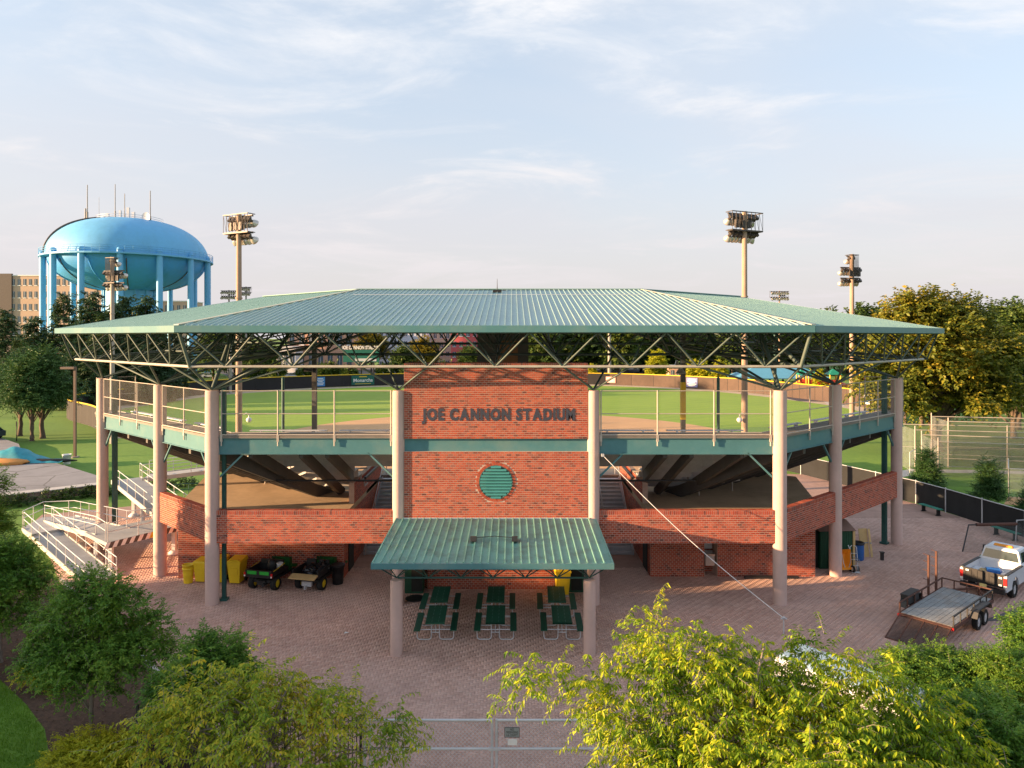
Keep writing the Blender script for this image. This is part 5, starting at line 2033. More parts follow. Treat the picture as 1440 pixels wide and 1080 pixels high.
# plate seams down the bowl
NL = 14
for i in range(NL):
    t = 2 * math.pi * (i + .5) / NL
    pts = []
    for (r, z) in prof[2:-1:2]:
        pts.append(((r + .12) * math.cos(t), (r + .12) * math.sin(t), z))
    mb = MB()
    mb.tube(pts, .16, 5)
    mb.build('plate_seam', M_hotd if i % 2 else M_towerlow, bowl)
mb = MB()
mb.lathe([(TRd * .97, zr - .35), (TRd + .9, zr - .35), (TRd + .9, zr + .1), (TRd * .97, zr + .1)], n=72, smooth=False)
bal = mb.build('balcony', M_towerblue, wt)
mb = MB()
for zz_ in (.75, 1.35, 1.95):
    mb.tube([((TRd + .8) * math.cos(t), (TRd + .8) * math.sin(t), zr + zz_) for t in np.linspace(0, 2 * math.pi, 73)], .06, 4)
for i in range(72):
    t = 2 * math.pi * i / 72
    mb.cyl(((TRd + .8) * math.cos(t), (TRd + .8) * math.sin(t), zr), ((TRd + .8) * math.cos(t), (TRd + .8) * math.sin(t), zr + 1.95), .05, n=4, caps=False)
tag(mb.build('balcony_rail', M_towerblue, bal), kind='stuff')
for i in range(NL):
    t = 2 * math.pi * (i + .35) / NL
    mb = MB()
    x, y = (TRd - .2) * math.cos(t), (TRd - .2) * math.sin(t)
    mb.cyl((x, y, -1), (x, y, zr + .9), .84, n=16)
    mb.lathe([(.84, zr + .9), (.66, zr + 1.3), (.3, zr + 1.5), (.01, zr + 1.55)], (x, y, 0), n=16)
    mb.build('leg', M_towerblue, wt)
mb = MB()
mb.cyl((0, 0, -1), (0, 0, zbot + 1), 7.2, n=32)
for i in range(14):
    t = 2 * math.pi * i / 14
    mb.cyl((7.3 * math.cos(t), 7.3 * math.sin(t), -1), (7.3 * math.cos(t), 7.3 * math.sin(t), zbot + 1), .35, n=6, caps=False)
mb.build('riser_pipe', M_towerblue, wt)
# ladder hoop line over the dome on the left
mb = MB()
prof = []
for j, (off, rr) in enumerate(((0, .22), (.17, .22))):
    t = math.pi + .55 + off
    pts = []
    for i in range(20):
        a = math.pi / 2 * i / 19 * .93
        r = TRd * .985 * math.cos(a) ** .8 + .25
        pts.append((r * math.cos(t), r * math.sin(t), zr + (ztop - zr) * math.sin(a) + .3))
    mb.tube(pts, rr, 5)
mb.build('ladder', M_hotd, wt)
# antennas
for (px, yt_, yb, r) in ((139.5, 266, 312, .28), (177.5, 265, 311, .24), (190.5, 278, 311, .22), (225.5, 274, 318, .28), (155.5, 283, 311, .09), (137, 298, 313, .5)):
    x = (px - TPX) / 1000 * TY
    mb = MB()
    z0, z1 = CZ + (473 - yb - 3) / 1000 * TY, CZ + (473 - yt_) / 1000 * TY
    r *= .6
    mb.cyl((x, -6, z0), (x, -6, z1), r, r * .7, n=7)
    mb.cyl((x, -6, z0), (x, -6, z0 + (z1 - z0) * .25), r * 1.6, n=7)
    mb.build('antenna', M_poleg, wt)
for (px, y0, y1, w_) in ((167, 305, 312, .9), (184.5, 301, 312, .6), (195.5, 297, 312, .75), (202.5, 303, 313, .8), (160, 308, 312, .8)):
    x = (px - TPX) / 1000 * TY
    z0, z1 = CZ + (473 - y1) / 1000 * TY, CZ + (473 - y0) / 1000 * TY
    mb = MB()
    mb.box((x, -6, (z0 + z1) / 2), (w_, .6, z1 - z0))
    mb.build('antenna_panel', M_galv, wt)
x = (221.5 - TPX) / 1000 * TY
zc = CZ + (473 - 311) / 1000 * TY
mb = MB()
n = 20
q = Vector((-.1, -1, 0)).to_track_quat('Z', 'Y')
vs = [Vector((x, -6.5, zc)) + q @ Vector((1.25 * math.cos(2 * math.pi * i / n), 1.5 * math.sin(2 * math.pi * i / n), .35)) for i in range(n)]
mb.add(vs + [Vector((x, -6.0, zc))], [(i, (i + 1) % n, n) for i in range(n)] + [tuple(range(n))], 0, True)
mb.cyl((x, -6, zc - 3), (x, -6, zc), .15)
mb.build('dish_antenna', M_galv, wt)
mb = MB()
for zz_ in (.6, 1.2):
    mb.tube([(9 * math.cos(t), 9 * math.sin(t), ztop - .9 + zz_) for t in np.linspace(0, 2 * math.pi, 41)], .06, 4)
mb.build('top_rail', M_galv, wt)

# --- floodlight poles
lampm = MB()
lampm.cyl((0, 0, 0), (0, 0, .32), .14, .14, 8, 0)
lampm.lathe([(.12, 0), (.26, -.12), (.36, -.34), (.38, -.42), (.35, -.42), (.24, -.2), (.05, -.1)], n=12, mi=1)
lampm.box((0, 0, .40), (.34, .34, .22), 0, 0)
LAMP = lampm.mesh('floodlight', [M_lampb, M_lampw])


def flood_pole(label, x, y, ztop_, face, rows_, pole_r, group=None, stack=False, m=M_pole, scale=1.0):
    t = thing('floodlight_pole', label, 'floodlight', (x, y, 0), face, group)
    b = MB()
    b.cyl((0, 0, -.1), (0, 0, ztop_ + .2), pole_r, pole_r * .72, 14)
    for z in (ztop_ * .35, ztop_ * .7):
        b.cyl((0, 0, z), (0, 0, z + .12), pole_r * 1.02, n=14)
    b.build('pole', m, t)
    for ri, (dz, n_, w_) in enumerate(rows_):
        b = MB()
        b.box((0, .25, ztop_ - dz), (w_, .14, .14))
        b.box((0, .45, ztop_ - dz), (w_ * .5, .1, .1))
        b.build('crossarm', M_lampb, t)
        for i in range(n_):
            xx = -w_ / 2 + (i + .5) * w_ / n_
            o = link('floodlight', LAMP, t)
            o.location = (xx, .35, ztop_ - dz - .42)
            o.rotation_euler = (R(52 + (i % 3) * 6), R((i - n_ / 2) * 5), 0)
            o.scale = (scale * .9, scale * .9, scale * .9)
    # service platform on one side with a caged rail
    dz0, _, w_ = rows_[0]
    dz1 = rows_[-1][0]
    b = MB()
    for z in (ztop_ - dz0 + .1, ztop_ - dz1):
        b.box((0, -.35, z), (w_ + .2, .06, .07))
        b.box((-w_ / 2 - .1, 0, z), (.06, .75, .06))
        b.box((w_ / 2 + .1, 0, z), (.06, .75, .06))
    b.box((0, -.1, ztop_ - dz1 - .05), (w_ + .2, .55, .05))
    k = 9
    for i in range(k):
        xx = -w_ / 2 - .1 + i * (w_ + .2) / (k - 1)
        b.cyl((xx, -.35, ztop_ - dz0 + .1), (xx, -.35, ztop_ - dz1), .025, n=4)
        if i < k - 1:
            b.cyl((xx, -.35, ztop_ - dz0 + .1), (xx + (w_ + .2) / (k - 1), -.35, ztop_ - dz1), .018, n=4)
    b.build('platform', M_lampb, t)
    for i in range(3):
        bx_ = MB()
        bx_.box((-w_ * .3 + i * .55, -.12, ztop_ - dz1 + .5), (.32, .25, .6))
        bx_.build('ballast_box', M_lampb, t)
    return t


def at_px(px, Y):
    return CX + (px - 720) / 1000 * Y


Y = 55
flood_pole('tall weathered floodlight pole left of the stadium roof ridge', at_px(336, Y), Y, CZ + .169 * Y, R(-28), [(0.0, 6, 2.45), (1.3, 6, 2.45)], .26)
flood_pole('tall weathered floodlight pole right of the stadium roof ridge', at_px(1047, Y), Y, CZ + .172 * Y, R(24), [(0.0, 7, 2.8), (1.3, 7, 2.8)], .26)
Y = 80
flood_pole('shorter looking floodlight pole in front of the water tower', at_px(158, Y), Y, CZ + .109 * Y, R(-16), [(0.0, 2, 1.0), (1.35, 6, 2.8), (2.7, 6, 2.8)], .27, m=M_poleg)
flood_pole('floodlight pole beyond the right wing near the golden oak', at_px(1198, Y), Y, CZ + .113 * Y, R(14), [(0.0, 2, 1.0), (1.3, 6, 2.6), (2.5, 6, 2.6)], .30)
Y = 205
flood_pole('far floodlight pole seen left of the tall left pole above the roof', at_px(322, Y), Y, CZ + .064 * Y, R(180), [(0.0, 7, 4.4), (1.5, 7, 4.4)], .3, m=M_poleg, scale=1.25)
flood_pole('far floodlight pole half hidden right of the tall left pole', at_px(346, Y), Y, CZ + .069 * Y, R(180), [(0.0, 5, 2.8), (1.5, 5, 2.8)], .3, m=M_poleg, scale=1.25)
flood_pole('far floodlight pole above the right half of the roof', at_px(1096, Y), Y, CZ + .063 * Y, R(180), [(0.0, 7, 5.2), (1.6, 7, 5.2)], .28, scale=1.25)
flood_pole('far floodlight pole seen through the truss right of the brick wall', at_px(856, 182), 182, CZ + .02 * 182 + 9, R(180), [(0.0, 6, 4.4), (1.5, 6, 4.4)], .42, m=M_poleg, scale=1.25) if False else None
t = thing('utility_pole', 'pale grey pole beyond the outfield seen through the truss right of the brick wall', 'pole', (at_px(857, 182), 182, 0))
mb = MB()
mb.cyl((0, 0, -.1), (0, 0, 13.6), .85 * .55, .36, 12)
mb.build('shaft', M_poleg, t)
mb = MB()
mb.cyl((0, 0, 13.6), (0, 0, 13.9), .42, .2, 12)
mb.build('cap', M_poleg, t)
t = thing('utility_pole', 'pale grey pole on the far lawn left of the tall floodlight pole', 'pole', (at_px(324, 150), 150, 0))
mb = MB()
mb.cyl((0, 0, -.1), (0, 0, 13.0), .3, .24, 12)
mb.build('shaft', M_poleg, t)
mb = MB()
mb.cyl((0, 0, 13.0), (0, 0, 13.2), .3, .12, 12)
mb.build('cap', M_poleg, t)

# --- net posts behind the stand (green)
for (px, ty, Yp, l) in ((398, 532, 50, 'slim green net post seen through the left railing'), (1010, 532, 50, 'slim green net post seen through the right railing'), (1090, 470, 52, 'green net post right of the tall right floodlight pole')):
    t = thing('net_post', l, 'post', (at_px(px, Yp), Yp, 0))
    b = MB()
    b.cyl((0, 0, -.1), (0, 0, CZ - (ty - 473) / 1000 * Yp), .11, n=10)
    b.build('shaft', M_green, t)
    b = MB()
    b.cyl((0, 0, CZ - (ty - 473) / 1000 * Yp), (0, 0, CZ - (ty - 473) / 1000 * Yp + .1), .13, .05, n=10)
    b.build('cap', M_green, t)

# loudspeakers and cameras fixed to posts
for (px, py, Yp, l, kind) in ((434, 520, 43.6, 'black floodlight fixture on the dark roof post at left', 0), (952, 516, 43.6, 'pair of grey horn speakers on the dark roof post at right', 1)):
    c = P(px, py, Yp)
    t = thing('loudspeaker' if kind else 'light_fixture', l, 'speaker' if kind else 'light', (c.x, c.y, c.z))
    b = MB()
    if kind:
        b.lathe([(.08, .3), (.12, .1), (.3, -.15), (.34, -.2), (.2, -.1)], (0, 0, .1), n=14)
        b.build('horn', M_lampw, t)
        b = MB()
        b.lathe([(.08, .3), (.12, .1), (.3, -.15), (.34, -.2), (.2, -.1)], (.2, -.1, -.2), n=14)
        b.build('horn', M_poleg, t)
        b = MB()
        b.box((.25, .2, 0), (.7, .1, .1))
        b.box((.35, .0, .33), (.2, .2, .2))
        b.build('bracket', M_poleg, t)
    else:
        b.box((0, 0, 0), (.5, .35, .22))
        b.build('housing', M_black, t)
        b = MB()
        b.box((.2, .2, .05), (.5, .08, .08))
        b.cyl((-.2, 0, .1), (-.2, 0, .25), .05)
        b.build('bracket', M_black, t)
for (px, py, Yp, l) in ((350, 589, 54.6, 'white camera dome bracketed to the tall left floodlight pole'), (1040, 589, 54.6, 'white camera dome bracketed to the tall right floodlight pole'), (1256, 625, 54, 'white ball shaped light behind the right wing railing')):
    if px > 1200:
        continue
    c = P(px, py, Yp)
    t = thing('camera_dome', l, 'camera', tuple(c))
    b = MB()
    b.lathe([(.01, -.28), (.12, -.25), (.2, -.15), (.21, -.04), (.16, .06), (.05, .11)], n=14)
    b.build('dome', M_white, t)
    b = MB()
    sgn = -1 if px < 700 else 1
    b.tube([(0, 0, .12), (0, 0, .35), (sgn * .2, 0, .42), (sgn * .42, 0, .35)], .05, 6)
    b.build('bracket', M_white, t)

# --- blue picnic pavilion and the playground
c = G(1090, 553)
pv = thing('picnic_pavilion', 'open picnic pavilion with low blue hipped roof beyond right field', 'pavilion', (at_px(1092, 165), 165, 0))
mb = MB()
mb.add([(-10.5, -5, 2.6), (10.5, -5, 2.6), (10.5, 5, 2.6), (-10.5, 5, 2.6), (-5, 0, 5.2), (5, 0, 5.2)], [(0, 1, 5, 4), (1, 2, 5), (2, 3, 4, 5), (3, 0, 4), (3, 2, 1, 0)])
mb.box((0, 0, 2.5), (20.8, 9.8, .2))
mb.build('roof', M_tealroof, pv)
for x in (-9.5, -3.2, 3.2, 9.5):
    for y in (-4.5, 4.5):
        mb = MB()
        mb.box((x, y, 1.25), (.35, .35, 2.5))
        mb.build('post', M_blk, pv)


def play_tower(x, w, roofm, t, h=2.0, top=4.6):
    for (sx, sy) in ((-1, -1), (1, -1), (1, 1), (-1, 1)):
        b = MB()
        b.cyl((x + sx * w / 2, sy * w / 2, 0), (x + sx * w / 2, sy * w / 2, top - .9), .16, n=8)
        b.build('post', M_playy, t)
    b = MB()
    b.box((x, 0, h - .1), (w, w, .15))
    for sy in (-1, 1):
        b.box((x, sy * w / 2, h + .5), (w - .3, .08, .9))
    b.box((x - w / 2, 0, h + .5), (.08, w - .3, .9))
    b.build('railing_panel', M_playr, t)
    if roofm:
        b = MB()
        z = top - .9
        q = w / 2 + .3
        b.add([(x - q, -q, z), (x + q, -q, z), (x + q, q, z), (x - q, q, z), (x, 0, top + .3)], [(0, 1, 4), (1, 2, 4), (2, 3, 4), (3, 0, 4), (3, 2, 1, 0)])
        b.build('roof', roofm, t)


pg = thing('playground', 'red and yellow climbing playground with green pointed roofs beyond right field', 'playground', (at_px(1178, 150), 150, 0))
play_tower(-1.0, 2.2, M_playg, pg, 1.9, 4.9)
play_tower(5.2, 2.0, None, pg, 2.2, 5.6)
mb = MB()
mb.tube([(0.2, -.3, 1.9), (1.6, -.4, 1.6), (3.0, -.3, 1.5), (4.2, -.2, 2.0)], .55, 8)
mb.tube([(-2.1, -.3, 2.4), (-3.4, -.4, 2.6), (-4.6, -.6, 1.9)], .6, 8)
mb.build('tunnel', M_playr, pg)
mb = MB()
mb.prism([(-.6, 0), (-.5, 1.0), (-.3, 1.6), (.1, 2.2), (.4, 2.2), (.5, 0)], 2.9, 4.3)
mb.build('slide', M_playg, pg)
for i in range(6):
    mb = MB()
    x = 6.4 + i * .75
    mb.cyl((x, -.4 - i * .4, 0), (x, -.4 - i * .4, 3.4 - i * .28), .14, n=7)
    if i < 5:
        mb.cyl((x, -.4 - i * .4, 3.0 - i * .28), (x + .75, -.8 - i * .4, 2.75 - i * .28), .09, n=6)
    mb.build('climbing_post', M_playy, pg)
pg2 = thing('playground', 'smaller playground tower pair with green roofs left of the main one', 'playground', (at_px(1134, 158), 158, 0))
play_tower(-1.1, 1.5, M_playg, pg2, 1.6, 4.4)
play_tower(1.0, 1.7, M_playg, pg2, 1.6, 4.4)
mb = MB()
mb.tube([(-1.6, -.6, 1.6), (-2.6, -1.0, 1.2), (-3.6, -1.6, .5)], .5, 8)
mb.build('slide', M_playr, pg2)
sheet('play_surface', [(54, 132), (74, 128), (84, 160), (54, 166)], -0.018, mat('rubber_mulch', (.05, .045, .07), .95))
# ---------------------------------------------------------------- picnic tables under the canopy


def bent_frame(b, x, y0, r=.024):
    """one side-to-side frame of a picnic table: two bent tubes each carrying a seat."""
    for s in (-1, 1):
        pts = [(s * .72, y0, .43), (s * .72, y0, .12), (s * .69, y0, .05), (s * .62, y0, .02), (s * .26, y0, .02), (s * .19, y0, .05), (s * .16, y0, .12), (s * .16, y0, .72)]
        b.tube(pts, r, 7)
    b.tube([(-.72, y0, .41), (.72, y0, .41)], r * .9, 6)
    b.tube([(-.3, y0, .71), (.3, y0, .71)], r, 6)


def make_table():
    t = thing('picnic_table', 'x', 'picnic table', (0, 0, 0), 0, 'picnic tables under the entrance canopy')
    b = MB()
    b.box((0, 0, .745), (.76, 1.83, .035))
    b.box((0, -.9, .735), (.77, .03, .06))
    b.box((0, .9, .735), (.77, .03, .06))
    top = b.build('tabletop', M_pgreen, t)
    b = MB()
    for x in (-.13, .13):
        for k in range(5):
            b.box((x, -.72 + k * .36, .764), (.012, .22, .002))
    b.build('slot', M_pgreenl, top)
    for s in (-1, 1):
        b = MB()
        b.box((s * .72, 0, .45), (.25, 1.83, .035))
        b.box((s * .72 - s * .12, 0, .43), (.02, 1.83, .05))
        b.build('seat', M_pgreen, t)
    for y in (-.68, .68):
        b = MB()
        bent_frame(b, 0, y)
        b.tube([(-.16, y, .3), (.16, y, .3)], .018, 6)
        b.tube([(0, y, .3), (0, y - (.45 if y > 0 else -.45), .7)], .016, 6)
        b.build('frame', M_galv, t)
    return t


M_pgreenl = mat('table_wear', (0.25, 0.33, 0.29), rough=0.5)
tb = make_table()
tl = [(-2.33, 28.85, 'front left picnic table, nearest the left canopy column'), (.06, 28.85, 'front middle picnic table of green mesh on bent grey tubes'), (2.72, 28.85, 'front right picnic table beside the right canopy column'), (-2.40, 31.1, 'rear left picnic table, nearest the round floor cover'), (.02, 31.1, 'rear middle picnic table in front of the brick counter'), (2.66, 31.1, 'rear right picnic table in front of the tall yellow bin')]
for i, (x, y, l) in enumerate(tl):
    o = tb if i == 0 else dup(tb, (0, 0, 0))
    o.location = (x, y, .012)
    o.rotation_euler = (0, 0, R([1.5, 0, -1.2, 0.6, -.4, -1.5][i]))
    o['label'] = l

# ---------------------------------------------------------------- bins


def make_cart(m, h=1.12):
    t = thing('wheeled_bin', 'x', 'bin', (0, 0, 0))
    b = MB()
    b.hexa([(-.24, -.28, .06), (.24, -.28, .06), (.24, .27, .06), (-.24, .27, .06)], [(-.31, -.38, h - .12), (.31, -.38, h - .12), (.31, .36, h - .12), (-.31, .36, h - .12)])
    b.box((0, 0, h - .1), (.68, .80, .06))
    b.box((0, -.345, h * .55), (.34, .03, .3), 0, 0, Matrix.Rotation(R(7), 3, 'X'))
    b.build('body', m, t)
    b = MB()
    b.hexa([(-.34, -.41, h - .06), (.34, -.41, h - .06), (.34, .38, h - .06), (-.34, .38, h - .06)], [(-.30, -.36, h - .015), (.30, -.36, h - .015), (.30, .36, h + .05), (-.30, .36, h + .05)])
    b.box((0, -.28, h + .01), (.4, .12, .03))
    b.build('lid', m, t)
    b = MB()
    b.cyl((-.28, .44, h - .06), (.28, .44, h - .06), .02, n=6)
    for s in (-1, 1):
        b.box((s * .27, .41, h - .07), (.03, .1, .05))
    b.build('handle', m, t)
    for s in (-1, 1):
        b = MB()
        b.cyl((s * .25, .3, .13), (s * .31, .3, .13), .13, n=12)
        b.build('wheel', M_black, t)
    return t


ct_ = make_cart(M_yellow)
cl = [(-13.62, 34.75, R(-4), 1.0, 'yellow wheeled bin at the brick wall, rightmost of the row, nearest the green utility vehicle'), (-12.72 - 1.55, 34.95, R(6), 1.0, 'yellow wheeled bin just right of the front left column'), (-14.47, 34.95, R(-8), .95, 'yellow wheeled bin half hidden by the front left column')]
cl[0] = (-12.70, 34.75, R(-6), 1.05, 'yellow wheeled bin at the brick wall, rightmost of the row')
cl[1] = (-13.58, 34.85, R(7), 1.05, 'yellow wheeled bin second from the right against the brick wall')
for i, (x, y, rz, s, l) in enumerate(cl):
    o = ct_ if i == 0 else dup(ct_, (0, 0, 0))
    o.location = (x, y, .012)
    o.rotation_euler = (0, 0, rz)
    o.scale = (s, s, s)
    tag(o, l, None, 'yellow bins along the brick wall')
o = dup(ct_, (3.05, 33.2, .012), R(5), 'tall yellow wheeled bin under the canopy behind the rear right picnic table', 1.1)
del o['group']
t = thing('trash_can', 'smaller open yellow can, leftmost of the yellow bins by the brick wall', 'bin', (-15.08, 34.7, .012))
b = MB()
b.lathe([(.21, 0), (.27, .85), (.29, .86), (.29, .9), (.26, .9), (.25, .5), (.2, .05)], n=20, sy=.85)
b.build('body', M_yellow, t)
b = MB()
b.lathe([(.272, .66), (.29, .68), (.29, .72), (.275, .74)], n=20, sy=.85)
b.build('rim', M_yellow, t)
t = thing('trash_can', 'black round trash can right of the utility vehicle carrying bags', 'bin', (-7.75, 34.6, .012))
b = MB()
b.lathe([(.25, 0), (.30, .82), (.33, .83), (.33, .88), (.29, .88), (.28, .4), (.2, .05)], n=20)
b.build('body', M_black, t)
b = MB()
b.lathe([(.30, .86), (.35, .87), (.34, .93), (.28, .93)], n=20)
b.build('liner', M_black, t)
for i, (x, y, l) in enumerate(((-3.95, 33.6, 'dark green cabinet left of the brick counter under the canopy'), (3.75, 33.75, 'dark green cabinet right of the brick counter behind the yellow bin'))):
    t = thing('cabinet', l, 'cabinet', (x, y, .012))
    b = MB()
    b.box((0, 0, .75), (1.0 if i == 0 else .7, .7, 1.5))
    b.build('body', M_shed, t)
    b = MB()
    b.box((.22 if i == 0 else 0, -.36, .75), (.5, .03, 1.3))
    b.build('door', M_dark, t)
t = thing('manhole_cover', 'round dark cover set in the pavers beside the rear left picnic table', 'manhole cover', (-3.72, 32.6, .012))
b = MB()
b.cyl((0, 0, 0), (0, 0, .015), .42, n=32)
b.build('plate', M_rust, t)
b = MB()
b.lathe([(.40, .012), (.46, .012), (.46, .02), (.40, .02)], n=32)
b.build('rim', M_blk, t)

# drinking fountain in its recess, small wall lamp
t = thing('drinking_fountain', 'grey metal drinking fountain in the brick recess of the right room', 'fountain', (10.68, 35.95, 0))
b = MB()
b.box((0, 0, .8), (.46, .4, .6))
b.hexa([(-.23, -.28, 1.02), (.23, -.28, 1.02), (.23, .2, 1.02), (-.23, .2, 1.02)], [(-.23, -.3, 1.1), (.23, -.3, 1.1), (.23, .2, 1.16), (-.23, .2, 1.16)])
b.build('body', M_steel, t)
b = MB()
b.box((0, .36, 1.75), (.5, .04, 1.1))
for k in range(4):
    b.box((0, .33, 1.4 + k * .25), (.5, .03, .02))
b.build('back_panel', M_galv, t)
b = MB()
b.tube([(.1, -.1, 1.12), (.1, -.1, 1.22), (.06, -.14, 1.25)], .015, 6)
b.build('spout', M_steel, t)
t = thing('wall_light', 'small white light on the brick wall above the utility vehicle', 'light', (-9.65, 35.37, 2.05))
b = MB()
b.lathe([(.02, -.1), (.1, -.08), (.13, 0), (.1, .1), (.02, .12)], n=12)
b.build('globe', M_white, t)
b = MB()
b.box((0, .03, .02), (.2, .05, .26))
b.build('plate', M_galv, t)

# ---------------------------------------------------------------- two utility vehicles


def wheel(parent, x, y, r, w, rim, name='wheel'):
    b = MB()
    prof = [(r * .62, -w / 2), (r * .93, -w / 2), (r, -w * .32), (r, w * .32), (r * .93, w / 2), (r * .62, w / 2)]
    n = 20
    vs, fs = [], []
    for (rr, xx) in prof:
        for i in range(n):
            a = 2 * math.pi * i / n
            vs.append((x + xx, y + rr * math.cos(a), r + rr * math.sin(a)))
    for j in range(len(prof) - 1):
        for i in range(n):
            fs.append((j * n + i, j * n + (i + 1) % n, (j + 1) * n + (i + 1) % n, (j + 1) * n + i))
    b.add(vs, fs, 0, False)
    for i in range(n):                                      # tread lugs
        a = 2 * math.pi * (i + .5) / n
        b.box((x, y + r * math.cos(a), r + r * math.sin(a)), (w * .8, .05, .02), 0, 0, Matrix.Rotation(a + math.pi / 2, 3, 'X'))
    wh = b.build(name, M_tyre, parent)
    b = MB()
    b.cyl((x - w * .36, y, r), (x + w * .36, y, r), r * .64, n=18)
    b.cyl((x - w * .46, y, r), (x + w * .46, y, r), r * .22, n=12)
    b.build('rim', rim, wh)
    return wh


def make_utv(label, loc, rz, kind):
    t = thing('utility_vehicle', label, 'utility vehicle', loc, rz)
    for (x, y) in ((-.58, .35), (.58, .35), (-.55, 2.25), (.55, 2.25)):
        wheel(t, x, y, .30, .26, M_rim)
    b = MB()
    b.box((0, 1.3, .42), (.9, 2.3, .14))
    b.box((0, .35, .36), (1.1, .12, .12))
    b.box((0, .18, .36), (.45, .25, .22))
    b.cyl((.15, -.05, .3), (.15, .3, .3), .09, n=10)
    b.build('chassis', M_blk, t)
    b = MB()                                               # hood and front cowl
    b.prism([(1.75, .45), (2.75, .45), (2.8, .7), (2.55, .92), (1.95, 1.08), (1.75, 1.1)], -.48, .48)
    b.build('hood', M_jd, t)
    for s in (-1, 1):
        b = MB()
        b.prism([(1.85, .62), (1.95, .72), (2.3, .76), (2.6, .72), (2.68, .6), (2.6, .6), (2.3, .66), (1.95, .6)], s * .45, s * .75)
        b.build('fender', M_jd, t)
        b = MB()
        b.box((s * .34, 1.25, .68), (.5, .5, .16))
        b.box((s * .34, 1.02, .95), (.48, .12, .5), 0, 0, Matrix.Rotation(R(-8), 3, 'X'))
        b.build('seat', M_black, t)
    b = MB()
    b.cyl((-.34, 1.75, .95), (-.34, 1.55, 1.15), .02, n=6)
    n = 14
    b.tube([(-.34 + .17 * math.cos(2 * math.pi * i / n), 1.55 + .05 * math.sin(2 * math.pi * i / n), 1.15 + .15 * math.sin(2 * math.pi * i / n)) for i in range(n + 1)], .016, 5)
    b.build('steering_wheel', M_black, t)
    # cargo box
    b = MB()
    b.box((0, .4, .70), (1.32, 1.15, .05))
    b.box((0, .97, .86), (1.32, .05, .36))
    for s in (-1, 1):
        b.box((s * .65, .4, .86), (.05, 1.15, .30))
    if kind:
        pass
    else:
        b.box((0, -.17, .86), (1.36, .05, .34))
    box = b.build('cargo_box', M_black, t)
    if kind == 0:
        for s in (-1, 1):
            b = MB()
            b.box((s * .32, -.205, .92), (.48, .02, .15))
            b.build('green_panel', M_jdl, box)
            b = MB()
            b.box((s * .70, -.19, .82), (.08, .05, .2))
            b.box((s * .70, -.205, .76), (.06, .04, .07), 0, 1)
            b.build('tail_light', [M_red, M_white], t)
            b = MB()
            b.prism([(.0, .98), (1.0, 1.08), (1.0, 1.05), (.0, .95)], s * .68, s * .69)
            b.build('yellow_stripe', M_rim, box)
    else:
        b = MB()
        b.box((0, -.35, .78), (1.34, .42, .045), 0, 0, Matrix.Rotation(R(14), 3, 'X'))
        b.build('tailgate', M_ply, t)
        b = MB()
        b.box((0, .0, .35), (.5, .12, .22))
        b.box((0, -.14, .22), (.06, .2, .16))
        b.build('hitch', M_galv, t)
    return t


make_utv('black and green utility vehicle with two bright green tail panels by the brick wall', (-11.15, 33.55, .012), R(-13), 0)
make_utv('utility vehicle with lowered tailgate and black bags, right of the one with green panels', (-8.95, 33.55, .012), R(-14), 1)
t = thing('bucket', 'white plastic bucket standing in the first utility vehicle', 'bucket', (-10.45, 34.2, .74))
b = MB()
b.lathe([(.12, 0), (.15, .36), (.16, .37), (.16, .40), (.14, .4), (.13, .1)], n=18)
b.build('body', M_white, t)
b = MB()
b.tube([(-.15, 0, .36), (-.1, -.1, .24), (0, -.15, .2), (.1, -.1, .24), (.15, 0, .36)], .008, 5)
b.build('handle', M_galv, t)
t = thing('leaf_blower', 'black backpack blower standing in the first utility vehicle beside the bucket', 'blower', (-10.8, 34.15, .74))
b = MB()
b.lathe([(.14, 0), (.2, .1), (.22, .35), (.16, .55), (.05, .6)], n=14, sy=.8)
b.build('body', M_black, t)
b = MB()
b.tube([(.12, -.15, .1), (.25, -.25, .15), (.3, -.3, .05)], .05, 7)
b.build('hose', M_blk, t)


def rag_blob(seed, r, sq=.6):
    rg = np.random.default_rng(seed)
    n, m = 18, 10
    vs, fs = [], []
    for j in range(m + 1):
        for i in range(n):
            th, ph = 2 * math.pi * i / n, math.pi * j / m
            k = 1 + .16 * math.sin(th * 3 + seed) * math.sin(ph * 2) + rg.normal(0, .07)
            vs.append((r * k * math.cos(th) * math.sin(ph), r * k * math.sin(th) * math.sin(ph), max(-.1, r * sq * k * math.cos(ph))))
    for j in range(m):
        for i in range(n):
            fs.append((j * n + i, (j + 1) * n + i, (j + 1) * n + (i + 1) % n, j * n + (i + 1) % n))
    return vs, fs


M_bag = mat('bag_black', (.015, .016, .02), .25, var=.3)
for i, (x, y, z, r, l) in enumerate(((-8.95, 34.15, .93, .38, 'shiny black bag lying left in the second utility vehicle'), (-8.45, 34.35, .98, .42, 'bigger shiny black bag heaped right in the second utility vehicle'))):
    t = thing('trash_bag', l, 'bag', (x, y, z - .12))
    b = MB()
    vs, fs = rag_blob(i + 3, r)
    b.add(vs, fs, 0, False)
    b.build('sack', M_bag, t)
    b = MB()
    b.lathe([(.06, .0), (.03, .08), (.09, .16)], (r * .3, 0, r * .5), n=7)
    b.build('knot', M_bag, t)

# ---------------------------------------------------------------- left ramp with railings
rp = thing('access_ramp', 'long grey switchback ramp with double pipe railings and striped landing edge', 'ramp', (0, 0, 0))


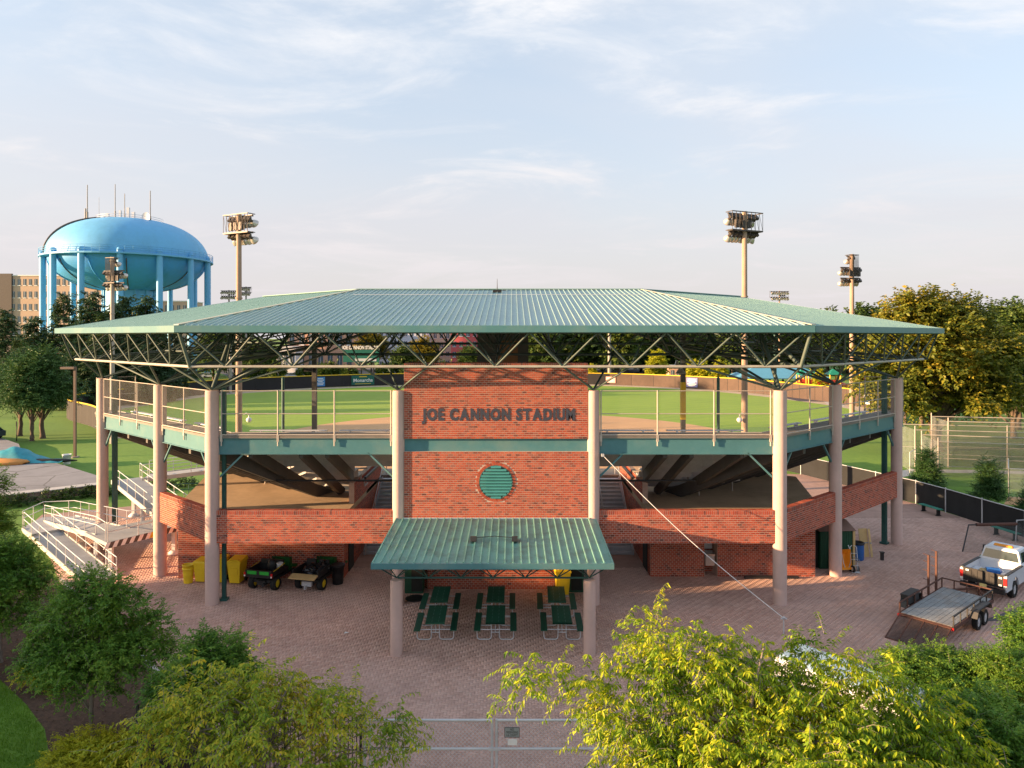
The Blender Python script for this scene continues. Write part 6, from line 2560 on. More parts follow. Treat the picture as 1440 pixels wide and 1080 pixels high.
def ramp_deck(p, q, w, name='ramp_deck', th=.16, m=None):
    """sloped deck from p to q (centre line at the top surface)."""
    d = q - p
    s = Vector((d.y, -d.x, 0)).normalized() * (w / 2)
    b = MB()
    up = Vector((0, 0, th))
    b.hexa([p + s - up, q + s - up, q - s - up, p - s - up], [p + s, q + s, q - s, p - s])
    o = b.build(name, m or M_concl, rp)
    for sg in (-1, 1):
        b = MB()
        e = s * sg * 1.0
        o2 = s.normalized() * .03 * sg
        b.hexa([p + e - o2 - up * 1.3, q + e - o2 - up * 1.3, q + e + o2 - up * 1.3, p + e + o2 - up * 1.3][::sg], [p + e - o2 + Vector((0, 0, .06)), q + e - o2 + Vector((0, 0, .06)), q + e + o2 + Vector((0, 0, .06)), p + e + o2 + Vector((0, 0, .06))][::sg])
        b.build('kerb', M_cream, rp)
    return o


M_cream = mat('cream_steel', (.50, .49, .45), .6, var=.12)
M_deckg = mat('grey_deck', (.36, .38, .40), .85, var=.14, vscale=1.0, bump=.1)
A0, A1 = Vector((-19.55, 35.1, .02)), Vector((-27.2, 41.9, .85))
B0, B1 = Vector((-27.0, 43.6, .87)), Vector((-20.6, 38.0, 1.6))
off = Vector((.35, .55, 0))
ramp_deck(A0, A1, 1.5, m=M_deckg)
ramp_deck(B0, B1, 1.7, m=M_deckg)
# turning platform and striped landing
b = MB()
b.poly([(-27.9, 41.5), (-26.4, 40.2), (-24.9, 42.0), (-26.2, 44.2), (-28.3, 44.0)], .68, .855)
b.build('turn_platform', M_deckg, rp)
LD = [(-19.75, 35.9), (-17.1, 40.1), (-19.0, 41.6), (-22.0, 37.8)]
b = MB()
b.poly(LD, 1.42, 1.61)
b.build('landing', M_deckg, rp)
fa_, fb_ = Vector((*LD[0], 0)), Vector((*LD[1], 0))
d = (fb_ - fa_)
dn = d.normalized()
nv = Vector((dn.y, -dn.x, 0))
k = 23
me_s = {}
L = d.length
for i in range(k):
    u0, u1 = i * L / k, (i + 1) * L / k
    sk = .16
    b = MB()
    z0, z1 = 1.30, 1.60
    pr = .02
    lo = [fa_ + dn * (u0 - sk) + Vector((0, 0, z0)), fa_ + dn * (u1 - sk) + Vector((0, 0, z0)), fa_ + dn * u1 + Vector((0, 0, z1)), fa_ + dn * u0 + Vector((0, 0, z1))]
    hi = [p + nv * pr for p in lo]
    b.hexa(lo, hi)
    b.build('warning_stripe', M_ycap if i == 11 else (M_bannn_dk if i % 2 else M_white) if False else (M_hotd if i % 2 else M_white), rp)
C0, C1 = Vector((-18.3, 40.6, 1.61)), Vector((-25.2, 47.8, 2.45))
ramp_deck(C0, C1, 1.8, m=M_deckg)
D0, D1 = Vector((-24.3, 48.6, 2.45)), Vector((-16.8, 50.2, 3.15))
ramp_deck(D0, D1, 1.8, m=M_deckg)


def ramp_rail(pts, posts, parent=rp, h=.95):
    b = MB()
    for z in (h, h * .55):
        b.tube([Vector(p) + Vector((0, 0, z)) for p in pts], .024, 6)
    r = b.build('railing', M_galv, parent)
    tot = [0]
    for a, c in zip(pts[:-1], pts[1:]):
        tot.append(tot[-1] + (Vector(c) - Vector(a)).length)
    for i in range(posts):
        s = tot[-1] * i / (posts - 1)
        for j in range(len(pts) - 1):
            if s <= tot[j + 1] + 1e-6:
                f = (s - tot[j]) / max(1e-6, tot[j + 1] - tot[j])
                c = Vector(pts[j]).lerp(Vector(pts[j + 1]), f)
                break
        b = MB()
        b.cyl(c - Vector((0, 0, .05)), c + Vector((0, 0, h)), .024, n=6)
        b.build('rail_post', M_galv, r)


def side(p, q, w):
    d = q - p
    s = Vector((d.y, -d.x, 0)).normalized() * (w / 2 - .05)
    return (p - s, q - s, p + s, q + s)


a = side(A0, A1, 1.5)
ramp_rail([a[2], a[3]], 8)
ramp_rail([a[0], a[1]], 8)
a = side(B0, B1, 1.7)
ramp_rail([a[2], a[3], Vector((-20.0, 36.25, 1.6))], 7)
ramp_rail([Vector((-28.2, 43.9, .86)), a[0], a[1], Vector((-19.1, 39.2, 1.6))], 9)
ramp_rail([Vector((-27.9, 41.6, .86)), Vector((-28.2, 43.9, .86))], 3)
a = side(C0, C1, 1.8)
ramp_rail([a[0], a[1]], 7)
ramp_rail([a[2], a[3]], 7)
ramp_rail([Vector((-19.75, 36.0, 1.6)), Vector((-17.2, 40.0, 1.6))], 4)
a = side(D0, D1, 1.8)
ramp_rail([a[0], a[1]], 6)
ramp_rail([a[2], a[3]], 6)
for (x, y, z) in ((-19.9, 36.55, 1.42), (-18.0, 39.4, 1.42), (-21.6, 38.2, 1.42), (-22.3, 44.3, 1.9), (-24.6, 47.6, 2.2), (-20.5, 49.6, 2.6), (-24.0, 40.9, 1.0)):
    b = MB()
    b.box((x, y, z / 2), (.2, .2, z))
    b.lathe([(.32, 0), (.32, .06), (.2, .16), (.12, .2)], (x, y, 0), n=14)
    b.build('support_post', M_white, rp)
# teal end plate of the upper run
b = MB()
p = C1 + Vector((.8, -.5, -.25))
b.hexa([p + Vector((0, 0, -.5)), p + Vector((1.6, -1.7, -.7)), p + Vector((1.62, -1.66, -.7)), p + Vector((.02, .04, -.5))], [p, p + Vector((1.6, -1.7, -.2)), p + Vector((1.62, -1.66, -.2)), p + Vector((.02, .04, 0))])
b.build('edge_plate', M_teal, rp)

# retaining wall under the asphalt apron
ra, rb_ = Vector((-37.4, 49.4, 0)), Vector((-30.5, 55.0, 0))
rw = thing('retaining_wall', 'low brick retaining wall with pale concrete cap in front of the asphalt apron', 'wall', (0, 0, 0))
d = (rb_ - ra).normalized()
nin = Vector((-d.y, d.x, 0)) * .3
b = MB()
b.poly([(ra.x, ra.y), (rb_.x, rb_.y), ((rb_ + nin).x, (rb_ + nin).y), ((ra + nin).x, (ra + nin).y)], -.2, TZ + .06)
cw_ = b.build('core', M_mortar, rw)
b = MB()
M_brickd = mat('brick_purple', var=.2, rough=.9, fn=lambda t: t.ramp(t.island(), [(0, (.12, .07, .07)), (.5, (.22, .13, .12)), (1, (.30, .19, .17))]))
brick_face(b, ra, d, Vector((d.y, -d.x, 0)), (rb_ - ra).length, TZ + .05, seed=91)
tag(b.build('bricks', M_brickd, rw), kind='stuff')
b = MB()
o_ = Vector((d.y, -d.x, 0)) * .06
p, q = ra + o_, rb_ + o_
b.poly([(p.x, p.y), (q.x, q.y), ((q + nin * 3.2).x, (q + nin * 3.2).y), ((p + nin * 3.2).x, (p + nin * 3.2).y)], TZ + .062, TZ + .12)
b.build('cap', M_concl, rw)

# tarp heap with sand, bucket, lamp post
c = G(12, 652, TZ)
t = thing('sand_pile', 'low heap of orange sand spilling from under the teal tarp', 'sand pile', (c.x - .3, c.y, TZ))
b = MB()
vs, fs = rag_blob(21, 1.9, .26)
b.add([(x * 1.5 - .8, y * .8, max(z, -.02)) for x, y, z in vs], fs, 0, True)
b.build('heap', M_sand, t)
t = thing('tarp', 'crumpled teal tarp on the asphalt apron, black edge trailing to the right', 'tarp', (c.x + .2, c.y + 1.2, TZ))
rg = np.random.default_rng(3)
n, m = 34, 14
vs, fs = [], []
for j in range(m):
    for i in range(n):
        u, v = i / (n - 1), j / (m - 1)
        x = -3.6 + 7.8 * u
        y = -1.3 + 2.4 * v
        z = 1.25 * math.exp(-((x + .4) / 1.9) ** 2) * math.sin(math.pi * v) ** .6 + .10 * abs(math.sin(x * 2.1 + v * 5)) + rg.uniform(0, .06) + .45 * math.exp(-((x + 2.7) / .9) ** 2) * (1 - v)
        if j in (0, m - 1):
            z = .03
        vs.append((x, y * (1.0 - .6 * max(0, u - .55)), max(.04, z)))
for j in range(m - 1):
    for i in range(n - 1):
        fs.append((j * n + i, j * n + i + 1, (j + 1) * n + i + 1, (j + 1) * n + i))
b = MB()
b.add(vs, fs, 0, True)
b.build('sheet', M_tarp, t)
b = MB()
for i in range(5):
    b.box((-2.6 + i * .35, -1.32, .34), (.15, .03, .5), 0, 0, Matrix.Rotation(R(-25), 3, 'X'))
b.build('white_stripe', M_white, t)
b = MB()
b.tube([(1.0, -.8, .1), (2.2, -.6, .16), (3.2, -.4, .13), (4.2, -.2, .12), (5.2, .1, .08)], .16, 7, 0, [.1, .22, .2, .17, .05])
b.build('rolled_edge', M_blk, t)
cb = G(94, 652)
t = thing('bucket', 'small white bucket on the lawn beside the lamp post', 'bucket', (cb.x, cb.y, -.03))
b = MB()
b.lathe([(.3, 0), (.38, .85), (.4, .86), (.4, .92), (.36, .92), (.33, .3)], n=16)
b.build('body', M_white, t)
b = MB()
b.tube([(-.38, 0, .85), (-.2, -.3, .7), (.2, -.3, .7), (.38, 0, .85)], .015, 5)
b.build('handle', M_galv, t)
cp_ = G(105.5, 643)
t = thing('lamp_post', 'slim brown lamp post with square head on the left lawn', 'lamp post', (cp_.x, cp_.y, -.03))
hz = CZ - (517 - 473) / 1000 * cp_.y
M_lampbr = mat('lamp_brown', (.15, .10, .075), .5, var=.1)
b = MB()
b.box((0, 0, hz / 2), (.22, .22, hz))
b.build('shaft', M_lampbr, t)
b = MB()
b.box((-.6, -.1, hz), (1.35, .5, .22))
b.box((-.1, 0, hz - .05), (.4, .15, .15))
b.build('lamp_head', M_lampbr, t)
b = MB()
b.cyl((0, 0, 0), (0, 0, .12), .4, n=14)
b.build('base', M_conc, t)
cs_ = G(23.5, 620)
t = thing('sign_post', 'thin dark post at the asphalt edge before the leftmost pine', 'post', (cs_.x, cs_.y, -.03))
b = MB()
b.cyl((0, 0, 0), (0, 0, 2.2), .05, n=7)
b.build('shaft', M_blk, t)
b = MB()
b.box((0, -.06, 2.0), (.08, .04, .6))
b.build('plate', M_blk, t)

# left foul-line fence is part of the outfield run; grey path rail behind the left wing
t = thing('walkway_rail', 'grey pipe rail along the upper walk behind the left wing columns', 'railing', (0, 0, 0))
p, q = Vector((-24.5, 51.3, 0)), Vector((-14.5, 54.3, 0))
b = MB()
for z in (.9, 1.3):
    b.cyl(p + Vector((0, 0, z)), q + Vector((0, 0, z)), .03, n=6)
b.build('rail', M_green, t)
for i in range(7):
    b = MB()
    c = p.lerp(q, i / 6)
    b.cyl(c - Vector((0, 0, .05)), c + Vector((0, 0, 1.3)), .03, n=6)
    b.build('post', M_green, t)

# ---------------------------------------------------------------- right: black screened fence, benches, batting cages
fp = [(24.2, 66.0), (25.9, 62.0), (28.6, 54.5), (29.8, 51.2), (30.35, 48.6), (30.8, 45.5), (31.3, 42.4), (31.8, 39.3), (32.4, 36.2)]
sf = thing('screened_fence', 'long black screened chain link fence with pale posts along the right of the plaza', 'fence', (0, 0, 0))
FH2 = 1.62
for i in range(len(fp) - 1):
    a, b_ = Vector((*fp[i], 0)), Vector((*fp[i + 1], 0))
    b = MB()
    n = 10
    dn = (b_ - a).normalized()
    nv = Vector((-dn.y, dn.x, 0))
    vs, fs = [], []
    for j in range(n + 1):
        c = a.lerp(b_, j / n) + nv * (.02 + .02 * math.sin(j * 1.9 + i))
        vs += [(c.x, c.y, .03), (c.x + nv.x * .02, c.y + nv.y * .02, FH2 * .5), (c.x, c.y, FH2 - .02)]
    for j in range(n):
        for k in range(2):
            fs.append((j * 3 + k, (j + 1) * 3 + k, (j + 1) * 3 + k + 1, j * 3 + k + 1))
    b.add(vs, fs, 0, True)
    b.build('screen_panel', M_blackscreen, sf)
    b = MB()
    b.cyl((a.x, a.y, -.05), (a.x, a.y, FH2 + .08), .04, n=8)
    b.build('fence_post', M_galv, sf)
    b = MB()
    b.cyl(a + Vector((0, 0, FH2)), b_ + Vector((0, 0, FH2)), .03, n=7)
    b.build('top_rail', M_galv, sf)
for i, (px, py, l) in enumerate([(1309, 722, 'green plank bench before the black fence, further one'), (1414, 756, 'green plank bench before the black fence near the pickup truck')]):
    c = G(px, py)
    t = thing('park_bench', l, 'bench', (c.x, c.y, .012), R(101), 'green benches along the black fence')
    for k in range(2):
        b = MB()
        b.box((0, -.1 + k * .2, .45), (1.8, .16, .045))
        b.build('plank', M_benchg if 'M_benchg' in globals() else MATS.setdefault('M_benchg', mat('bench_green', (.02, .22, .16), .45)), t)
    for x in (-.65, .65):
        b = MB()
        b.box((x, 0, .22), (.06, .26, .44))
        b.box((x, 0, .02), (.08, .4, .04))
        b.build('leg', M_blk, t)

bc = thing('batting_cages', 'row of tall netted batting cages with pale pipe frames on the right lawn', 'batting cage', (0, 0, 0))


def cage(x, y, w, l, h, ang):
    ca, sa = math.cos(ang), math.sin(ang)

    def tp(u, v, z):
        return Vector((x + u * ca - v * sa, y + u * sa + v * ca, z))
    for u in (0, l / 2, l):
        for v in (0, w):
            b = MB()
            b.cyl(tp(u, v, -.05), tp(u, v, h + (.35 if u == 0 else .1)), .05, n=7)
            b.build('cage_post', M_rail, bc)
    for v in (0, w):
        b = MB()
        b.cyl(tp(0, v, h), tp(l, v, h), .035, n=6)
        b.cyl(tp(0, v, h * .45), tp(l, v, h * .45), .018, n=5)
        b.build('cage_rail', M_rail, bc)
        b = MB()
        b.quad([tp(0, v, 0), tp(l, v, 0), tp(l, v, h), tp(0, v, h)])
        b.build('net', M_netd, bc)
    b = MB()
    b.quad([tp(0, 0, 0), tp(0, w, 0), tp(0, w, h), tp(0, 0, h)])
    b.build('net', M_netw, bc)


cage(35.0, 57.2, 4.2, 18, 3.55, R(-14))
cage(36.2, 62.6, 4.2, 18, 3.8, R(-12))
cage(40.9, 65.5, 4.2, 18, 4.2, R(-12))
t = thing('chain_link_fence', 'grey chain link fence low between the batting cages and the conifers', 'fence', (0, 0, 0))
for i, (p, q) in enumerate((((34.4, 60.2), (36.0, 62.2)), ((37.6, 52.8), (48.0, 50.5)), ((37.6, 52.8), (40.5, 57.0)))):
    p, q = Vector((*p, 0)), Vector((*q, 0))
    b = MB()
    b.quad([p, q, q + Vector((0, 0, 2.2)), p + Vector((0, 0, 2.2))])
    b.build('mesh_panel', M_netw, t)
    b = MB()
    b.cyl(p + Vector((0, 0, 2.2)), q + Vector((0, 0, 2.2)), .03, n=6)
    b.build('top_rail', M_galv, t)
    for c in (p, q):
        b = MB()
        b.cyl(c, c + Vector((0, 0, 2.25)), .035, n=6)
        b.build('post', M_galv, t)

# ---------------------------------------------------------------- green shed and what leans on it
SH = (17.45, 37.55)
sx0, sy0 = SH
shd = thing('storage_shed', 'dark green corrugated storage shed with brownish roof behind the right wing column', 'shed', (sx0, sy0, .012), R(4))
b = MB()
b.box((0, 0, .98), (1.75, 1.5, 1.95))
for i in range(14):
    b.box((-.82 + i * .126, -.76, .98), (.05, .03, 1.9))
body = b.build('wall', M_shed, shd)
b = MB()
b.hexa([(-1.0, -.9, 1.97), (1.0, -.9, 1.97), (1.0, .9, 1.97), (-1.0, .9, 1.97)], [(-.9, -.1, 2.35), (.9, -.1, 2.35), (.9, .1, 2.35), (-.9, .1, 2.35)])
b.build('roof', mat('shed_roof', (.22, .13, .10), .8, var=.2), shd)
b = MB()
b.box((.93, -.78, .98), (.12, .05, 1.95))
b.build('corner_post', M_ply, shd)
b = MB()
b.box((-1.35, .1, .98), (.9, 1.3, 1.94))
b.build('side_lean_to', M_dark, shd)
t = thing('wheelbarrow', 'orange wheelbarrow tipped upright against the green shed', 'wheelbarrow', (17.78, 36.35, .012), R(10))
b = MB()
rot = Matrix.Rotation(R(78), 3, 'X')
for part in range(1):
    lo = [(-.18, -.28, .0), (.18, -.28, .0), (.22, .25, .0), (-.22, .25, .0)]
    hi = [(-.33, -.5, .3), (.33, -.5, .3), (.36, .5, .34), (-.36, .5, .34)]
    T = lambda p: rot @ Vector(p) + Vector((-.1, .2, .58))
    L8 = [T(p) for p in lo] + [T(p) for p in hi]
    b.add(L8, [(3, 2, 1, 0), (0, 1, 5, 4), (1, 2, 6, 5), (2, 3, 7, 6), (3, 0, 4, 7)])
    b.add([v + Vector((0, .02, 0)) for v in L8], [(0, 1, 2, 3), (4, 5, 1, 0), (5, 6, 2, 1), (6, 7, 3, 2), (7, 4, 0, 3)])
b.build('tray', M_orange, t)
b = MB()
for s in (-1, 1):
    b.tube([(s * .08 + .05, -.02, .1), (s * .2, -.1, .5), (s * .26, -.02, 1.0), (s * .24, .15, 1.3)], .02, 6)
b.build('handle', M_alum, t)
w = wheel(t, .25, -.2, .17, .09, M_galv)
t = thing('hand_truck', 'grey hand truck with loose straps beside the orange wheelbarrow', 'hand truck', (18.22, 36.3, .012), R(-6))
b = MB()
for s in (-1, 1):
    b.tube([(s * .16, 0, .05), (s * .16, .12, .8), (s * .16, .22, 1.2), (s * .05, .24, 1.28)], .018, 6)
for z in (.3, .6, .9):
    b.cyl((-.16, z * .15, z), (.16, z * .15, z), .014, n=6)
b.box((0, -.12, .02), (.4, .22, .02))
b.build('frame', M_alum, t)
for s in (-1, 1):
    wheel(t, s * .2, .1, .13, .06, M_galv)
b = MB()
b.tube([(-.1, .05, .75), (.1, -.05, .7), (.2, -.1, .62), (.1, -.06, .55), (.24, -.08, .5)], .022, 5)
b.build('strap', M_wood, t)
t = thing('barrel', 'blue plastic barrel lined with a black bag right of the green shed', 'barrel', (19.35, 38.3, .012))
b = MB()
b.lathe([(.27, 0), (.30, .05), (.31, .45), (.30, .86), (.31, .88), (.28, .9), (.26, .4)], n=22)
b.build('body', M_blue, t)
b = MB()
b.lathe([(.29, .82), (.33, .84), (.34, .92), (.27, .96), (.2, .8)], n=22)
b.build('liner', M_black, t)
for i, (x, y, rz, l) in enumerate(((19.95, 38.75, 8, 'tan folding board leaning behind the blue barrel'), (20.3, 38.7, 22, 'narrow pale board standing right of the blue barrel'))):
    t = thing('board', l, 'board', (x, y, .012), R(rz))
    b = MB()
    b.box((0, .1, .75), (.5 if i == 0 else .14, .03, 1.5), 0, 0, Matrix.Rotation(R(-9), 3, 'X'))
    b.build('sheet', M_ply, t)
    b = MB()
    b.box((0, .06, .75), (.48 if i == 0 else .1, .04, .06), 0, 0, Matrix.Rotation(R(-9), 3, 'X'))
    b.build('batten', M_wood, t)
t = thing('tool_stub', 'small dark bollard stub beside the pale board on the pavers', 'post', (20.6, 38.2, .012))
b = MB()
b.box((0, 0, .2), (.14, .14, .4))
b.build('shaft', M_blk, t)
b = MB()
b.box((0, 0, .42), (.2, .2, .05))
b.build('cap', M_blk, t)
t = thing('drain_board', 'long dark plank lying along the foot of the right brick room', 'plank', (13.6, 35.3, .012))
b = MB()
b.box((0, 0, .06), (2.7, .12, .1))
b.box((0, .03, .12), (2.6, .05, .03))
b.build('plank', M_blk, t)

# ---------------------------------------------------------------- pickup truck
TR = thing('pickup_truck', 'white pickup truck with black tailgate and orange roof beacon facing away', 'pickup truck', (22.4, 32.7, .0), R(-51))
TR.scale = (.94, .94, .94)
hw = .98
for (x, y) in ((-.83, 1.25), (.83, 1.25), (-.83, 4.85), (.83, 4.85)):
    wheel(TR, x, y, .40, .28, M_galv)


def arch(yc, r, z0, n=9):
    return [(yc - r * math.cos(math.pi * i / (n - 1)), z0 + r * math.sin(math.pi * i / (n - 1)) * 1.02) for i in range(n)]


ZB = .52
prof = [(.0, ZB), *arch(1.25, .5, ZB), *arch(4.85, .5, ZB), (5.95, ZB), (5.98, .95), (5.9, 1.12), (4.45, 1.26), (4.3, 1.27)]
# sides as thin shells with wheel arches
for s in (-1, 1):
    b = MB()
    outer = [(.0, ZB), *arch(1.25, .5, ZB), (2.35, ZB), (2.35, 1.32), (.0, 1.30)]
    b.prism(outer, s * (hw - .09), s * hw)
    b.box((s * (hw - .05), 1.18, 1.33), (.14, 2.34, .04), 0, 1)
    b.build('bed_side', [M_tpaint, M_blk], TR)
    b = MB()
    outer = [(2.37, ZB), (4.3, ZB), (4.3, 1.28), (4.25, 1.3), (2.37, 1.33)]
    b.prism(outer, s * (hw - .1), s * hw)
    for y in (3.3,):
        b.box((s * (hw + .001), y, .95), (.012, .015, .8), 0, 1)
    for y in (2.75, 3.65):
        b.box((s * (hw + .02), y + .3, 1.13), (.03, .16, .04), 0, 1)
    b.build('door', [M_tpaint, M_blk], TR)
    b = MB()
    outer = [(4.32, ZB), *arch(4.85, .5, ZB), (5.95, ZB), (5.98, .95), (5.9, 1.14), (4.32, 1.28)]
    b.prism(outer, s * (hw - .1), s * hw)
    b.build('front_fender', M_tpaint, TR)
    b = MB()
    b.box((s * (hw - .06), -.03, 1.02), (.16, .10, .36))
    b.build('tail_light', M_red, TR)
    b = MB()
    b.box((s * (hw - .06), -.03, 1.24), (.15, .09, .08))
    b.box((s * (hw - .06), -.03, .79), (.15, .09, .1))
    b.build('reverse_light', M_white, TR)
    b = MB()
    b.box((s * (hw + .2), 4.05, 1.42), (.22, .12, .34))
    b.box((s * (hw + .04), 4.1, 1.35), (.3, .05, .05))
    b.build('mirror', M_black, TR)
b = MB()
b.box((0, 1.18, .80), (1.8, 2.36, .05))
b.box((0, 2.33, 1.06), (1.8, .05, .52))
for s in (-1, 1):
    b.box((s * .72, 1.25, .93), (.28, .8, .22))
b.build('bed', M_tpaint, TR)
b = MB()
b.box((0, -.06, 1.02), (1.72, .07, .62), 0, 0)
for i in range(7):
    b.box((-.75 + i * .25, -.10, 1.02), (.03, .03, .56))
b.box((0, -.11, 1.34), (1.76, .05, .05))
tg = b.build('tailgate', M_black, TR)
b = MB()
for (x, z) in ((.74, 1.2), (.74, .84), (-.66, 1.24)):
    b.lathe([(.01, -.004), (.09, -.004), (.09, .004), (.01, .004)], (x, -.125, z), n=4) if False else b.box((x, -.125, z), (.14, .01, .09))
b.build('sticker', M_white, tg)
b = MB()
b.box((0, -.18, .55), (1.9, .2, .2))
bump = b.build('bumper', M_black, TR)
b = MB()
b.box((.05, -.29, .70), (.34, .02, .17))
b.build('licence_plate', M_plate if 'M_plate' in globals() else mat('plate_yellow', (.75, .62, .25), .5), bump)
b = MB()                                                    # cab: lower body, roof pillars
b.hexa([(-hw + .08, 2.38, 1.30), (hw - .08, 2.38, 1.30), (hw - .08, 4.3, 1.28), (-hw + .08, 4.3, 1.28)], [(-.74, 2.52, 1.93), (.74, 2.52, 1.93), (.74, 3.62, 1.95), (-.74, 3.62, 1.95)])
b.hexa([(-.74, 2.52, 1.93), (.74, 2.52, 1.93), (.74, 3.62, 1.95), (-.74, 3.62, 1.95)], [(-.64, 2.62, 1.99), (.64, 2.62, 1.99), (.64, 3.52, 2.01), (-.64, 3.52, 2.01)])
b.box((0, 3.3, .9), (1.75, 1.9, .75))
b.build('cab', M_tpaint, TR)
b = MB()
o_ = .012
b.quad([(-.80, 2.41 - o_, 1.42), (.80, 2.41 - o_, 1.42), (.68, 2.50 - o_, 1.84), (-.68, 2.50 - o_, 1.84)])
b.build('rear_window', M_glass, TR)
for s in (-1, 1):
    b = MB()
    x0_, x1_ = s * (hw - .06), s * (.735 + .02)
    pts = [(s * (hw - .095), 2.62, 1.40), (s * (hw - .10), 3.25, 1.39), (s * .785, 3.2, 1.84), (s * .78, 2.72, 1.84)]
    b.quad(pts if s > 0 else pts[::-1])
    pts = [(s * (hw - .10), 3.33, 1.39), (s * (hw - .10), 4.08, 1.38), (s * .785, 3.58, 1.86), (s * .785, 3.28, 1.86)]
    b.quad(pts if s > 0 else pts[::-1])
    b.build('side_window', M_glass, TR)
b = MB()
b.quad([(.82, 4.24, 1.34), (-.82, 4.24, 1.34), (-.68, 3.68, 1.90), (.68, 3.68, 1.90)])
b.build('windscreen', M_glass, TR)
b = MB()
b.hexa([(-hw + .06, 4.3, .7), (hw - .06, 4.3, .7), (hw - .08, 5.9, .7), (-hw + .08, 5.9, .7)], [(-hw + .1, 4.3, 1.29), (hw - .1, 4.3, 1.29), (hw - .12, 5.88, 1.16), (-hw + .12, 5.88, 1.16)])
b.build('hood', M_tpaint, TR)
b = MB()
b.hexa([(-.42, 2.75, 2.0), (.42, 2.75, 2.0), (.42, 3.0, 2.0), (-.42, 3.0, 2.0)], [(-.38, 2.8, 2.09), (.38, 2.8, 2.09), (.38, 2.95, 2.09), (-.38, 2.95, 2.09)])
b.build('beacon', M_orange, TR)
# loose things in the bed
def in_bed(x, y, z):
    a = R(-51)
    x, y, z = x * .94, y * .94, z * .94
    return (22.4 + x * math.cos(a) - y * math.sin(a), 32.7 + x * math.sin(a) + y * math.cos(a), z)


t = thing('jug', 'blue plastic jug lying in the bed of the white pickup', 'jug', in_bed(-.05, 1.5, 1.0), R(-20))
b = MB()
b.cyl((-.28, 0, 0), (.25, 0, 0), .16, .16, 14)
b.cyl((.25, 0, 0), (.36, 0, 0), .16, .06, 14)
b.build('body', M_blue, t)
b = MB()
b.cyl((.36, 0, 0), (.42, 0, 0), .05, n=10)
b.build('cap', M_white, t)
t = thing('sack', 'tan sack lying beside the blue jug in the pickup bed', 'sack', in_bed(-.42, 1.35, .9))
b = MB()
vs, fs = rag_blob(8, .28, .55)
b.add(vs, fs, 0, True)
b.build('cloth', M_ply, t)
b = MB()
b.cyl((.2, 0, .05), (.32, .05, .08), .04, .07, 7)
b.build('neck', M_ply, t)

# ---------------------------------------------------------------- flat-bed trailer with lowered ramp gate
TA = R(-50)
tr_ = thing('utility_trailer', 'rusty flat trailer with weathered plank bed and lowered mesh ramp gate', 'trailer', (17.35, 28.6, 0), TA)
TW, TLn, TH = .95, 4.7, .62
for (x, y) in ((-1.12, 2.6), (1.12, 2.25), (1.12, 3.05), (-1.12, 1.85)):
    wheel(tr_, x, y, .32, .2, M_galv)
for i in range(10):
    b = MB()
    w_ = 2 * TW / 10
    rnd = random.Random(i)
    b.box((-TW + (i + .5) * w_, TLn / 2, TH + rnd.uniform(-.004, .006)), (w_ - .014, TLn - .1, .045))
    b.build('plank', M_wood, tr_)
b = MB()
for s in (-1, 1):
    b.box((s * (TW + .04), TLn / 2, TH - .06), (.07, TLn, .14))
b.box((0, .02, TH - .06), (2 * TW + .1, .08, .14))
b.box((0, TLn - .02, TH - .06), (2 * TW + .1, .08, .14))
for y in (1.0, 2.0, 3.0, 4.0):
    b.box((0, y, TH - .09), (2 * TW, .06, .08))
b.build('frame', M_rust, tr_)
RZ = TH + .42
for s in (-1, 1):
    b = MB()
    b.box((s * (TW + .04), TLn / 2, RZ), (.05, TLn, .05))
    r_ = b.build('side_rail', M_rust if s < 0 else M_blk, tr_)
    for i in range(7):
        b = MB()
        b.box((s * (TW + .04), .05 + i * (TLn - .1) / 6, (TH + RZ) / 2), (.045, .05, RZ - TH))
        b.build('stake', M_rust if s < 0 else M_blk, r_)
b = MB()
b.box((0, TLn - .02, RZ), (2 * TW + .1, .05, .05))
for i in range(3):
    b.box((-.5 + i * .5, TLn - .02, (TH + RZ) / 2), (.045, .05, RZ - TH))
b.build('front_rail', M_rust, tr_)
b = MB()
for s in (-1, 1):
    y0, y1 = (1.7, 3.55) if s > 0 else (.75, 2.6)
    b.prism([(y0, TH - .02), (y0 + .12, TH + .22), (y0 + .3, TH + .3), (y1 - .3, TH + .3), (y1 - .12, TH + .22), (y1, TH - .02), (y1 - .04, TH - .02), (y1 - .15, TH + .18), (y1 - .3, TH + .25), (y0 + .3, TH + .25), (y0 + .15, TH + .18), (y0 + .04, TH - .02)], s * (TW + .08), s * (TW + .36))
b_f = b.build('fender', M_blk, tr_)
b_f['kind'] = 'thing'
del b_f['kind']
for y in (3.25, 4.15):
    b = MB()
    b.box((-(TW + .10), y, TH + .85), (.08, .08, 1.75))
    for z in (.6, 1.0, 1.4, 1.7):
        b.cyl((-(TW + .10), y, TH + z), (-(TW + .32), y, TH + z + .05), .014, n=5)
    b.build('rack_post', M_rust, tr_)
for s in (-1, 1):
    b = MB()
    b.box((s * (TW + .02), -.05, TH - .06), (.14, .05, .1))
    b.build('tail_light', M_red, tr_)
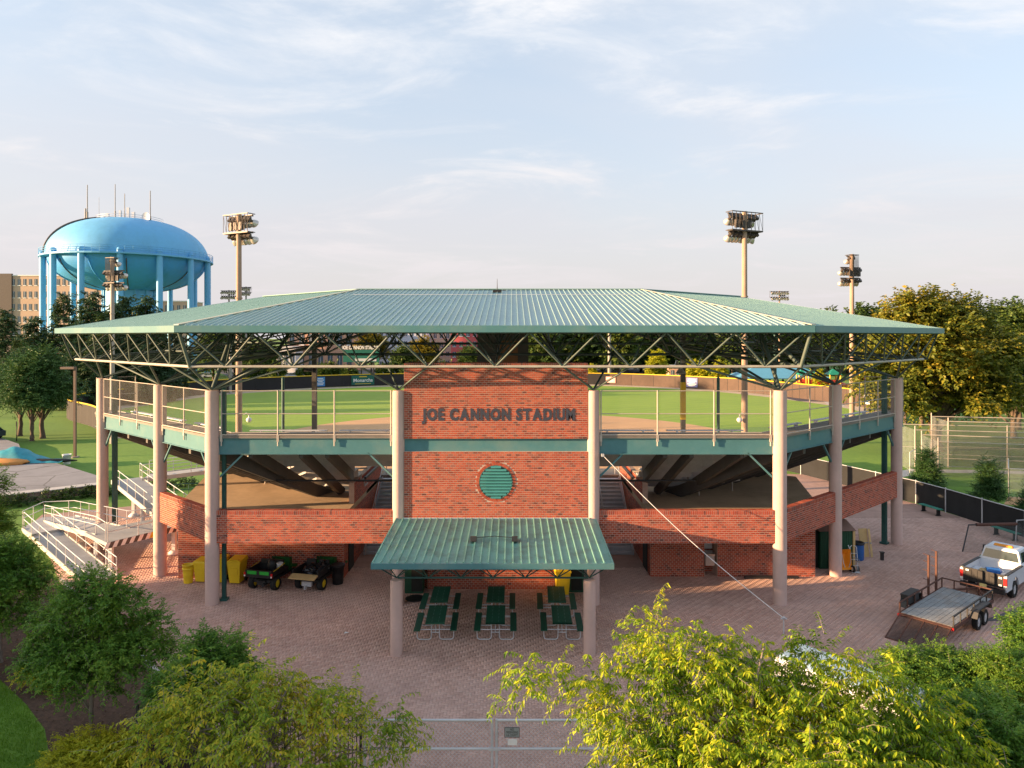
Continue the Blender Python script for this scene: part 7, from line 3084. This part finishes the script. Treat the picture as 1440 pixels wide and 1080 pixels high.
# ramp gate
gl = 1.5
ga = math.asin((TH - .05) / gl)
gp = lambda x, v: Vector((x, -.08 - v * math.cos(ga), TH - .03 - v * math.sin(ga)))
b = MB()
for x in (-TW, -TW / 2, 0, TW / 2, TW):
    b.cyl(gp(x, 0), gp(x, gl), .028, n=6)
for v in (0, gl):
    b.cyl(gp(-TW, v), gp(TW, v), .03, n=6)
g = b.build('ramp_gate', M_rust, tr_)
b = MB()
b.quad([gp(-TW, 0), gp(TW, 0), gp(TW, gl), gp(-TW, gl)])
b.build('gate_mesh', net_mat('rust_mesh', (.06, .04, .035), .62), g)
b = MB()
for s in (-1, 1):
    b.cyl((s * TW * .8, TLn, TH - .08), (0, TLn + 1.35, TH - .08), .05, n=6)
b.cyl((0, TLn + 1.2, TH - .08), (0, TLn + 1.75, TH - .06), .05, n=6)
b.cyl((.12, TLn + 1.1, .02), (.12, TLn + 1.1, TH + .25), .035, n=8)
b.build('tongue', M_rust, tr_)
t = thing('tool_box', 'dark steel box mounted inside the left trailer rail', 'tool box', (16.95 + .9, 30.25, TH + .03), TA)
b = MB()
b.box((-.25, .15, .2), (.32, 1.1, .36))
b.build('body', M_blk, t)
b = MB()
b.box((-.25, .15, .4), (.34, 1.14, .05))
b.build('lid', M_blk, t)

# batting screen frames beyond the truck
t = thing('batting_screen', 'leaning black framed ball screen behind the white pickup', 'screen', (0, 0, 0))
p0, p1, p2, p3 = G(1353.5, 776), Vector((26.6, 40.3, 1.35)), Vector((29.6, 40.5, 1.35)), Vector((29.4, 38.4, .03))
b = MB()
b.tube([p0, p1, p2, p3], .04, 7)
b.build('frame', M_blk, t)
b = MB()
b.quad([p0, p3, p2, p1])
b.build('net', M_netd, t)
b = MB()
b.tube([p1.lerp(p2, .15), p1.lerp(p2, .95)], .09, 8)
b.build('pad', M_rust, t)
t = thing('batting_screen', 'pale pipe framed ball screen at the right edge before the black fence', 'screen', (0, 0, 0))
q0, q1, q2, q3 = G(1428, 763), Vector((29.9, 41.1, 1.4)), Vector((31.0, 41.3, 1.4)), Vector((31.0, 40.8, .03))
b = MB()
b.tube([q0, q1, q2, q3], .035, 7)
b.build('frame', M_galv, t)
b = MB()
b.quad([q0, q3, q2, q1])
b.build('net', M_netd, t)
t = thing('mower', 'small green mower half hidden behind the pickup mirror', 'mower', (25.5, 37.2, .012), R(-30))
t.scale = (.7, .7, .7)
b = MB()
b.hexa([(-.5, -.4, .2), (.5, -.4, .2), (.5, .4, .2), (-.5, .4, .2)], [(-.4, -.35, .5), (.4, -.35, .5), (.35, .3, .75), (-.35, .3, .75)])
b.build('body', M_jd, t)
for x in (-.52, .52):
    wheel(t, x, -.2, .2, .12, M_rim)
b = MB()
b.box((0, .3, .95), (.45, .1, .4))
b.box((0, .1, .78), (.45, .4, .08))
b.build('seat', M_black, t)

# ---------------------------------------------------------------- gate, picket fences, guy wire, white trailer
GY = 18.9
gt = thing('double_gate', 'galvanised chain link double gate with sign across the paved entrance', 'gate', (0, 0, 0))
for (xa, xb) in ((-3.05, .25 - .06), (.25 + .06, 3.3)):
    b = MB()
    for z in (.12, 1.07, 1.83):
        b.cyl((xa, GY, z), (xb, GY, z), .034, n=8)
    for x in (xa, xb):
        b.cyl((x, GY, .12), (x, GY, 1.86), .034, n=8)
    lf = b.build('gate_leaf', M_galv, gt)
    # woven wire, real strands
    b = MB()
    st = .11
    x = xa - 1.8
    while x < xb:
        for sg in (1, -1):
            za, zb_ = .12, 1.83
            x0_, x1_ = (x, x + (zb_ - za)) if sg > 0 else (x + (zb_ - za), x)
            # clip to leaf
            def clipx(xs, zs, xe, ze):
                pts = []
                for lo_, hi_ in ((xa, xb),):
                    t0, t1 = 0.0, 1.0
                    dx = xe - xs
                    for lim_, s_ in ((lo_, 1), (hi_, -1)):
                        if abs(dx) < 1e-9:
                            continue
                        tt = (lim_ - xs) / dx
                        if (dx > 0) == (s_ > 0):
                            t0 = max(t0, tt)
                        else:
                            t1 = min(t1, tt)
                    if t1 <= t0:
                        return None
                    return ((xs + dx * t0, zs + (ze - zs) * t0), (xs + dx * t1, zs + (ze - zs) * t1))
            c = clipx(x0_, za, x1_, zb_)
            if c:
                b.cyl((c[0][0], GY + .004 * sg, c[0][1]), (c[1][0], GY + .004 * sg, c[1][1]), .0045, n=3, caps=False)
        x += st
    tag(b.build('woven_wire', M_galv, lf), kind='stuff')
for x in (-3.2, 3.45):
    b = MB()
    b.cyl((x, GY, -.05), (x, GY, 2.0), .045, n=10)
    b.lathe([(.05, 2.0), (.05, 2.04), (.01, 2.08)], (x, GY, 0), n=10)
    b.build('gate_post', M_galv, gt)
b = MB()
b.box((.25, GY - .03, 1.08), (.3, .06, .07))
b.build('latch', M_galv, gt)
t = thing('gate_sign', 'grey rectangular notice with black lettering wired to the gate', 'sign', (.72, GY - .04, 1.53))
b = MB()
b.box((0, 0, 0), (.40, .015, .27))
b.build('plate', M_gsign, t)
b = MB()
for (x, z, w_, h_) in ((0, .128, .40, .012), (0, -.128, .40, .012), (.195, 0, .012, .25), (-.195, 0, .012, .25)):
    b.box((x, -.009, z), (w_, .004, h_))
b.build('border', M_blk, t)
for s, z, w_ in (('NO', .075, .10), ('TRESPASSING', 0, .32), ('A.A. COUNTY', -.075, .30)):
    flat_text(s, .085, M_blk, t, (0, -.010, z), offset=.001, extrude=.001, width=w_)
t = thing('notice', 'blank white paper notice under the grey sign on the gate', 'notice', (.73, GY - .04, 1.27))
b = MB()
b.box((0, 0, 0), (.25, .008, .16))
b.build('sheet', M_white, t)
b = MB()
for x in (-.1, .1):
    b.box((x, -.006, .065), (.015, .01, .03))
b.build('clip', M_galv, t)


def pickets(label, x0_, x1_, y0_, y1_, n):
    t = thing('picket_fence', label, 'fence', (0, 0, 0))
    a, c = Vector((x0_, y0_, 0)), Vector((x1_, y1_, 0))
    me = None
    for i in range(n):
        p = a.lerp(c, i / (n - 1))
        if me is None:
            b = MB()
            b.box((0, 0, .95), (.022, .022, 1.8))
            b.lathe([(.015, 1.85), (.022, 1.87), (.002, 1.95)], n=6)
            me = b.mesh('picket', M_blk)
        o = link('picket', me, t)
        o.location = p
    b = MB()
    for z in (.2, 1.62):
        b.box(a.lerp(c, .5) + Vector((0, 0, z)), ((c - a).length, .035, .035), math.atan2((c - a).y, (c - a).x))
    b.build('fence_rail', M_blk, t)
    for i in range(4):
        p = a.lerp(c, i / 3)
        b = MB()
        b.box(p + Vector((0, 0, .98)), (.06, .06, 1.98))
        b.build('fence_post', M_blk, t)


pickets('black metal picket fence under the yellowing tree left of the gate', -3.3, -9.5, GY, 19.4, 56)
pickets('black metal picket fence under the bright tree right of the gate', 3.6, 12.2, GY, 18.4, 76)
c = G(1102, 892)
t = thing('guy_post', 'short galvanised anchor post where the white guy wire meets the pavers', 'post', (c.x, c.y, .012))
b = MB()
b.cyl((0, 0, 0), (0, 0, .62), .03, n=8)
b.build('shaft', M_galv, t)
b = MB()
b.cyl((-.12, 0, .62), (.12, 0, .62), .035, n=8)
b.cyl((-.05, 0, .66), (.05, 0, .66), .05, n=8)
b.build('clamp', M_galv, t)
t = thing('guy_wire', 'long white guy wire slanting from the right main column to the pavers', 'cable', (0, 0, 0))
p, q = Vector((4.75, 31.6, 6.75)), Vector((c.x, c.y, .65))
b = MB()
b.tube([p.lerp(q, i / 12) - Vector((0, 0, .28 * math.sin(math.pi * i / 12))) for i in range(13)], .016, 5)
b.build('wire', M_white, t)
b = MB()
b.box(p, (.12, .12, .12))
b.build('anchor', M_galv, t)

# white enclosed trailer half hidden by the bright tree
t = thing('enclosed_trailer', 'white enclosed trailer with pale blue roof half hidden behind the bright tree', 'trailer', (10.3, 20.3, 0), R(-52))
prof = []
LW, LL, LH = 1.7, 3.6, 2.45
b = MB()
pr = [(-LW / 2, .45), (LW / 2, .45), (LW / 2, LH - .15), (LW / 2 - .12, LH), (-LW / 2 + .12, LH), (-LW / 2, LH - .15)]
n = len(pr)
b.prism(pr, -LL / 2, LL / 2)
body = b.build('body', M_white, t)
b = MB()
pr2 = [(-LW / 2 + .14, LH + .005), (LW / 2 - .14, LH + .005), (LW / 2 - .3, LH + .06), (-LW / 2 + .3, LH + .06)]
b.prism(pr2, -LL / 2 + .05, LL / 2 - .05)
b.build('roof', mat('pale_blue_roof', (.42, .58, .68), .35, var=.08), t)
for x in (-LL / 2, 0, LL / 2):
    b = MB()
    b.box((x * .98, -LW / 2 - .01, 1.4), (.06, .03, 1.9))
    b.build('trim', M_galv, body)
b = MB()
b.box((.9, -LW / 2 - .012, 1.3), (.85, .02, 1.7))
b.build('door', M_galv, t)
b = MB()
b.box((1.25, -LW / 2 - .03, 1.3), (.05, .03, .2))
b.build('door_handle', M_blk, t)
b = MB()
b.box((-1.2, -LW / 2 - .015, 1.75), (1.0, .02, .5))
b.build('window', M_win, t)
for y in (-LW / 2 + .1, LW / 2 - .1):
    for x in (-.45, .4):
        b = MB()
        b.cyl((x, y - .1, .33), (x, y + .1, .33), .33, n=18)
        b.build('wheel', M_tyre, t)
# scraps of paper and stains seen on the paving
t = thing('litter', 'small white scrap of paper lying on the open pavers left of the canopy', 'litter', (*G(487, 891)[:2], .014))
b = MB()
b.add([(-.09, -.05, .01), (.08, -.04, .03), (.1, .06, .01), (-.06, .07, .04)], [(0, 1, 2), (0, 2, 3)])
b.build('paper', M_white, t)

# ---------------------------------------------------------------- unseen trees added outside the frame on the left to shade the plaza
rdx = random.Random(33)
for i in range(8):
    x = -38 - (i % 2) * 3 + rdx.uniform(-.8, .8)
    y = 5.5 + i * 2.2 + rdx.uniform(-.4, .4)
    tree('street_tree', ORD[i] + ' unseen broad tree from the south, placed west of the plaza to shade it', 'tree', (x, y, -.03), OAK2, rdx.uniform(0, 6), (.55, .55, .58), 'unseen trees placed to shade the plaza')

for i, y in enumerate((22.8, 25.2, 27.6)):  # low unseen trees, added so the left paving falls in shade
    tree('street_tree', ('first', 'second', 'third')[i] + ' low unseen tree from the south, added at the row end to shade the plaza', 'tree', (-38.5 + (i % 2), y, -.03), OAK2, i * 2.1, (.5, .5, .40), 'unseen trees placed to shade the plaza')
